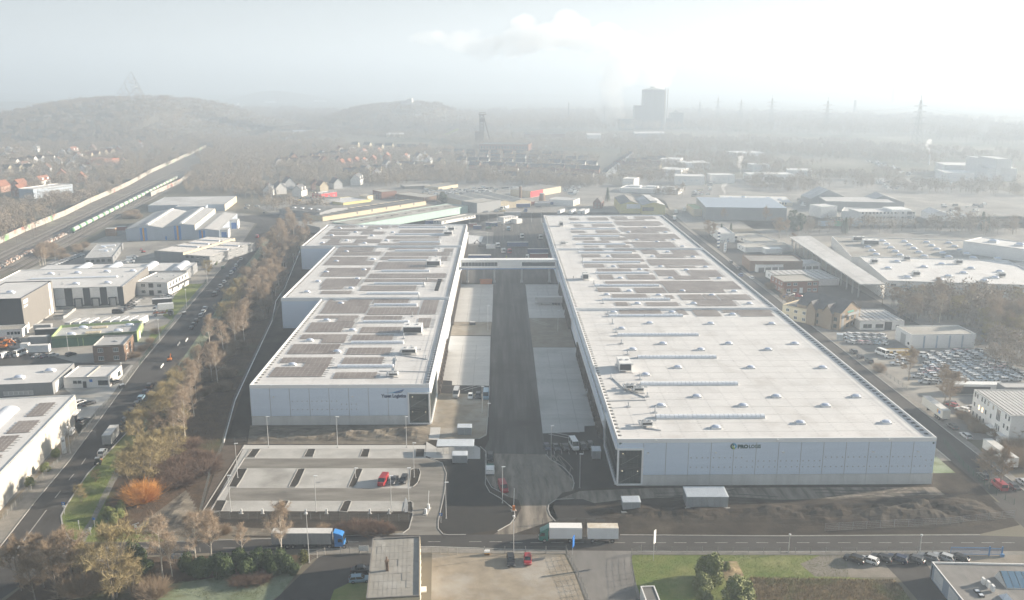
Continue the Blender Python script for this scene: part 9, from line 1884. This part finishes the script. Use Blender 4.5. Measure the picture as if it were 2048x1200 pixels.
# coke works: great square tower, neighbours, stacks
def block(px0,px1,py_top,py_base,depth,name,lb,m_,cat,Y=None):
 Pa,Pb=g(px0,py_base),g(px1,py_base);h=height_at(px0,py_base,px0,py_top)
 t=thing(name,lb,cat,(Pa.x,Pa.y,0));W=Pb.x-Pa.x;b=MB();b.box(0,W,0,depth,0,h);b.obj("wall",m_,t);return t,W,h
m_tower=mat("tower_concrete",(0.20,0.21,0.22),(0.16,0.17,0.18),scale=0.06,stretch=(3,3,0.2),rough=0.9)
t,W,h=block(1287,1327,180,259,44,"coke_tower","massive square coke-plant tower steaming at its top",m_tower,"tower")
for i in range(9):b=MB();b.box(W*i/9+0.2,W*i/9+1.0,-0.8,-0.02,2,h-1);b.obj("rib",m_tower,t)
for i in range(6):b=MB();b.box(W+0.02,W+0.8,44*i/6+1,44*i/6+2.6,2,h-1);b.obj("rib",m_cream,t)
b=MB();b.add([(-1,-1,h),(W+1,-1,h),(W+1,45,h),(-1,45,h),(W*.3,15,h+4),(W*.7,15,h+4),(W*.7,30,h+4),(W*.3,30,h+4)],[(0,1,5,4),(1,2,6,5),(2,3,7,6),(3,0,4,7),(4,5,6,7)]);b.obj("roof",m_tower,t)
b=MB();b.tube((W*.5,22,h+3),(W*.5,22,h+8),7,7,16);b.obj("steam_cowl",m_grey,t)
COKE_TOP=Vector((t.location.x+W*.5,t.location.y+22,h+9))
for dx,dd,hh_ in ((W+4,10,h+6),(W+8,4,h+4)):b=MB();b.tube((dx,dd,0),(dx,dd,hh_),1.6,1.4,8);b.obj("stack",m_grey,t)
block(1268,1288,211,259,26,"bunker","lower block against the western side of the coke tower",m_tower,"building")
block(1240,1268,238,260,30,"bunker","low hazy block west of the coke tower",m_tower,"building")
t,W,h=block(1343,1366,225,258,34,"bunker","squat round-topped block east of the coke tower",m_tower,"building");b=MB();b.tube((W/2,16,h),(W/2,16,h+4),9,3,12);b.obj("roof",m_tower,t)
t,W,h=block(1332,1343,236,259,8,"conveyor","narrow conveyor frame beside the coke tower",m_tower,"conveyor")
def stack_tower(px,py_base,py_top,r,lb,name="chimney",m_=None):
 P0=g(px,py_base);h=height_at(px,py_base,px,py_top);t=thing(name,lb,"chimney",P0)
 b=MB();b.tube((0,0,0),(0,0,h),r,r*0.72,14);b.obj("shaft",m_ or m_tower,t)
 b=MB();b.tube((0,0,h*0.985),(0,0,h+0.3),r*0.8,r*0.8,14);b.obj("rim",m_grey,t);return P0,h
stack_tower(1137,246,205,2.0,"thin dark chimney left of the rising steam")
stack_tower(1209,253,212,1.8,"thin chimney standing in the coke-works steam")
stack_tower(1205,256,231,1.2,"short thin chimney beside the steam's foot")
stack_tower(1785,205,136,9.0,"very tall faint power-station chimney above the pylons")
stack_tower(1708,235,200,5.0,"shorter faint chimney between the pylons")
stack_tower(1398,256,244,2.0,"dark stub chimney east of the coke works")
t=thing("coal_frame","portal frame of the coke works beside the steam","frame",g(1234,256));b=MB()
for x in (-5,5):b.bar((x,0,0),(x,0,38),1.6)
b.bar((-5,0,38),(5,0,38),1.6);b.bar((-5,0,24),(5,0,24),1.2);b.bar((-5,0,12),(5,0,24),0.8);b.obj("frame",m_grey,t)
stack_tower(476,216,206,7.0,"pale distant silo near the horizon","silo",m_white)
stack_tower(1040.6,409,372,1.4,"square brick works chimney among the low roofs","chimney",m_brick)
stack_tower(1084,402,387,3.2,"short dark water tower beside the white gabled hall","water_tower",m_brick)
stack_tower(1857,330,310,1.5,"small works chimney puffing white smoke","chimney",m_grey)
# wind turbine on the third hill
x0,z0=AT3(537,183);h=height_at(537,190,537,141)
t=thing("wind_turbine","faint white wind turbine on the farthest hill","wind turbine",(x0,Y3,z0));hubz=AT3(534.5,143)[1]-z0
b=MB();b.tube((0,0,0),(0,0,hubz),3.2,1.8,10);b.obj("tower",m_white,t)
b=MB();b.box(-2.5,2.5,-7,5,hubz-2.5,hubz+2.5);b.obj("nacelle",m_white,t)
for a in (R(4),R(124),R(244)):
 b=MB();d=Vector((math.cos(a),0,math.sin(a)));n_=Vector((-math.sin(a),0,math.cos(a)));c0=Vector((0,-8,hubz))
 b.add([c0+n_*1.2,c0-n_*1.2,c0+d*14-n_*2.4,c0+d*58,c0+d*14+n_*1.6,c0+n_*1.2+Vector((0,.8,0)),c0-n_*1.2+Vector((0,.8,0)),c0+d*14-n_*2.4+Vector((0,.6,0)),c0+d*58+Vector((0,.2,0)),c0+d*14+n_*1.6+Vector((0,.6,0))],[(0,1,2,3,4),(9,8,7,6,5),(0,5,6,1),(1,6,7,2),(2,7,8,3),(3,8,9,4),(4,9,5,0)]);b.obj("blade",m_white,t)
# pylons
m_pyl=mat("pylon_steel",(0.16,0.17,0.175),rough=0.6)
def pylon(px,py_base,py_top,lb,nx=5):
 P0=g(px,py_base);h=height_at(px,py_base,px,py_top);t=thing("pylon",lb,"pylon",P0,R(12),"pylons of the power line");b=MB();w=h*0.085;r=h*0.0042
 def hw(z):return w*(1-0.86*min(1,z/(h*0.86))**0.8)
 zs=np.linspace(0,h*0.9,9)
 for z0_,z1_ in zip(zs,zs[1:]):
  a,c=hw(z0_),hw(z1_)
  for sx,sy in ((1,1),(1,-1),(-1,1),(-1,-1)):b.bar((sx*a,sy*a,z0_),(sx*c,sy*c,z1_),r*1.6)
  for sy in (-1,1):b.bar((-a,sy*a,z0_),(c,sy*c,z1_),r);b.bar((a,sy*a,z0_),(-c,sy*c,z1_),r)
  for sx in (-1,1):b.bar((sx*a,-a,z0_),(sx*c,c,z1_),r)
 b.bar((0,0,h*0.88),(0,0,h),r*1.6);b.obj("mast",m_pyl,t)
 for zi in ((0.42,0.54,0.66,0.78) if nx >3 else (0.55,0.75)):
  L_=h*0.15;c=MB();z=h*zi;c.bar((-L_,0,z),(L_,0,z),r*2);c.bar((-L_,0,z),(0,0,z+h*0.035),r);c.bar((L_,0,z),(0,0,z+h*0.035),r)
  for x in (-L_,-L_*.55,L_*.55,L_):c.bar((x,0,z),(x,0,z-h*0.025),r)
  c.obj("cross_arm",m_pyl,t)
 return P0,h,t
PY=[pylon(1833,288,190,"nearest lattice pylon, standing tall at the hazy right"),pylon(1651,267,194,"lattice pylon second from the hazy right"),pylon(1541,255,190,"lattice pylon third from the hazy right"),pylon(1480,250,195,"faint pylon fourth from the hazy right"),pylon(1434,245,190,"faintest pylon beside the coke works",3),pylon(1398,246,200,"small faint pylon nearest the coke tower",3)]
b=MB()
for (P0,h0,t0),(P1,h1,t1) in zip([(g(2200,330),80,None)]+PY,PY[:4]):
 for zi in (0.42,0.54,0.66,0.78):
  for s in (-1,1):
   a=P0+Vector((s*h0*0.14,0,h0*zi));c=P1+Vector((s*h1*0.14,0,h1*zi));last=a
   for k in range(1,9):
    u=k/8;p=a.lerp(c,u)-Vector((0,0,10*4*u*(1-u)));b.bar(last,p,0.14);last=p
tag(b.obj("power_line",m_pyl),"sagging high-voltage cables strung between the hazy pylons","power line")
# steam and smoke: closed puffs of real vapour
m_steam=bpy.data.materials.new("steam");m_steam.use_nodes=True;nt=m_steam.node_tree
for n_ in list(nt.nodes):
 if n_.type =='BSDF_PRINCIPLED':nt.nodes.remove(n_)
vs=nt.nodes.new("ShaderNodeVolumePrincipled");vs.inputs["Color"].default_value=(1,1,1,1);vs.inputs["Density"].default_value=0.013;vs.inputs["Anisotropy"].default_value=0.2
nt.links.new(vs.outputs[0],[n_ for n_ in nt.nodes if n_.type =='OUTPUT_MATERIAL'][0].inputs["Volume"]);m_steam.cycles.homogeneous_volume=True
m_smoke=m_steam.copy();m_smoke.name="thick_smoke";m_smoke.node_tree.nodes[-1].inputs["Density"].default_value=0.30
m_thin=m_steam.copy();m_thin.name="thin_steam"
for m__,dn in ((m_smoke,0.10),(m_thin,0.009)):
 for n_ in m__.node_tree.nodes:
  if n_.type =='PRINCIPLED_VOLUME':n_.inputs["Density"].default_value=dn
def plume(name,path,m_,label,vox,seed=1,puffs=60):
 """path: (x, y, z, radius); many overlapping puffs fused into one closed billowing body"""
 rng=random.Random(seed);b=MB()
 ico=bpy.data.meshes.new("tmp");import bmesh;bm_=bmesh.new();bmesh.ops.create_icosphere(bm_,subdivisions=2,radius=1.0);iv=[v.co.copy() for v in bm_.verts];if_=[tuple(v.index for v in f.verts) for f in bm_.faces];bm_.free();bpy.data.meshes.remove(ico)
 for i in range(puffs):
  t=i/(puffs-1)*(len(path)-1);k=min(len(path)-2,int(t));u=t-k;a,c=path[k],path[k+1]
  r=a[3]+(c[3]-a[3])*u;p=Vector([a[j]+(c[j]-a[j])*u for j in range(3)])+Vector((rng.gauss(0,.42),rng.gauss(0,.42),rng.gauss(0,.36)))*r;rr=r*rng.uniform(0.5,1.0)
  b.add([p+Vector((v.x*rr*1.15,v.y*rr,v.z*rr*0.85)) for v in iv],if_)
 o=b.obj(name,m_,smooth=True);md=o.modifiers.new("fuse",'REMESH');md.mode='VOXEL';md.voxel_size=vox;md.use_smooth_shade=True
 bpy.context.view_layer.update();dg=bpy.context.evaluated_depsgraph_get();me=bpy.data.meshes.new_from_object(o.evaluated_get(dg));o.modifiers.clear();o.data=me
 co=np.empty(len(me.vertices)*3,np.float32);me.vertices.foreach_get("co",co);co=co.reshape(-1,3);nn=np.empty_like(co.ravel());me.vertices.foreach_get("normal",nn);nn=nn.reshape(-1,3)
 s=path[-1][3];d=sum(np.sin(co[:,(i+j) % 3]*(1.7+i)*2.1/s+i*1.3+np.sin(co[:,(i+1) % 3]*2.3/s+j)*2) for i in range(3) for j in range(2))/6*s*0.16
 co +=nn*d[:,None];me.vertices.foreach_set("co",co.ravel());me.update()
 tag(o,label,"steam",None,'stuff');return o
def pt(px,py,Y,r_px):
 u,v=px-1024.0,py-600.0;f=FPX*math.cos(PITCH)-v*math.sin(PITCH);d=FPX*math.sin(PITCH)+v*math.cos(PITCH);c,s=math.cos(YAW),math.sin(YAW);k=Y/(-u*s+f*c)
 return ((u*c+f*s)*k,Y,CAM_H-d*k,r_px*Y/1760)
YP=COKE_TOP.y
plume("steam_plume",[pt(1310,170,YP,10),pt(1318,150,YP,20),pt(1300,118,YP,26),pt(1255,95,YP,28),pt(1200,78,YP,30),pt(1140,66,YP,30),pt(1080,72,YP,28),pt(1010,80,YP,26)],m_steam,"white steam drifting from the top of the coke tower",5.0,2,90)
plume("steam_plume",[pt(1222,243,YP-40,8),pt(1218,222,YP-40,15),pt(1225,195,YP-40,20),pt(1232,165,YP-40,24),pt(1245,135,YP-40,28),pt(1262,110,YP-40,30)],m_thin,"steam rising from the coke ovens beside the tower",5.0,3,60)
plume("steam_plume",[pt(990,98,YP,22),pt(940,90,YP,20),pt(880,78,YP,16),pt(830,74,YP,10)],m_thin,"torn-off end of the drifting steam cloud",5.0,4,40)
for px,py,lb,s in ((1480,348,"small white smoke plume beside the hazy street",1.0),(1448,392,"white smoke plume over the beige showroom hall",0.8),(1857,308,"white puff from the small works chimney",0.9)):
 Yp=g(px,py+10).y
 plume("smoke_plume",[pt(px,py,Yp,1.2*s),pt(px+2,py-9*s,Yp,2.4*s),pt(px-3,py-20*s,Yp,3.6*s),pt(px+3,py-30*s,Yp,5.0*s)],m_smoke,lb,0.5,int(px),36)
p=FLUE;plume("smoke_plume",[(p.x,p.y,p.z,.18),(p.x-.2,p.y,p.z+1.2,.35),(p.x-.6,p.y+.2,p.z+2.6,.5),(p.x-1.6,p.y+.2,p.z+4.0,.7)],m_smoke,"thin smoke from the flue of the slab-roofed building",0.12,9,30)
# --- the winter haze
def haze():
 b=MB();b.box(-14500,14500,-14500,14500,-1.0,330.0)
 m=bpy.data.materials.new("winter_haze");m.use_nodes=True;nt=m.node_tree
 for n in list(nt.nodes):
  if n.type =='BSDF_PRINCIPLED':nt.nodes.remove(n)
 v=nt.nodes.new("ShaderNodeVolumePrincipled");out=[n for n in nt.nodes if n.type =='OUTPUT_MATERIAL'][0]
 v.inputs["Color"].default_value=(*HAZE_COL,1);v.inputs["Density"].default_value=HAZE_DENSITY;v.inputs["Anisotropy"].default_value=HAZE_G
 nt.links.new(v.outputs[0],out.inputs["Volume"]);m.cycles.homogeneous_volume=True
 b.obj("haze",m,kind='stuff')
haze()
